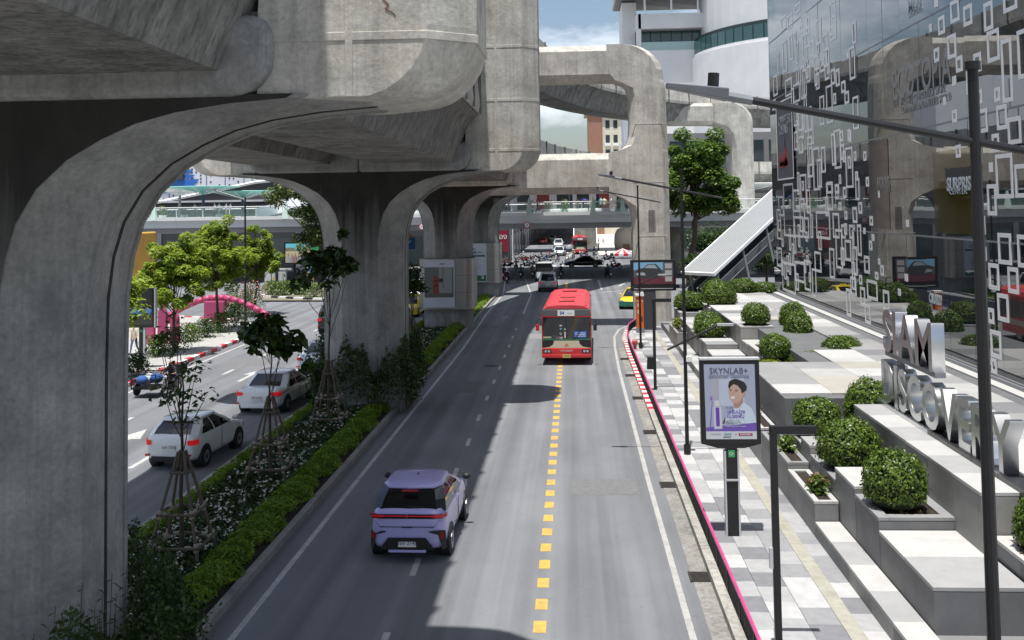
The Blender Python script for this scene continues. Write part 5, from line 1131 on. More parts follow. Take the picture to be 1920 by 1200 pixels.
WALK = body({'hip': (0, 0, .91), 'chest': (0, .04, 1.29), 'head': (0, .08, 1.57), 'elR': (.24, -.12, 1.08), 'elL': (-.24, .12, 1.08), 'wrR': (.25, -.1, .86), 'wrL': (-.24, .3, .95), 'knR': (.09, .17, .5), 'knL': (-.09, -.06, .48), 'anR': (.1, .26, .09), 'anL': (-.1, -.32, .13)})
RIDE = body({'hip': (0, -.1, .80), 'chest': (0, .06, 1.16), 'head': (0, .12, 1.45), 'elR': (.3, .22, 1.0), 'elL': (-.3, .22, 1.0), 'wrR': (.32, .43, 1.02), 'wrL': (-.32, .43, 1.02), 'knR': (.2, .3, .66), 'knL': (-.2, .3, .66), 'anR': (.19, .22, .28), 'anL': (-.19, .22, .28)})
CLO = {}
def cloth(c):
    k = 'cloth_%d_%d_%d' % tuple(int(q*100) for q in c)
    if k not in CLO: CLO[k] = mat(k, c, .8, var=.12, scale=9)
    return CLO[k]
def person(label, me, loc, rz, shirt, pants, hair=None, group=None):
    o = link('person', me, None, loc, rz); tag(o, label, 'person', group)
    for i, c in ((1, hair), (2, shirt), (3, pants)):
        if c is not None: o.material_slots[i].link = 'OBJECT'; o.material_slots[i].material = cloth(c)
    return o
# ================================================================ motorcycles
def moto_meshes():
    out = []
    def W(y):
        mb = MB(); n = 16; rings = []
        for i in range(n+1):
            a = 2*PI*i/n; c = Vector((0, y+.25*math.cos(a), .29+.25*math.sin(a))); d = Vector((0, math.cos(a), math.sin(a)))
            rings.append([c+d*.045, c+Vector((.045, 0, 0)), c-d*.045, c-Vector((.045, 0, 0))])
        return mb.loft(rings, caps=False)
    out.append(('wheel', W(.62).mesh('wheel', True, [TYRE]))); out.append(('wheel', W(-.62).mesh('wheel', True, [TYRE])))
    mb = MB(); mb.loft([[(.05*s*a, y, z) for s, z in ((-1, z0), (1, z0), (1, z1), (-1, z1))] for y, a, z0, z1 in ((-.8, .8, .62, .74), (-.5, 2.4, .42, .76), (-.1, 2.6, .3, .62), (.12, 2.0, .26, .5))]); mb.loft([[(.05*s*a, y, z) for s, z in ((-1, z0), (1, z0), (1, z1), (-1, z1))] for y, a, z0, z1 in ((.12, 2.4, .26, .46), (.32, 3.0, .34, .72), (.46, 2.4, .62, .98), (.52, 1.0, .7, 1.0))])
    mb.loft([[(.05*s*a, y, z) for s, z in ((-1, z0), (1, z0), (1, z1), (-1, z1))] for y, a, z0, z1 in ((.4, 1.2, .52, .6), (.62, 1.4, .56, .62), (.85, .9, .46, .5))])
    out.append(('fairing', mb.mesh('fairing', False, [mat('moto_paint', (.04, .04, .045), .3, coat=.4)])))
    out.append(('seat', MB().box((-.13, -.62, .74), (.13, .06, .82)).mesh('seat', False, [DPLAST])))
    out.append(('fork', MB().tube([(.07, .62, .29), (.06, .46, .9)], .022, 5).tube([(-.07, .62, .29), (-.06, .46, .9)], .022, 5).mesh('fork', False, [GREYM])))
    out.append(('handlebar', MB().tube([(-.33, .4, 1.02), (-.1, .46, 1.0), (.1, .46, 1.0), (.33, .4, 1.02)], .02, 5).mesh('handlebar', False, [BLACKM])))
    out.append(('engine', MB().box((-.12, -.35, .25), (.12, .1, .46)).cyl((.15, -.75, .33), (.15, -.1, .3), .05, n=7).mesh('engine', False, [GREYM])))
    out.append(('mirror', MB().tube([(.25, .42, 1.02), (.32, .44, 1.2)], .008, 4).sph((.33, .44, 1.22), (.05, .015, .035), 7, 5).tube([(-.25, .42, 1.02), (-.32, .44, 1.2)], .008, 4).sph((-.33, .44, 1.22), (.05, .015, .035), 7, 5).mesh('mirror', False, [BLACKM])))
    out.append(('tail_light', MB().box((-.08, -.84, .64), (.08, -.79, .72)).mesh('tail_light', False, [REDL]))); out.append(('headlight', MB().sph((0, .53, .88), (.09, .05, .07), 8, 5).mesh('headlight', True, [HEADL])))
    out.append(('number_plate', MB().box((-.1, -.86, .44), (.1, -.85, .6)).mesh('number_plate', False, [PLATE]))); return out
MMS = moto_meshes()
HEL = MB().sph((0, .12, 1.5), (.135, .15, .14), 12, 8, -.6).mesh('helmet', True, [mat('helmet_base', (.05, .05, .05), .25, coat=.4)])
def moto(label, loc, rz, col, rider=None, box=None, lit=False):
    t = thing('motorcycle', label, 'motorcycle', loc, rz)
    for nm, me in MMS:
        o = link(nm, me, t)
        if nm == 'fairing': o.material_slots[0].link = 'OBJECT'; o.material_slots[0].material = cloth(col)
        if nm == 'tail_light' and lit: o.material_slots[0].link = 'OBJECT'; o.material_slots[0].material = REDLIT
    if box: MB().box((-.24, -.95, .82), (.24, -.5, 1.25)).ob('delivery_box', cloth(box), t, bevel=.03)
    if rider:
        rl, sh, pa, he = rider; pr = person(rl, RIDE, (loc[0], loc[1], loc[2]), rz, sh, pa)
        h = link('helmet', HEL, pr); h.material_slots[0].link = 'OBJECT'; h.material_slots[0].material = cloth(he)
W3, G3, D3 = (.6, .6, .58), (.2, .21, .22), (.02, .02, .025)
for px, py, rz, col, rd, bx, lb in (
    (951, 531, 0, D3, ('rider in a pale grey jacket on the scooter nearest the median', (.5, .5, .48), D3, W3), D3, 'black scooter with a top box nearest the median nose'),
    (944, 524, 0, D3, ('rider in black beside the median nose', D3, D3, D3), None, 'dark scooter tucked beside the median nose'),
    (977, 522, 0, D3, ('rider in dark grey with a white plate scooter at the stop line', (.06, .065, .07), D3, G3), None, 'dark scooter alone at the stop line'),
    (999, 521, 0, (.3, .05, .03), ('rider in olive jacket and orange vest at the stop line', (.2, .13, .05), D3, (.4, .38, .3)), None, 'red scooter left of the canopied pickup'),
    (1012, 512, 0, D3, ('rider in black in front of the canopied pickup', D3, D3, D3), None, 'black scooter in front of the canopied pickup'),
    (1033, 511, 0, D3, ('rider in charcoal ahead of the people carrier', (.03, .03, .03), D3, D3), None, 'charcoal scooter ahead of the pickup roof'),
    (1052, 521, 0, D3, ('rider in black with an amber lit scooter right of the people carrier', D3, D3, D3), None, 'dark scooter right of the people carrier'),
    (1140, 522, 20, D3, ('rider in black by the zebra marking at the corner', D3, D3, D3), None, 'dark scooter at the corner by the billboard'),
    (1045, 491, 160, W3, ('rider in black on the white scooter facing the black saloon', D3, D3, (.05, .05, .05)), None, 'white scooter just beyond the black saloon bonnet'),
    (1060, 480, 178, G3, ('rider in navy facing the junction beside the far bus', (.03, .04, .09), D3, D3), None, 'grey scooter beside the waiting far bus'),
    (1114, 482, 180, D3, ('rider in dark blue right of the far bus', (.02, .03, .07), D3, D3), None, 'dark scooter right of the waiting far bus'),
    (1100, 486, 175, D3, ('rider in brown close to the far bus door', (.08, .05, .03), D3, D3), None, 'dark scooter close to the far bus door'),
    (1138, 491, 95, D3, ('rider in black on the loaded three wheeler', D3, D3, D3), (.03, .03, .03), 'loaded dark motorcycle by the striped umbrella'),
    (1075, 487, 180, (.15, .15, .16), ('rider in pale yellow before the far bus', (.5, .45, .3), D3, W3), None, 'scooter directly before the far bus'),
    (1090, 487, 182, D3, ('rider in white before the far bus', W3, D3, (.5, .1, .1)), None, 'dark scooter before the far bus headlamp'),
    (983, 492, 85, (.3, .03, .03), ('rider in white shirt on the red scooter in the shade', (.4, .42, .42), D3, (.4, .4, .4)), None, 'red scooter crossing in the viaduct shade'),
    (1000, 490, 88, D3, ('rider in pale grey crossing in the viaduct shade', (.35, .36, .37), D3, D3), None, 'dark scooter following the red scooter'),
    (1016, 490, 86, D3, ('rider in black crossing nearest the pale paint', D3, D3, D3), None, 'black scooter crossing nearest the pale paint')):
    p = gp(px, py); moto(lb, (p.x, p.y, 0), R(rz), col, rd, bx, lit=(px < 960))
for i, (px, py, rz, c, sh_, lb) in enumerate(((1006, 500, 88, D3, W3, 'white'), (968, 508, 4, G3, (.3, .3, .32), 'grey'), (1022, 497, 84, (.25, .25, .26), (.1, .2, .35), 'blue'), (1030, 487, 92, D3, (.35, .1, .08), 'brick red'), (1066, 495, 100, (.4, .4, .4), (.5, .48, .4), 'beige'), (1120, 497, 90, D3, (.15, .3, .2), 'green'), (1153, 505, 96, (.3, .04, .04), (.5, .5, .5), 'pale grey'), (988, 503, 80, W3, (.06, .06, .08), 'midnight'))):
    p = gp(px, py); moto('scooter ridden across the shaded junction by the figure in the %s top' % lb, (p.x, p.y, 0), R(rz), c, ('rider in %s top crossing the shaded junction' % lb, sh_, D3, (D3, W3, G3)[i % 3]))
# parked bikes by the shop wall
for i, (px, py) in enumerate(((958, 488), (966, 487), (974, 486), (948, 497), (952, 503))):
    p = gp(px, py); moto('parked %s motorcycle in the row under the red shop poster' % ('silver', 'white', 'grey', 'rusty', 'black')[i], (p.x, p.y, 0), R(60+7*i), ((.4, .41, .42), W3, G3, (.12, .06, .04), D3)[i])
# three wheeled cargo motorcycle on the left road
p = gp(322, 742); t = thing('cargo_tricycle', 'black motor tricycle cart loaded with blue sacks by the striped kerb', 'tricycle', (p.x, p.y, 0), R(175))
for nm, me in MMS: link(nm, me, t)
cb = MB()
for x, y in ((.35, -.45), (1.45, -.45), (1.45, .75), (.35, .75)): cb.box((x-.02, y-.02, .4), (x+.02, y+.02, 1.0))
for z in (.4, .7, 1.0): cb.box((.33, -.47, z-.02), (1.47, -.43, z+.02)).box((.33, .73, z-.02), (1.47, .77, z+.02)).box((1.43, -.47, z-.02), (1.47, .77, z+.02))
cb.box((.33, -.47, .38), (1.47, .77, .42)); cb.ob('side_cart', BLACKM, t); o = MB().cyl((1.5, .1, .29), (1.58, .1, .29), .29, n=14).ob('wheel', TYRE, t)
for x, y, z, c, r in ((.7, .0, .75, (.02, .07, .25), .3), (1.15, .4, .72, (.03, .1, .3), .27), (1.1, -.15, .7, (.5, .5, .5), .3)): MB().sph((x, y, z), (r, r*.9, r*.75), 8, 6).ob('sack', cloth(c), t, smooth=True)
MB().box((-.25, -.95, .85), (.25, -.5, 1.25)).ob('luggage_box', DPLAST, t); MB().box((-.25, -.96, .98), (.25, -.955, 1.1)).ob('reflector_strip', m_('orange_strip', (.6, .15, .02), .5), t)
person('driver in dark clothes on the cargo tricycle', RIDE, (p.x, p.y, 0), R(175), D3, D3)
# ================================================================ street furniture
def lamp(label, y, x=3.4):
    t = thing('street_lamp', label, 'street lamp', (x, y, .12))
    MB().cyl((0, 0, 0), (0, 0, 8.85), .064, .044, 10).ob('pole', BLACKM, t); MB().cyl((0, 0, 0), (0, 0, .35), .11, n=10).ob('pole_base', BLACKM, t)
    MB().cyl((0, 0, 8.8), (0, 0, 8.87), .065, n=10).ob('pole_cap', BLACKM, t)
    MB().cyl((-2.05, 0, 8.62), (1.0, 0, 7.98), .034, n=8).ob('arm', BLACKM, t)
    h = MB().add([(-2.58, -.06, 8.745), (-2.58, .06, 8.745), (-2.06, .12, 8.68), (-2.06, -.12, 8.68), (-2.58, -.05, 8.70), (-2.58, .05, 8.70), (-2.06, .1, 8.58), (-2.06, -.1, 8.58)], [(0, 1, 2, 3), (7, 6, 5, 4), (0, 3, 7, 4), (1, 0, 4, 5), (2, 1, 5, 6), (3, 2, 6, 7)]).ob('lamp_head', GREYM, t, bevel=.01)
    MB().add([(-2.52, -.045, 8.7), (-2.1, -.08, 8.6), (-2.1, .08, 8.6), (-2.52, .045, 8.7)], [(0, 1, 2, 3)]).ob('lens', m_('lamp_lens', (.5, .5, .48), .2), h).location = (0, 0, -.004)
    MB().cyl((-2.18, 0, 8.68), (-2.17, 0, 8.82), .05, n=10).ob('photocell', BLACKM, h)
    MB().cyl((-2.06, 0, 8.62), (-1.85, 0, 8.578), .042, n=8).ob('arm_sleeve', GREYM, t); MB().cyl((1.0, 0, 7.98), (1.25, 0, 7.93), .03, n=6).ob('arm_tip', BLACKM, t)
    MB().cyl((-.55, 0, 3.25), (1.05, 0, 4.0), .035, n=7).ob('lower_arm', BLACKM, t)
    MB().box((1.0, -.07, 3.98), (1.5, .07, 4.05)).ob('lower_lamp_head', LGREY, t).rotation_euler = (0, 0, 0)
    MB().box((.02, -.12, 2.9), (.2, .12, 3.06)).ob('camera_box', WHITEW, t); return t
lamp('tall black street lamp with a sensor on its head, rising beside the low stone step', 8.85)
lamp('tall black street lamp with a white camera box behind the advert panel', 32.3)
lamp('tall black street lamp by the hydrant and billboard', 56.2, 3.55)
def llight(label, y, x=3.42):
    t = thing('path_light', label, 'path light', (x, y, .12))
    MB().box((-.06, -.05, 0), (.06, .05, 3.82)).ob('post', BLACKM, t, bevel=.008); MB().box((-.06, -.06, 3.7), (.74, .06, 3.84)).ob('arm', BLACKM, t, bevel=.008)
    MB().box((.15, -.04, 3.692), (.7, .04, 3.7)).ob('lens', m_('lamp_lens'), t); MB().box((-.12, -.11, 0), (.12, .11, .02)).ob('foot_plate', LGREY, t); return t
llight('black hooked path light with a small grey socket box on its post', 18.35)
llight('black hooked path light with a litter bin strapped to it', 43.6, 3.32)
bt = thing('litter_bin', 'black litter bin strapped to the far hooked path light', 'bin', (3.14, 43.5, 1.05)); MB().prism([(-.16, 0), (.13, 0), (.13, .5), (-.13, .5)], 'y', -.14, .14).ob('tub', BLACKM, bt, bevel=.02); MB().box((-.19, -.15, .5), (.1, .15, .56)).ob('flap', GREYM, bt)
MB().box((-.06, -.04, 1.4), (.0, .04, 1.75)).ob('socket_box', LGREY, None, (3.36, 18.35, .12), label='small grey socket box fixed to the hooked path light', cat='box')
# advert panel
ad = thing('advert_panel', 'standing advert panel headed SKYNLAB with a smiling figure in white', 'advert', (3.58, 24.45, .12)); hw = .685
AB = mat('advert_black', (.012, .012, .014), .3)
MB().box((-.13, -.09, 0), (.13, .09, 2.1)).ob('post', AB, ad, bevel=.01)
for s in (1, -1): MB().box((s*.15-.02, -.1, 0), (s*.15+.02, .1, 2.0)).ob('post_trim', LGREY, ad)
MB().box((-.3, -.2, 0), (.3, .2, .03)).ob('base_plate', LGREY, ad)
MB().prism([(-hw, 2.16), (hw, 2.16), (hw, 4.1), (-hw, 4.1)], 'y', -.11, .11).ob('housing', AB, ad, bevel=.02); MB().prism([(-.3, 2.07), (.3, 2.07), (hw, 2.17), (-hw, 2.17)], 'y', -.1, .1).ob('housing_base', AB, ad)
MB().box((-hw-.01, -.13, 4.1), (hw+.01, .13, 4.14)).ob('top_trim', LGREY, ad)
def pj(cx, cy): return (-hw+.0+(cx-55)/(740-55)*1.37, 4.1-(cy-90)/(1065-90)*1.94)   # advert drawing -> panel metres
def flat(name, pts, y, c, m=None):
    q = [pj(*p) for p in pts]; ar = sum(a[0]*b[1]-b[0]*a[1] for a, b in zip(q, q[1:]+q[:1]))
    if ar < 0: q = q[::-1]
    return MB().add([(x, y, z) for x, z in q], [tuple(range(len(q)))]).ob(name, m or m_('print_%d_%d_%d' % tuple(int(k*200) for k in c), c, .35), ad)
def ell(cx, cy, rx, ry, n=24, a0=0, a1=2*PI): return [(cx+rx*math.cos(a0+(a1-a0)*i/n), cy+ry*math.sin(a0+(a1-a0)*i/n)) for i in range(n)]
Y_ = -.1105
flat('screen', [(100, 140), (685, 140), (690, 1005), (110, 1005)], Y_-.002, (.33, .36, .47))
flat('print_area', [(270, 300), (560, 300), (560, 620), (270, 620)], Y_-.0025, (.42, .47, .58))
flat('print_area', [(112, 870), (300, 850), (450, 845), (690, 815), (690, 915), (112, 915)], Y_-.003, (.14, .08, .36))
flat('print_area', [(112, 915), (690, 915), (690, 1005), (112, 1005)], Y_-.0032, (.52, .54, .58))
flat('print_area', [(188, 300), (265, 300), (265, 540), (190, 540)], Y_-.003, (.36, .36, .42))
flat('print_figure', [(450, 640), (540, 570), (640, 650), (682, 760), (685, 815), (450, 838), (330, 790)], Y_-.004, (.50, .57, .66))          # white shirt
flat('print_figure', [(430, 560), (540, 520), (545, 580), (500, 640), (455, 650), (435, 620)], Y_-.0045, (.36, .22, .17))                 # neck
flat('print_figure', ell(462, 470, 82, 118, 28), Y_-.005, (.47, .31, .25)); flat('print_figure', ell(548, 490, 20, 34, 12), Y_-.0048, (.42, .26, .2))
flat('print_figure', [(375, 400), (385, 345), (420, 318), (470, 308), (515, 325), (560, 345), (590, 395), (585, 440), (550, 465), (530, 480), (520, 430), (480, 385), (440, 370), (405, 395), (392, 430)], Y_-.0055, (.02, .016, .018))
flat('print_figure', [(398, 515), (450, 510), (448, 535), (425, 545), (405, 535)], Y_-.0057, (.65, .6, .58)); flat('print_figure', ell(402, 445, 14, 4, 8), Y_-.0058, (.03, .02, .02)); flat('print_figure', ell(468, 450, 18, 4, 8), Y_-.0058, (.03, .02, .02)); flat('print_figure', [(425, 450), (418, 492), (436, 496)], Y_-.0058, (.40, .24, .19))
flat('print_figure', ell(468, 436, 22, 3, 8), Y_-.0059, (.03, .02, .02)); flat('print_figure', ell(402, 432, 14, 3, 8), Y_-.0059, (.03, .02, .02))
flat('print_bottle', [(200, 630), (290, 630), (298, 885), (205, 890)], Y_-.0045, (.5, .5, .58)); flat('print_bottle', [(224, 640), (266, 640), (270, 855), (228, 858)], Y_-.005, (.12, .05, .35)); flat('print_bottle', [(215, 560), (265, 555), (272, 625), (210, 628)], Y_-.005, (.55, .54, .55))
flat('print_brush', [(186, 560), (192, 560), (166, 885), (152, 880)], Y_-.005, (.2, .08, .45)); flat('print_brush', ell(178, 532, 14, 24, 12), Y_-.0055, (.25, .12, .5))
def at(body, cx, cy, size, m, y=-.118, **k): x, z = pj(cx, cy); return txt('print_lettering', body, size, m, ad, (x, y, z), ext=.0005, **k)
PI_ = mat('print_indigo', (.06, .06, .12), .5); PU = mat('print_purple', (.13, .06, .35), .5); WHI = mat('print_white', (.6, .6, .62), .5)
at('SKYNLAB+', 385, 218, .2, PI_, sx=.93); at('DERMATOLOGIC   LABORATORIES', 385, 290, .06, PI_, sx=1.0)
flat('print_rule', [(155, 266), (615, 266), (615, 270), (155, 270)], Y_-.006, (.1, .1, .15))
at('ใหม่ สูตร', 385, 640, .05, PI_); at('เซรั่มม่วง', 460, 690, .115, PU, bold=.002); at('แปรงฟัน', 455, 742, .115, PU, bold=.002); at('ขาวขึ้นใน 7 วัน', 425, 790, .055, PI_); at('(ผลการวิจัยของคลินิก)', 425, 815, .038, PI_)
at('WHITE CARE TOOTH SERUM', 455, 860, .034, WHI); at('วางจำหน่ายแล้วที่', 218, 945, .035, PI_); at('konvy', 360, 943, .07, mat('print_teal', (.1, .3, .35), .5), bold=.002); at('และ', 452, 947, .035, PI_)
flat('print_logo', [(482, 935), (642, 935), (642, 966), (482, 966)], Y_-.006, (.35, .02, .08)); at('KARMART', 562, 951, .055, WHI, bold=.001)
for k in range(4): flat('print_logo', [(308+22*k, 972), (325+22*k, 972), (325+22*k, 988), (308+22*k, 988)], Y_-.006, (.1, .1, .12))
flat('print_ring', ell(538, 800, 28, 28, 20), Y_-.006, (.4, .42, .5)); flat('print_ring', ell(538, 800, 22, 22, 20), Y_-.0062, (.5, .56, .64))
for k, c in enumerate(((.05, .03, .05), (.2, .03, .06))): flat('print_leaf', [(300+14*k, 820), (330+4*k, 750), (318+8*k, 825)], Y_-.006, c)
gsx = MB().box((-.075, -.096, 1.86), (.075, -.09, 2.02)).ob('green_sticker', m_('sticker_green', (.03, .3, .1), .5), ad); txt('sticker_mark', 'Q•', .1, WHI, ad, (0, -.097, 1.94), ext=.0005)
MB().box((-.14, -.12, 1.32), (.14, .12, 1.36)).ob('strap', LGREY, ad)
# billboard beside the portal leg
bb = thing('billboard', 'landscape billboard with a car picture on a grey box stand before the portal leg', 'billboard', (5.15, 64.4, .1))
x0, x1 = ay(1182, 515, 64.4).x-5.15, ay(1267, 515, 64.4).x-5.15; z0, z1 = ay(1225, 545, 64.4).z-.1, ay(1225, 487, 64.4).z-.1
MB().box((x0, -.12, z0), (x1, .12, z1)).ob('frame', AB, bb, bevel=.03)
def bbq(name, pts, y, c): q = [(lerp(x0, x1, u), y, lerp(z1, z0, v)) for u, v in pts]; return MB().add(q, [tuple(range(len(q)))[::-1]]).ob(name, m_('bb_%d_%d_%d' % tuple(int(k*200) for k in c), c, .4), bb)
bbq('screen', [(.07, .08), (.94, .08), (.94, .78), (.07, .78)], -.122, (.09, .1, .12)); bbq('print_area', [(.07, .08), (.72, .08), (.72, .32), (.07, .32)], -.124, (.2, .4, .6)); bbq('print_area', [(.07, .55), (.94, .55), (.94, .78), (.07, .78)], -.124, (.13, .03, .05))
bbq('print_car', [(.1, .4), (.16, .3), (.28, .26), (.38, .14), (.56, .13), (.66, .28), (.7, .4), (.68, .56), (.5, .6), (.14, .58)], -.126, (.04, .045, .05)); bbq('print_car', [(.3, .26), (.4, .16), (.54, .16), (.6, .28)], -.128, (.3, .36, .4)); bbq('print_car', [(.12, .42), (.3, .4), (.34, .5), (.14, .5)], -.128, (.35, .37, .4))
for u, v in ((.76, .12), (.76, .34), (.76, .54)): bbq('print_photo', [(u, v), (u+.15, v), (u+.15, v+.16), (u, v+.16)], -.127, (.4, .4, .4))
MB().box((x0+.2, -.13, z0+.12), (x1-.2, -.12, z0+.16)).ob('light_strip', LGREY, bb)
MB().box((-.85, -.1, 0), (-.1, .3, z0)).ob('stand', m_('stand_grey', (.05, .055, .065), .5), bb, bevel=.02); MB().add([(-.95, -.6, .02), (0, -.6, .02), (-.05, -.1, .12), (-.9, -.1, .12)], [(0, 1, 2, 3)]).ob('stand_foot', GREYM, bb)
ok = thing('phone_kiosk', 'narrow orange kiosk with pale markings by the curved pink rail', 'kiosk', (3.98, 63.3, .1)); MB().box((-.22, -.22, .35), (.22, .22, 2.3)).ob('cabinet', mat('kiosk_orange', (.62, .12, .015), .45, var=.1, scale=3), ok, bevel=.02); MB().box((-.24, -.24, 0), (.24, .24, .36)).ob('plinth', GREYM, ok); MB().box((-.26, -.26, 2.3), (.26, .26, 2.42)).ob('top', WHITEW, ok)
for z in (1.35, 1.75): MB().cyl((-.05, -.226, z), (-.05, -.22, z), .13, n=14).ob('round_mark', m_('kiosk_mark', (.6, .4, .3), .5), ok)
for k in range(5): MB().box((.02, -.228, .8+.06*k), (.16, -.22, .83+.06*k)).ob('vent_slot', DPLAST, ok)
txt('kiosk_lettering', 'ตู้เติมเงิน', .12, PLATE, ok, (0, -.228, 2.0), ext=.001)
hy = thing('fire_hydrant', 'faded red fire hydrant with twin outlets by the pink rail', 'hydrant', (3.22, 56.0, .12)); HR = mat('hydrant_red', (.42, .12, .09), .6, var=.25, scale=12)
MB().cyl((0, 0, 0), (0, 0, .36), .1, .09, 10).ob('barrel', HR, hy); MB().sph((0, 0, .44), (.16, .16, .15), 12, 8).ob('bonnet', HR, hy, smooth=True); MB().cyl((0, 0, 0), (0, 0, .05), .15, n=10).ob('flange', HR, hy)
for a in (0, PI): MB().cyl((0, 0, .36), (math.cos(a)*.2, -.05, .36), .06, n=8).ob('outlet', HR, hy)
MB().cyl((0, -.1, .44), (0, -.18, .44), .06, n=8).ob('outlet', HR, hy)
# light boxes round piers 3 and 4
LB_ = mat('box_aluminium', (.30, .295, .285), .35, .6, var=.06, scale=1)
def lightbox(label, y, z0, z1, kind):
    t = thing('light_box', label, 'light box', (-8.3, y, z0)); hx, hy_, h = 1.78, 1.72, z1-z0; n = 3
    pl = []
    for cx, cy, a0 in ((hx-.6, -hy_+.6, -90), (hx-.6, hy_-.6, 0), (-hx+.6, hy_-.6, 90), (-hx+.6, -hy_+.6, 180)):
        for i in range(7): a = R(a0+15*i); pl.append((cx+.6*math.cos(a), cy+.6*math.sin(a)))
    inn = [(x*.9, y_*.88) for x, y_ in pl]
    for i in range(n): 
        za, zb = h*i/n+.008, h*(i+1)/n-.008; MB().loft([[(x, y_, za) for x, y_ in pl], [(x, y_, zb) for x, y_ in pl]]).ob('cladding_panel', LB_, t, smooth=False)
    MB().loft([[(x*.99, y_*.99, 0) for x, y_ in pl], [(x*.99, y_*.99, h) for x, y_ in pl]]).ob('backing', DPLAST, t)
    x0, x1, yy = -1.45, .6, -hy_-.06
    MB().box((x0, yy, .12), (x1, yy+.08, h-.06)).ob('poster_frame', LGREY, t, bevel=.02)
    def q(pts, y_, c): k = [(lerp(x0+.08, x1-.08, u), y_, lerp(h-.14, .2, v)) for u, v in pts]; return MB().add(k, [tuple(range(len(k)))[::-1]]).ob('print_area', m_('lb_%d_%d_%d' % tuple(int(e*200) for e in c), c, .4), t)
    q([(0, 0), (1, 0), (1, 1), (0, 1)], yy-.002, (.52, .55, .63))
    def tx(s, u, v, size, m): txt('print_lettering', s, size, m, t, (lerp(x0+.08, x1-.08, u), yy-.008, lerp(h-.14, .2, v)), ext=.001)
    if kind == 'red':
        q([(0, .14), (1, .14), (1, .72), (0, .72)], yy-.003, (.13, .15, .14)); q([(.5, .14), (.95, .14), (.95, .7), (.5, .7)], yy-.004, (.27, .29, .29)); q([(.62, .14), (.66, .14), (.66, .6), (.62, .6)], yy-.0042, (.16, .17, .17)); q([(.0, .72), (1, .72), (1, .8), (0, .8)], yy-.004, (.12, .11, .09))
        q([(.3, .36), (.36, .31), (.44, .36), (.5, .36), (.5, .72), (.3, .72)], yy-.006, (.26, .05, .035)); q([(.34, .42), (.46, .42), (.46, .46), (.34, .46)], yy-.007, (.1, .02, .02)); q([(.34, .52), (.46, .52), (.46, .56), (.34, .56)], yy-.007, (.1, .02, .02)); q([(.5, .4), (.62, .37), (.66, .44), (.56, .48), (.5, .46)], yy-.0065, (.05, .03, .03)); tx('AW', .62, .07, .2, SIGNK); tx('NATURAL COLOUR FURNITURE', .55, .86, .06, SIGNK); tx('comfort living', .55, .91, .05, SIGNK)
    else:
        tx('JBOSS', .62, .22, .3, SIGNK); q([(.1, .29), (.97, .29), (.97, .34), (.1, .34)], yy-.004, (.02, .12, .07))
        for i, s in enumerate(('จำหน่ายและ', 'ให้บริการ', 'ผลิตภัณฑ์คุณภาพ', 'SERVICE CARE', 'โรงเรียนกับเรา')): tx(s, .52, .41+.065*i, .13, m_('lb_ink', (.06, .1, .09), .5))
        q([(0, .86), (.2, .8), (.5, .83), (.8, .86), (1, .84), (1, 1), (0, 1)], yy-.004, (.02, .13, .07)); k = [(lerp(x0+.08, x1-.08, .85)+.12*math.cos(a), yy-.007, lerp(h-.14, .2, .91)+.12*math.sin(a)) for a in [2*PI*i/16 for i in range(16)]]; MB().add(k, [tuple(range(16))]).ob('print_ring', WHI, t)
    return t
lightbox('rounded metal light box with a red column poster round the portal column', 68.2, 1.36, 4.66, 'red'); lightbox('rounded metal light box with a green and white advert round the fourth pier', 93, 1.27, 4.85, 'green')
# left side: blank screen, group photo screen, signs
p = gp(266, 690, .14); sc_ = thing('digital_screen', 'dark standing screen with a blue strip on the left pavement', 'screen', (p.x, p.y, .13)); Yp = p.y
xa, xb = ay(236, 580, Yp).x-p.x-.4, ay(291, 580, Yp).x-p.x; za, zb = ay(266, 614, Yp).z-.13, ay(266, 540, Yp).z-.13
MB().box((xa, -.12, za), (xb, .12, zb)).ob('housing', AB, sc_, bevel=.03); MB().box((xb, -.13, za), (xb+.06, .13, zb)).ob('edge_trim', LGREY, sc_); MB().box((xa+.12, -.125, za+.15), (xb-.1, -.12, zb-.1)).ob('glass', mat('screen_off', (.03, .033, .035), .15), sc_)
MB().box((xa+.2, -.13, lerp(za, zb, .38)), (xb-.14, -.125, lerp(za, zb, .47))).ob('print_strip', m_('screen_blue', (.06, .2, .6), .4), sc_)
for k in range(6): MB().box((xb-.3-.2*k, -.13, lerp(za, zb, .33+.02*(k % 2))), (xb-.2-.2*k, -.126, lerp(za, zb, .385))).ob('print_strip', m_('screen_blue'), sc_)
MB().box((-.12, -.08, 0), (.1, .08, za)).ob('post', AB, sc_); MB().box((.1, -.09, 0), (.2, .09, za)).ob('post_trim', LGREY, sc_); MB().box((-.05, -.085, za-.22), (.05, -.08, za-.08)).ob('green_sticker', m_('sticker_green'), sc_)
p = ay(568, 520, 110); gs = thing('led_billboard', 'black framed screen showing a group photo beside a green panel', 'billboard', (p.x, 110, 0)); X0, X1 = ay(533, 473, 110).x-p.x, ay(606, 473, 110).x-p.x; Z0, Z1 = ay(568, 495, 110).z, ay(568, 453, 110).z
MB().box((X0, -.25, Z0), (X1, .25, Z1)).ob('frame', AB, gs, bevel=.04)
def gq(u0, v0, u1, v1, c, d=.004, e=0, nm='print_area'): return MB().box((lerp(X0, X1, u0), -.25-d, lerp(Z1, Z0, v1)), (lerp(X0, X1, u1), -.249, lerp(Z1, Z0, v0))).ob(nm, m_('gs_%d_%d_%d' % tuple(int(k*200) for k in c), c, .5, emit=e), gs)
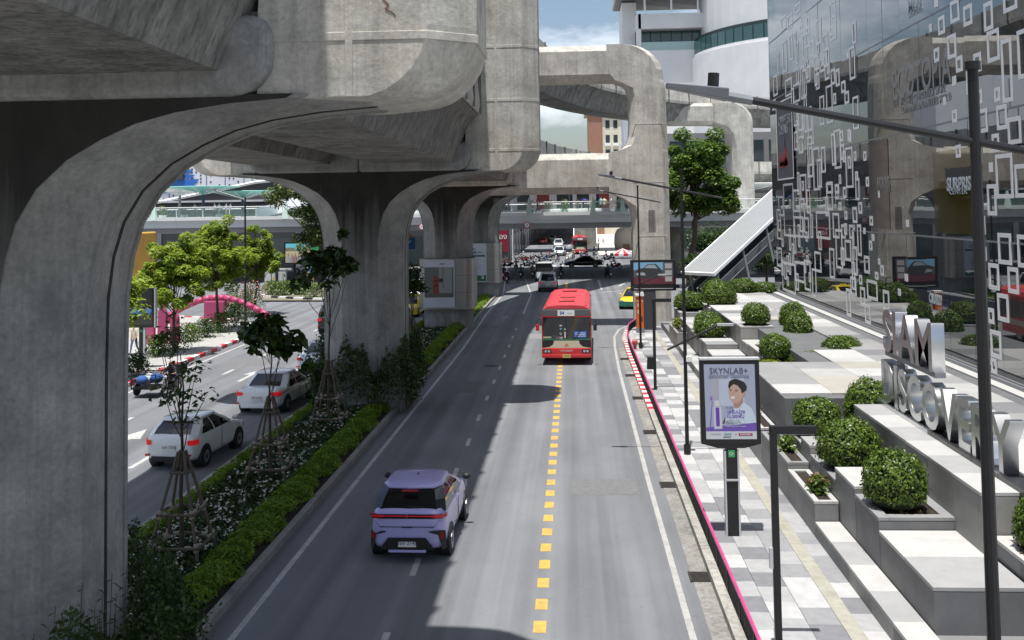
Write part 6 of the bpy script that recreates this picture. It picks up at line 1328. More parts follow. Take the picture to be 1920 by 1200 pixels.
gq(.05, .08, .71, .42, (.1, .36, .42), .004, .35); gq(.05, .42, .71, .93, (.36, .31, .2), .004, .3); gq(.71, .08, .95, .93, (.02, .2, .07), .004, .3); gq(.05, .26, .3, .42, (.2, .2, .13), .006); gq(.5, .28, .71, .42, (.2, .2, .13), .006)
for i, (u, v, c) in enumerate(((.12, .52, (.3, .36, .36)), (.22, .56, (.34, .24, .22)), (.3, .52, (.3, .2, .2)), (.38, .6, (.25, .3, .33)), (.48, .46, (.03, .03, .035)), (.58, .48, (.12, .08, .06)))):
    gq(u-.045, v+.12, u+.045, .92, c, .008, 0, 'print_figure'); gq(u-.018, v, u+.018, v+.12, (.3, .2, .14), .008, 0, 'print_figure')
txt('print_lettering', 'Group', .25, PLATE, gs, (lerp(X0, X1, .83), -.262, lerp(Z1, Z0, .42)), ext=.001); gq(.75, .5, .92, .54, (.5, .35, .1), .006)
for x in (-.9, .35): MB().box((x-.12, -.1, 0), (x+.12, .1, Z0)).ob('post', AB, gs)
def cab(label, px, py, w, h, d=.5):
    p = gp(px, py); t = thing('utility_cabinet', label, 'cabinet', (p.x, p.y, 0)); MB().box((-w/2, -d/2, 0), (w/2, d/2, h)).ob('body', m_('cabinet_paint', (.5, .51, .5), .5, var=.1, scale=2), t, bevel=.03); MB().box((-w/2-.04, -d/2-.04, h), (w/2+.04, d/2+.04, h+.08)).ob('lid', LGREY, t)
    MB().box((w*.12, -d/2-.01, h*.15), (w*.2, -d/2, h*.8)).ob('door_gap', DPLAST, t); MB().box((w*.28, -d/2-.015, h*.3), (w*.42, -d/2, h*.42)).ob('yellow_notice', m_('notice', (.55, .35, .05), .5), t); MB().box((w*.28, -d/2-.015, h*.6), (w*.42, -d/2, h*.75)).ob('vent', DPLAST, t)
cab('larger pale utility cabinet on the striped island', 507, 538, 1.1, 2.5); cab('smaller cream utility cabinet beside the larger one', 530, 537, .8, 1.75)
p = gp(582, 545); cv = thing('chevron_marker', 'grey marker board with blue disc and orange black chevrons', 'road sign', (p.x, p.y, 0)); MB().box((-.35, -.08, 0), (.35, .08, 2.7)).ob('board', GREYM, cv, bevel=.02); MB().box((-.3, -.1, .9), (.3, -.08, 1.75)).ob('chevron_panel', m_('chev_or', (.7, .3, .02), .5), cv); MB().box((-.3, -.1, 1.82), (.3, -.08, 2.45)).ob('disc_panel', PLATE, cv); MB().cyl((0, -.11, 2.13), (0, -.1, 2.13), .26, n=18).ob('blue_disc', m_('sign_blue', (.02, .16, .5), .5), cv)
for k in range(3):
    z = .95+.28*k; MB().add([(-.3, -.104, z), (0, -.104, z+.22), (.3, -.104, z), (.3, -.104, z+.12), (0, -.104, z+.34), (-.3, -.104, z+.12)], [(0, 1, 4, 5), (1, 2, 3, 4)]).ob('chevron', SIGNK, cv)
MB().tube([(-.08, -.112, 2.08), (0, -.112, 2.24), (.08, -.112, 2.08)], .025, 4).ob('arrow_mark', PLATE, cv)
p = gp(519, 500, 0); sn = thing('street_sign', 'blue street name plate with a crest on two posts', 'street sign', (p.x, p.y, 0)); s_ = p.y/F; zc = ay(519, 463, p.y).z
MB().add([(-12*s_, -.04, zc-5*s_), (12*s_, -.04, zc-5*s_), (12*s_, -.04, zc+3*s_), (5*s_, -.04, zc+4*s_), (0, -.04, zc+6.5*s_), (-5*s_, -.04, zc+4*s_), (-12*s_, -.04, zc+3*s_)], [tuple(range(7))]).ob('plate', m_('sign_blue'), sn); MB().box((-12*s_, -.03, zc-5*s_), (12*s_, .03, zc+3*s_)).ob('plate_back', LGREY, sn)
for s in (-1, 1): MB().cyl((s*9*s_, 0, 0), (s*9*s_, 0, zc), .07, n=6).ob('post', LGREY, sn)
txt('sign_lettering', 'ถนนพญาไท', .42, PLATE, sn, (0, -.05, zc-.05), ext=.002); txt('sign_lettering', 'Phaya Thai Rd', .22, PLATE, sn, (0, -.05, zc-.38), ext=.002)
p = gp(460, 606, .14); t = thing('slim_lamp_post', 'slim dark lamp post among the bright young trees', 'street lamp', (p.x, p.y, .1)); zt = ay(458, 372, p.y).z; MB().cyl((0, 0, 0), (0, 0, zt), .09, .06, 8).ob('pole', BLACKM, t); MB().cyl((0, 0, zt-.2), (-2.2, 0, zt+.5), .04, n=6).ob('arm', BLACKM, t); MB().box((-2.9, -.12, zt+.5), (-2.1, .12, zt+.6)).ob('lamp_head', GREYM, t)
# pink sculpture pieces
PK = mat('pink_gloss', (.42, .06, .15), .4, var=.1, scale=2); PKD = mat('dark_pink', (.32, .05, .13), .5)
def sculpt(label, px, py, fn):
    p = gp(px, py, .14); t = thing('pink_sculpture', label, 'sculpture', (p.x, p.y, .12)); fn(t)
def arcf(t):
    pts = [Vector((-3.6+7.2*i/14, 0, .5+1.3*math.sin(PI*i/14))) for i in range(15)]; mb = MB()
    for a, b in zip(pts, pts[1:]): mb.cyl(a, b, .22, n=8)
    mb.ob('arch_band', PK, t, smooth=True); MB().box((-.9, -.3, 0), (.6, .3, 1.6)).ob('arch_wall', PKD, t, bevel=.1); MB().cyl((-3.6, 0, 0), (-3.6, 0, .6), .22, n=8).ob('arch_foot', PK, t); MB().cyl((3.6, 0, 0), (3.6, 0, .6), .22, n=8).ob('arch_foot', PK, t)
sculpt('pink arched sculpture behind the tallest young tree', 408, 606, arcf)
def slabs(t):
    for i, (x, h) in enumerate(((-.9, 1.9), (-.2, 2.4), (.5, 2.0))): MB().prism([(x-.3, 0), (x+.3, 0), (x+.25, h*.8), (x, h), (x-.25, h*.8)], 'y', -.15+.1*i, .15+.1*i).ob('slab_figure', PKD if i % 2 else PK, t, bevel=.05)
sculpt('group of three rounded pink slabs near the blank screen', 310, 645, slabs)
def lett(t):
    for i in range(3): MB().box((-1+.8*i, -.15, 0), (-.7+.8*i, .15, 1.7)).box((-1+.8*i, -.15, 1.4), (-.45+.8*i, .15, 1.7)).ob('letter_block', PK, t, bevel=.03)
yb_ = thing('yellow_pavilion', 'yellow pavilion wall with white arched panels on the left pavement', 'pavilion', (-31.2, 66, .12)); MB().box((-14, -.2, 0), (.2, .25, 6.4)).box((-.2, -.2, 0), (.2, 9, 6.4)).ob('wall', mat('pavilion_yellow', (.62, .36, .07), .6, var=.1, scale=1), yb_, bevel=.1)
for k in range(3):
    x = -1.1-1.7*k; MB().add([(x-.5, -.21, .4)]+[(x+.5*math.cos(a), -.21, 4.4+.9*math.sin(a)) for a in [PI-PI*i/10 for i in range(11)]]+[(x+.5, -.21, .4)], [tuple(range(13))]).ob('arch_panel', WHITEW, yb_)
person('person in beige top and jeans beside the dark standing screen', WALK, tuple(gp(252, 664, .14)), R(175), (.55, .48, .36), (.06, .1, .2))
# island
isl = sheet('traffic_island', pp((492, 566), (620, 566), (640, 548), (620, 538), (500, 536), (484, 548)), .13, mat('island_soil', (.16, .15, .1), .9, var=.3, scale=1))
kb1 = MB().box((-.15, -.5, 0), (.15, .5, .28)).mesh('kerb_stone', mats=[SIGNK]); kb2 = MB().box((-.15, -.5, 0), (.15, .5, .28)).mesh('kerb_stone', mats=[WHP]); ki = struct(link('island_kerb', None, None)); kerbrun(ki, pp((484, 550), (496, 560), (552, 563), (625, 566)), [kb1, kb2], 1.)
kerbrun(ki, pp((1258, 540), (1300, 537), (1335, 545)), [kb1, kb2], 1.)
# ================================================================ skywalk
SKW = mat('skywalk_panel', (.56, .58, .6), .5, var=.05, scale=.5); SKL = mat('skywalk_light', (.66, .66, .65), .5); SKD = mat('skywalk_soffit', (.25, .255, .26), .7)
GLS = mat('green_glass', (.55, .8, .72), .05, alpha=.085, spec=.6)
sw = thing('skywalk', 'long grey pedestrian skywalk with green glass railings across the junction', 'footbridge', (0, 112, 0))
XA, XB = -80, 46
MB().prism([(0, 6.95), (.15, 7.36), (24, 7.36), (24, 6.4), (.5, 6.4)], 'x', XA, XB).ob('deck', SKW, sw)
n = 21
for i in range(n):
    a, b = lerp(XA, XB, i/n), lerp(XA, XB, (i+1)/n)
    MB().prism([(-.35, 7.05), (-.35, 7.42), (.1, 7.42), (.1, 7.05)], 'x', a+.01, b-.01).ob('edge_band', SKL, sw)
    MB().prism([(-.2, 7.04), (.0, 6.7), (.05, 6.25), (.5, 6.2), (.5, 7.04)], 'x', a+.01, b-.01).ob('fascia_panel', SKW, sw)
MB().prism([(.55, 5.62), (.55, 6.22), (22, 6.22), (22, 5.62)], 'x', XA, XB).ob('main_girder', SKD, sw)
for x in (-62, -44, -27, 12, 30): MB().cyl((x, 9, 0), (x, 9, 5.7), .7, n=16).ob('column', CONC, sw, smooth=True)
gm = MB().box((-1.47, -.02, 0), (1.47, .0, 1.02)).mesh('glass_panel', mats=[GLS]); pm2 = MB().box((-.03, -.04, 0), (.03, .04, 1.1)).mesh('rail_post', mats=[SKL])
for i in range(42):
    x = XA+1.5+3*i; link('glass_panel', gm, sw, (x, -.1, 7.42)); link('rail_post', pm2, sw, (x+1.5, -.06, 7.42))
MB().cyl((XA, -.1, 8.5), (XB, -.1, 8.5), .05, n=6).ob('handrail', SKL, sw); MB().cyl((XA, 23.5, 8.4), (XB, 23.5, 8.4), .06, n=6).ob('handrail', SKL, sw)
FIN = mat('pale_green_steel', (.5, .62, .55), .45)
for x in (-46.5, -31.6, -20, -13.8, -4.7, 2.2, 5.4, 15, 22):
    MB().add([(x-.34, -.5, 7.1), (x+.34, -.5, 7.1), (x+.1, -.2, 9.0), (x-.1, -.2, 9.0), (x-.34, .1, 7.1), (x+.34, .1, 7.1), (x+.1, -.05, 9.0), (x-.1, -.05, 9.0)], [(0, 1, 2, 3), (5, 4, 7, 6), (1, 5, 6, 2), (4, 0, 3, 7), (3, 2, 6, 7)]).ob('fin', FIN, sw, bevel=.02)
def vpt(px, py, Y): p = ay(px, py, Y); return p
for px, py, lb in ((988, 422, 'over the wide road'), (791, 425, 'over the cab lane')):
    p = ay(px, py, 111.2); t = thing('height_sign', 'round red rimmed limit sign hung on the skywalk '+lb, 'road sign', (p.x, 111.4, p.z)); MB().cyl((0, 0, 0), (0, -.04, 0), .36, n=20).ob('rim', REDP, t); MB().cyl((0, -.04, 0), (0, -.05, 0), .27, n=20).ob('disc', PLATE, t); txt('sign_lettering', '5.2', .2, SIGNK, t, (0, -.055, 0), ext=.001)
    MB().box((-.04, .0, -.1), (.04, .55, .1)).ob('bracket', GREYM, t)
# canopies (funnel shaped)
def funnel(label, px, Y, zt, r, colp, colr):
    p = ay(px, 390, Y); t = thing('funnel_canopy', label, 'canopy', (p.x, Y, 7.1)); h = zt-7.1
    MB().cyl((0, 0, 0), (0, 0, h-.7), .22, .16, 10).ob('post', colp, t); ng = 12
    MB().loft([[(q*math.cos(2*PI*i/ng)*(1.25 if 1 else 1), q*math.sin(2*PI*i/ng), z) for i in range(ng)] for q, z in ((.16, h-.9), (.5, h-.62), (1.4, h-.4), (r, h), (r*.97, h+.06), (.4, h-.3))]).ob('roof_shell', colr, t)
    for i in range(ng): a = 2*PI*i/ng; MB().cyl((.2*math.cos(a), .2*math.sin(a), h-.85), (1.2*r*math.cos(a), r*math.sin(a), h-.03), .03, n=4).ob('rib', WHITEW, t)
NAVY = mat('navy_post', (.02, .05, .1), .4); TEAL = mat('teal_roof', (.16, .42, .36), .45); WROOF = mat('white_roof', (.6, .62, .6), .5)
funnel('green roofed funnel canopy on a navy post above the left skywalk', 381, 117, 10.9, 3.6, NAVY, TEAL); funnel('smaller green funnel canopy next to the white arched stair', 455, 121, 10.4, 3.2, NAVY, TEAL); funnel('white roofed funnel canopy beside the green ones', 337, 124, 11.0, 3.6, GREYM, WROOF)
funnel('navy posted canopy above the skywalk over the wide road', 1071, 119, 12.6, 3.4, NAVY, WROOF); funnel('second navy posted canopy nearer the portal leg', 1121, 121, 12.8, 3.4, NAVY, WROOF); funnel('pale canopy above the skywalk by the escalator', 1400, 124, 10.4, 3.6, WROOF, WROOF)
# planters and plants on the skywalk
POT = mat('pot_green', (.2, .42, .33), .5); POTW = mat('pot_white', (.68, .7, .68), .5)
pl = [(993, 116, 1, 'leafy plant in a white pot'), (1028, 115, 0, 'leafy plant behind a white oval tub'), (1060, 115, 1, 'leafy plant in a wide green pot'), (1115, 118, 1, 'leafy plant beside the navy post'), (1160, 116, 1, 'leafy plant near the portal leg'), (765, 118, 1, 'leafy plant seen through the second arch'), (790, 117, 0, 'second leafy plant seen through the second arch'), (270, 117, 0, 'spreading plant at the curved end of the railing'), (305, 118, 0, 'wide plant beside the white canopy'), (345, 119, 0, 'low plant below the white canopy'), (410, 118, 0, 'low plant below the green canopy'), (1215, 118, 0, 'plant on the skywalk behind the portal leg')]
for px, Y, k, lb in pl:
    p = ay(px, 392, Y); t = shrub('skywalk_plant', lb+' on the skywalk', p.x, Y, 7.5, .75, 1.3, 260, LF_BUSH, .2); MB().cyl((0, 0, -.42), (0, 0, .2), .34, .48, 12).ob('pot', POT if k else POTW, t)
for px, Y, lb in ((1034, 114.5, 'left of the wide green pot'), (1083, 114.5, 'beside the navy post'), (1125, 114.5, 'under the second navy posted canopy'), (768, 114.5, 'seen through the second arch')):
    p = ay(px, 397, Y); t = thing('oval_bench', 'pale oval bench tub '+lb+' on the skywalk', 'bench', (p.x, Y, 7.1)); o = MB().loft([[(rx*math.cos(2*PI*i/18), .5*rx*math.sin(2*PI*i/18), z) for i in range(18)] for rx, z in ((.85, 0), (1.1, .35), (1.2, .62), (1.1, .66))]).ob('tub', POTW, t, smooth=True); MB().cyl((0, 0, .64), (0, 0, .7), .6, n=12).ob('seat_pad', GREYM, t)
ppl = [(262, 114, D3, D3, 'in black leaning on the left glass railing'), (366, 115, (.3, .32, .33), D3, 'in grey looking along the left skywalk'), (403, 116, W3, D3, 'in white top and black trousers under the green canopy'), (411, 116.6, (.45, .55, .65), (.3, .35, .42), 'in pale blue under the green canopy'), (424, 116, (.55, .65, .66), (.35, .3, .2), 'in mint top and tan shorts under the green canopy'), (431, 116.5, (.6, .62, .6), (.05, .05, .05), 'in cream beside the mint top'), (1056, 120, (.35, .33, .3), D3, 'in taupe behind the wide green pot'), (1064, 121, W3, D3, 'in white shirt behind the wide green pot'), (1083, 122, (.6, .57, .45), (.4, .4, .42), 'in cream dress beside the navy post'), (1094, 117, (.03, .04, .06), D3, 'in dark clothes under a violet umbrella'), (1127, 116, (.25, .5, .52), (.03, .03, .04), 'in turquoise by the second navy post'), (1134, 116.5, (.62, .58, .42), (.06, .06, .07), 'in cream shirt beside the turquoise one'), (1147, 117.5, (.6, .6, .55), (.5, .48, .42), 'in off white looking over the railing'), (1163, 116, W3, G3, 'in white near the portal leg'), (1175, 115.5, (.1, .08, .07), D3, 'in black with a dark bag at the portal leg'), (953, 118, D3, D3, 'in black in the shaded part of the skywalk'), (940, 119, (.2, .2, .2), D3, 'in grey at the shaded railing'), (1008, 121, (.4, .1, .1), D3, 'in red behind the white potted plant')]
for i, (px, Y, sh, pa, lb) in enumerate(ppl):
    p = ay(px, 398, Y); person('person '+lb, (STAND, WALK)[i % 2], (p.x, Y, 7.36), R((i*67) % 360), sh, pa)
p = ay(1094, 398, 117); um = thing('hand_umbrella', 'open violet umbrella held on the skywalk', 'umbrella', (p.x+.1, 117.15, 8.0)); MB().cyl((0, 0, 0), (0, 0, .95), .012, n=5).ob('shaft', BLACKM, um); MB().loft([[(q*math.cos(2*PI*i/10), q*math.sin(2*PI*i/10), z) for i in range(10)] for q, z in ((.55, .7), (.4, .86), (.2, .95), (.02, 1.0))]).ob('cloth', mat('violet_cloth', (.12, .12, .45), .6), um)
# white arched stair at the left
st = thing('arched_stair', 'white arched stair rising from the skywalk beside the tall tree', 'stair', (-38, 122, 7.1)); pts = [(0, 0), (3, .7), (6, 1.9), (9, 3.0), (13, 3.9), (18, 4.3)]
MB().prism([(x, z) for x, z in pts]+[(x, z+1.3) for x, z in pts[::-1]], 'y', -.2, .2).ob('side_wall', WHITEW, st); MB().prism([(x, z-.1) for x, z in pts]+[(x, z+.3) for x, z in pts[::-1]], 'y', .2, 3).ob('flight', LGREY, st); MB().tube([(x, -.25, z+1.7) for x, z in pts], .06, 5).ob('handrail', BLACKM, st)
# ================================================================ background buildings
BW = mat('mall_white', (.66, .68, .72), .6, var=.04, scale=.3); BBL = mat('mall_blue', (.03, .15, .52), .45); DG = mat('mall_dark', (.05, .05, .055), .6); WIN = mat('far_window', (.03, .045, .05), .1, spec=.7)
def bp(px, py, Y): return ay(px, py, Y)
Yb = 190
mb_ = thing('white_mall', 'white panelled mall with rows of dark dots and blue stripes', 'building', (-75, Yb, 0))
MB().box((-45, .3, 0), (34, 30, 34)).ob('wall', BW, mb_)
for k in range(12): x = -12+3.6*k; MB().box((x-.06, .22, 6), (x+.06, .3, 30)).ob('panel_joint', m_('joint_navy', (.05, .07, .2), .6), mb_)
dm = MB().box((-.14, -.02, -.14), (.14, .02, .14)).mesh('wall_dot', mats=[SIGNK]); rr = random.Random(5); k = 0
for c in range(12):
    for j in range(14):
        for q in (.8, 1.6, 2.5):
            if rr.random() < .5 and k < 280: link('wall_dot', dm, mb_, (-12+3.6*c+q, .26, 8.2+.62*j)); k += 1
for i, (x0, x1, py) in enumerate(((340, 352, 315), (340, 356, 322), (340, 360, 331), (300, 368, 340), (280, 362, 347), (270, 350, 354), (255, 325, 360))):
    a, b = bp(x0, py, Yb), bp(x1, py, Yb); MB().add([(a.x+75-8, .2, a.z-.32), (b.x+75, .2, a.z-.32), (b.x+75+.5, .2, a.z+.32), (a.x+75-8, .2, a.z+.32)], [(0, 1, 2, 3)]).ob('blue_stripe', BBL, mb_)
a, b = bp(295, 300, Yb-1), bp(341, 336, Yb-1); MB().box((a.x+75-4, -.4, b.z), (b.x+75, -.1, b.z+8)).ob('dark_screen', DG, mb_)
dr = thing('dark_roof_hall', 'low dark hall with a sloping roof behind the left skywalk', 'building', (-60, 160, 0))
P1, P2, P3 = bp(310, 378, 160), bp(480, 343, 160), bp(640, 330, 160)
MB().add([(P1.x+60-8, 0, 0), (P3.x+60+8, 0, 0), (P3.x+60+8, 0, P3.z+1), (P2.x+60, 0, P2.z), (P1.x+60-8, 0, P1.z-1.5), (P1.x+60-8, 20, 0), (P3.x+60+8, 20, 0), (P3.x+60+8, 20, P3.z+1), (P2.x+60, 20, P2.z), (P1.x+60-8, 20, P1.z-1.5)], [(0, 1, 2, 3, 4), (9, 8, 7, 6, 5), (1, 6, 7, 2), (2, 7, 8, 3), (3, 8, 9, 4), (4, 9, 5, 0)]).ob('hall_body', DG, dr)
MB().tube([(P1.x+60-8, -.2, P1.z-1.4), (P2.x+60, -.2, P2.z+.1), (P3.x+60+8, -.2, P3.z+1.1)], .25, 6).ob('roof_edge', WHITEW, dr)
for k in range(12): x = P1.x+60-6+3.4*k; MB().box((x, -.15, 7.6), (x+2.6, -.02, 9.2)).ob('window', WIN, dr)
MB().box((P1.x+60-8, -.6, 9.6), (P3.x+60+8, 0, 9.9)).ob('awning', LGREY, dr)
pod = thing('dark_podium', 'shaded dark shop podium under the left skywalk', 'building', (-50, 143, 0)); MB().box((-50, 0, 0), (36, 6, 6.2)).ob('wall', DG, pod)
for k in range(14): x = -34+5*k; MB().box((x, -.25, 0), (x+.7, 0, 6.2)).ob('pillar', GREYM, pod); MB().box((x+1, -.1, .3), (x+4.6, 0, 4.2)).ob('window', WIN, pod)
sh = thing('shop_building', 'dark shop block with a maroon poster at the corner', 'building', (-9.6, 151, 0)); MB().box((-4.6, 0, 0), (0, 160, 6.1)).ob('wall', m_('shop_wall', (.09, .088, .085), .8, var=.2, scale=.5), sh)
a, b = bp(929, 432, 150.9), bp(953, 472, 150.9); MB().box((a.x+9.6, -.15, max(b.z, .3)), (b.x+9.6, -.05, a.z)).ob('poster', mat('maroon_poster', (.22, .01, .03), .5), sh); txt('poster_lettering', 'โอง', 1.1, PLATE, sh, ((a.x+b.x)/2+9.6, -.18, a.z-.95), ext=.01)
MB().box((a.x+9.6+.7, -.17, 1.1), (a.x+9.6+1.1, -.15, 2.6)).ob('poster_figure', SIGNK, sh)
for k in range(16):
    y = 3+9*k; MB().box((-.02, y, 0), (.25, y+.8, 6.1)).ob('pillar', GREYM, sh); MB().box((-.02, y+1.2, .2), (.06, y+8.4, 3.8)).ob('shopfront', m_('shopfront', (.03, .05, .06), .15) if k else m_('shopfront_teal', (.06, .16, .2), .3), sh)
MB().box((.6, 1, 0), (.72, 1.12, 6)).ob('lamp_post', WHITEW, sh)
el = thing('shade_slab', 'dark slab added above the far road to shade it', 'station', (-10, 152, 0)); MB().box((-18, 68, 5.7), (13.4, 260, 7.0)).ob('slab', CONC_D, el)  # slab and columns put in overhead to darken the far road
for k in range(9): MB().box((13, 70+20*k, 0), (13.4, 71+20*k, 5.7)).ob('column', CONC_D, el); MB().box((-.4, 30+28*k, 0), (.0, 31+28*k, 5.7)).ob('column', CONC_D, el) if 0 else None
stn = thing('white_station', 'white station wall with roof behind the far skywalk plants', 'station', (0, 186, 7)); MB().box((-30, 0, .0), (14, 10, 5.2)).ob('wall', mat('station_white', (.6, .61, .6), .6, var=.1, scale=.3), stn); MB().box((-31, -5, 5.2), (15, 11, 5.6)).ob('roof', LGREY, stn)
for k in range(12): x = -28+3.6*k; MB().box((x, -.12, .6), (x+2.2, 0, 4.2)).ob('opening', WIN if k % 3 else m_('opening_red', (.25, .04, .04), .5), stn); MB().cyl((x+2.8, -4, 0), (x+2.8, -4, 5.2), .15, n=8).ob('post', LGREY, stn)
en = thing('end_block', 'dark block closing the far road', 'building', (-2, 425, 0)); MB().box((-30, 0, 0), (30, 10, 7.5)).ob('wall', DG, en); MB().box((-30, -.2, 5), (30, 0, 5.4)).ob('band', GREYM, en)
# arts centre
ac = thing('arts_centre', 'white curved arts centre with a ribbon of teal windows and slatted roof', 'building', (51, 197, 0)); R0 = 28.; NS = 60
WA = mat('arts_white', (.72, .72, .72), .7, var=.07, scale=.25, dirt=.2, dcol=(.55, .55, .54)); TGL = mat('teal_glass', (.05, .11, .11), .08, spec=.8)
def drum(r, z0, z1, m, nm): return MB().loft([[(r*math.cos(2*PI*i/NS), r*math.sin(2*PI*i/NS), z) for i in range(NS)] for z in (z0, z1)]).ob(nm, m, ac)
drum(R0, 0, 35.8, WA, 'drum_wall'); drum(R0-.4, 35.8, 36.4, WA, 'drum_ledge'); drum(R0-2.2, 39.5, 60, WA, 'drum_wall')
for i in range(80):
    a0, a1 = 2*PI*i/80+.004, 2*PI*(i+1)/80-.004
    if math.sin((a0+a1)/2) > .2: continue
    r = R0-.5; MB().add([(r*math.cos(a0), r*math.sin(a0), 35.9), (r*math.cos(a1), r*math.sin(a1), 35.9), (r*math.cos(a1), r*math.sin(a1), 38.9), (r*math.cos(a0), r*math.sin(a0), 38.9)], [(0, 1, 2, 3)]).ob('window_pane', TGL, ac)
drum(R0-.9, 36.3, 39.6, m_('mullion_dark', (.03, .05, .05), .4), 'drum_band')
Ya = 195; a = bp(1200, 95, Ya); b = bp(1360, 22, Ya); q = bp(1172, 220, Ya)
def loc(p): return (p.x-51, p.y-197, p.z)
x0, x1, zg0, zg1, zt = a.x-51, b.x-51, a.z, bp(1280, 52, Ya).z, b.z
MB().box((x0-.2, -2, 0), (x1+20, 14, zg0)).ob('block_wall', WA, ac); MB().box((x0-.2, -2, zg1), (x1+4, 14, zt)).ob('block_wall', WA, ac); MB().box((x0-.6, 0, zg0), (x0, 14, zg1)).ob('block_wall', WA, ac); MB().box((x0-.6, -2, zg0), (x0-.2+.5, 14, zt-.01)).ob('block_wall', WA, ac)
MB().box((x0, 1.2, zg0), (x1+4, 1.5, zg1)).ob('recess_glass', TGL, ac)
for k in range(9): x = lerp(x0+.3, x1, k/8); MB().box((x-.08, 1.05, zg0), (x+.08, 1.2, zg1)).ob('mullion', m_('mullion_dark'), ac)
MB().box((x0+.4, -1.9, zg0), (x0+10.5, -1.8, zg0+1.6)).ob('terrace_glass', mat('terrace_glass', (.35, .48, .47), .15), ac)
MB().box((q.x-51, 2, 0), (x0-.3, 14, zt+3)).ob('stair_tower', WA, ac)
for k in range(14): MB().box((q.x-51-1.2, -5+1.3*k, zt+3.4), (x1+4, -5+1.3*k+.7, zt+3.7)).ob('roof_slat', GREYM, ac)
MB().box((q.x-51-1.5, -5.5, zt+3.7), (x1+4, 14, zt+4.3)).ob('roof_edge', LGREY, ac)
for k in range(5): MB().cyl((x0+1+5*k, -3, zt), (x0+1+5*k, -3, zt+3.5), .18, n=8).ob('roof_post', WHITEW, ac)
bc = thing('brick_apartment', 'brown and cream apartment block seen through the portal opening', 'building', (10, 300, 0)); a, b, c, d = bp(1102, 214, 300), bp(1129, 214, 300), bp(1190, 214, 300), bp(1129, 276, 300)
MB().box((a.x-10, 0, 0), (b.x-10, 14, a.z)).ob('brick_wall', mat('brown_brick', (.30, .16, .11), .8, var=.1, scale=1), bc); MB().box((b.x-10, .3, 0), (c.x-10, 14, a.z+.01)).ob('cream_wall', mat('cream_wall', (.62, .58, .47), .8, var=.08, scale=.6), bc); MB().box((a.x-11, -.5, a.z), (c.x-9, 15, a.z+1.2)).ob('roof', mat('cream_roof', (.5, .46, .38), .8), bc)
for i in range(4):
    for j in range(4):
        x = b.x-10+.9+2.3*i; z = a.z-4.2-4.3*j; o = MB().box((x, .2, z), (x+1.2, .31, z+2.3)).ob('window', WIN, bc); MB().box((x-.3, -.5, z-.9), (x+1.5, .3, z-.1)).ob('balcony', WHITEW, o) if j % 2 else None
# right hand far buildings behind the escalator
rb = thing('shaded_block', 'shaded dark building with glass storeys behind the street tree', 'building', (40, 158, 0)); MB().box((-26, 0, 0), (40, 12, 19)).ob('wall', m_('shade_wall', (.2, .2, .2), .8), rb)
for j in range(4):
    for k in range(12): MB().box((-25+5*k, -.12, 1.5+4.4*j), (-20.8+5*k, 0, 4.6+4.4*j)).ob('window', WIN, rb)
# pedestrian corner across the junction
p = gp(1166, 470); pdn = thing('beige_drum', 'large beige rounded drum structure on the far corner', 'structure', (p.x+.8, p.y+2, 0)); h = ay(1166, 427, p.y).z
MB().loft([[(q*math.cos(2*PI*i/20), q*math.sin(2*PI*i/20), z) for i in range(20)] for q, z in ((1.9, 0), (2.1, h*.3), (2.0, h*.7), (1.5, h*.93), (.8, h))]).ob('shell', mat('beige_shell', (.42, .38, .31), .6), pdn, smooth=True); MB().box((-.6, -2.15, 0), (.6, -1.8, 1.2)).ob('counter', mat('stall_brown', (.2, .12, .07), .7), pdn)
p = gp(1168, 484); um = thing('striped_umbrella', 'red and white striped market umbrella on the far corner', 'umbrella', (p.x, p.y, 0)); z0 = ay(1168, 475, p.y).z
MB().cyl((0, 0, 0), (0, 0, z0+.8), .03, n=6).ob('pole', LGREY, um)
for i in range(16):
    a0, a1 = 2*PI*i/16, 2*PI*(i+1)/16; r = 1.9; f = lambda q, a, z: (q*math.cos(a), q*math.sin(a), z)
    MB().add([f(r, a0, z0-.35), f(r, a1, z0-.35), f(r, a1, z0), f(r, a0, z0), f(.05, a1, z0+.75), f(.05, a0, z0+.75)], [(0, 1, 2, 3), (3, 2, 4, 5)]).ob('cloth_gore', (REDP, WHP)[i % 2], um)
p = gp(1098, 465); ss = thing('concrete_stair', 'grey stair climbing behind the far bus', 'stair', (p.x, p.y, 0))
for k in range(16): MB().box((-2.2, .35*k, 0), (2.2, .35*k+.36, .36*(k+1))).ob('step', KERB, ss)
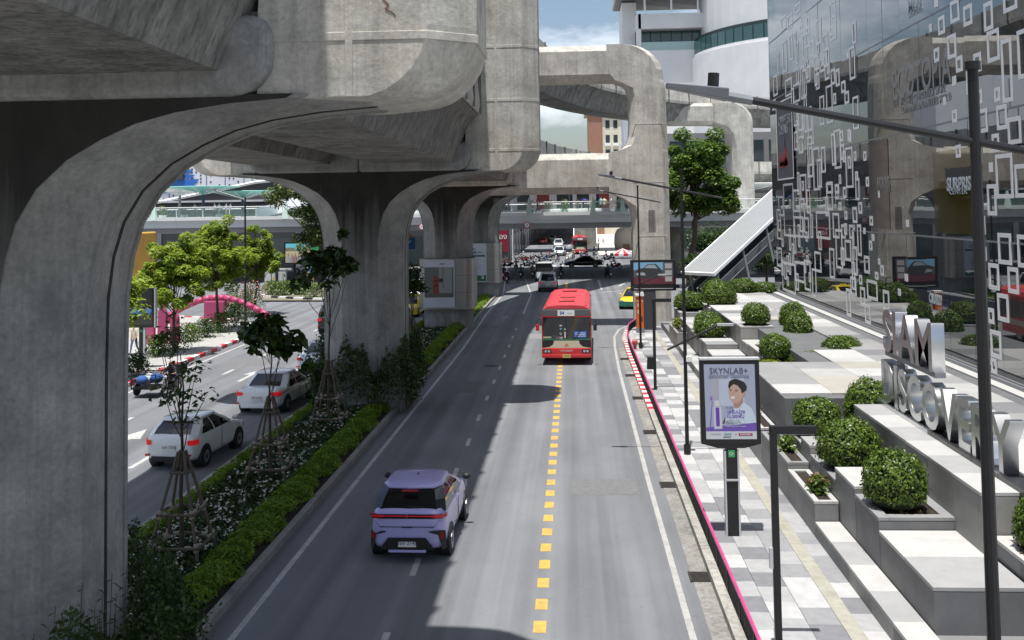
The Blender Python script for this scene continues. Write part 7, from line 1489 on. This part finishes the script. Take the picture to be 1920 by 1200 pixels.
for s in (-2.3, 2.2): MB().prism([(0, .9), (5.6, 6.6), (5.6, 5.4), (0, -.1)], 'x', s, s+.1).ob('stair_wall', LGREY, ss)
for px, py, sh_, pa, lb in ((1131, 458, W3, D3, 'in white walking across the far pavement'), (1122, 458, (.5, .5, .5), G3, 'in pale grey near a parked bike on the far pavement')): person('person '+lb, WALK, tuple(gp(px, py, .12)), R(90), sh_, pa)
for px, py in ((1122, 470), (1110, 462)):
    p = gp(px, py, .12); o = thing('bollard', 'short %s bollard on the far pavement' % ('dark' if px > 1115 else 'yellow'), 'bollard', tuple(p)); MB().cyl((0, 0, 0), (0, 0, 1.3), .13, n=8).ob('post', BLACKM if px > 1115 else YELLOWP, o); MB().cyl((0, 0, 1.3), (0, 0, 1.36), .15, n=8).ob('cap', LGREY, o)
p = ay(1180, 450, 112.5); tl = thing('traffic_light', 'black traffic light hung beside the portal leg', 'traffic light', (p.x, 105, 0)); z = ay(1180, 448, 105).z; MB().cyl((.35, 0, 0), (.35, 0, z+1), .09, n=8).ob('pole', GREYM, tl); MB().box((-.2, -.15, z-.6), (.2, .15, z+.7)).ob('housing', DPLAST, tl, bevel=.03)
for k, c in enumerate(((.02, .12, .06), (.2, .13, .02), (.5, .03, .03))): MB().cyl((0, -.15, z-.35+.4*k), (0, -.2, z-.35+.4*k), .14, n=12).ob('lens', m_('tl_%d' % k, c, .3, emit=.8 if k == 2 else 0), tl)
p = ay(765, 450, 128); bs = thing('crest_sign', 'blue sign with a golden crest seen through the second arch', 'sign', (p.x, 128, 0)); zz = ay(765, 455, 128).z; MB().box((-.7, -.06, zz-.8), (.9, .06, zz+.6)).ob('plate', m_('sign_blue'), bs, bevel=.03); MB().box((-.4, -.07, zz+.6), (.6, .07, zz+1.0)).ob('crest', m_('gold', (.55, .35, .06), .4), bs); MB().cyl((0, .1, 0), (0, .1, zz), .08, n=6).ob('post', GREYM, bs); MB().add([(-.3, -.066, zz-.5), (.5, -.066, zz+.3), (-.2, -.066, zz+.1)], [(0, 1, 2)]).ob('mark', PLATE, bs)
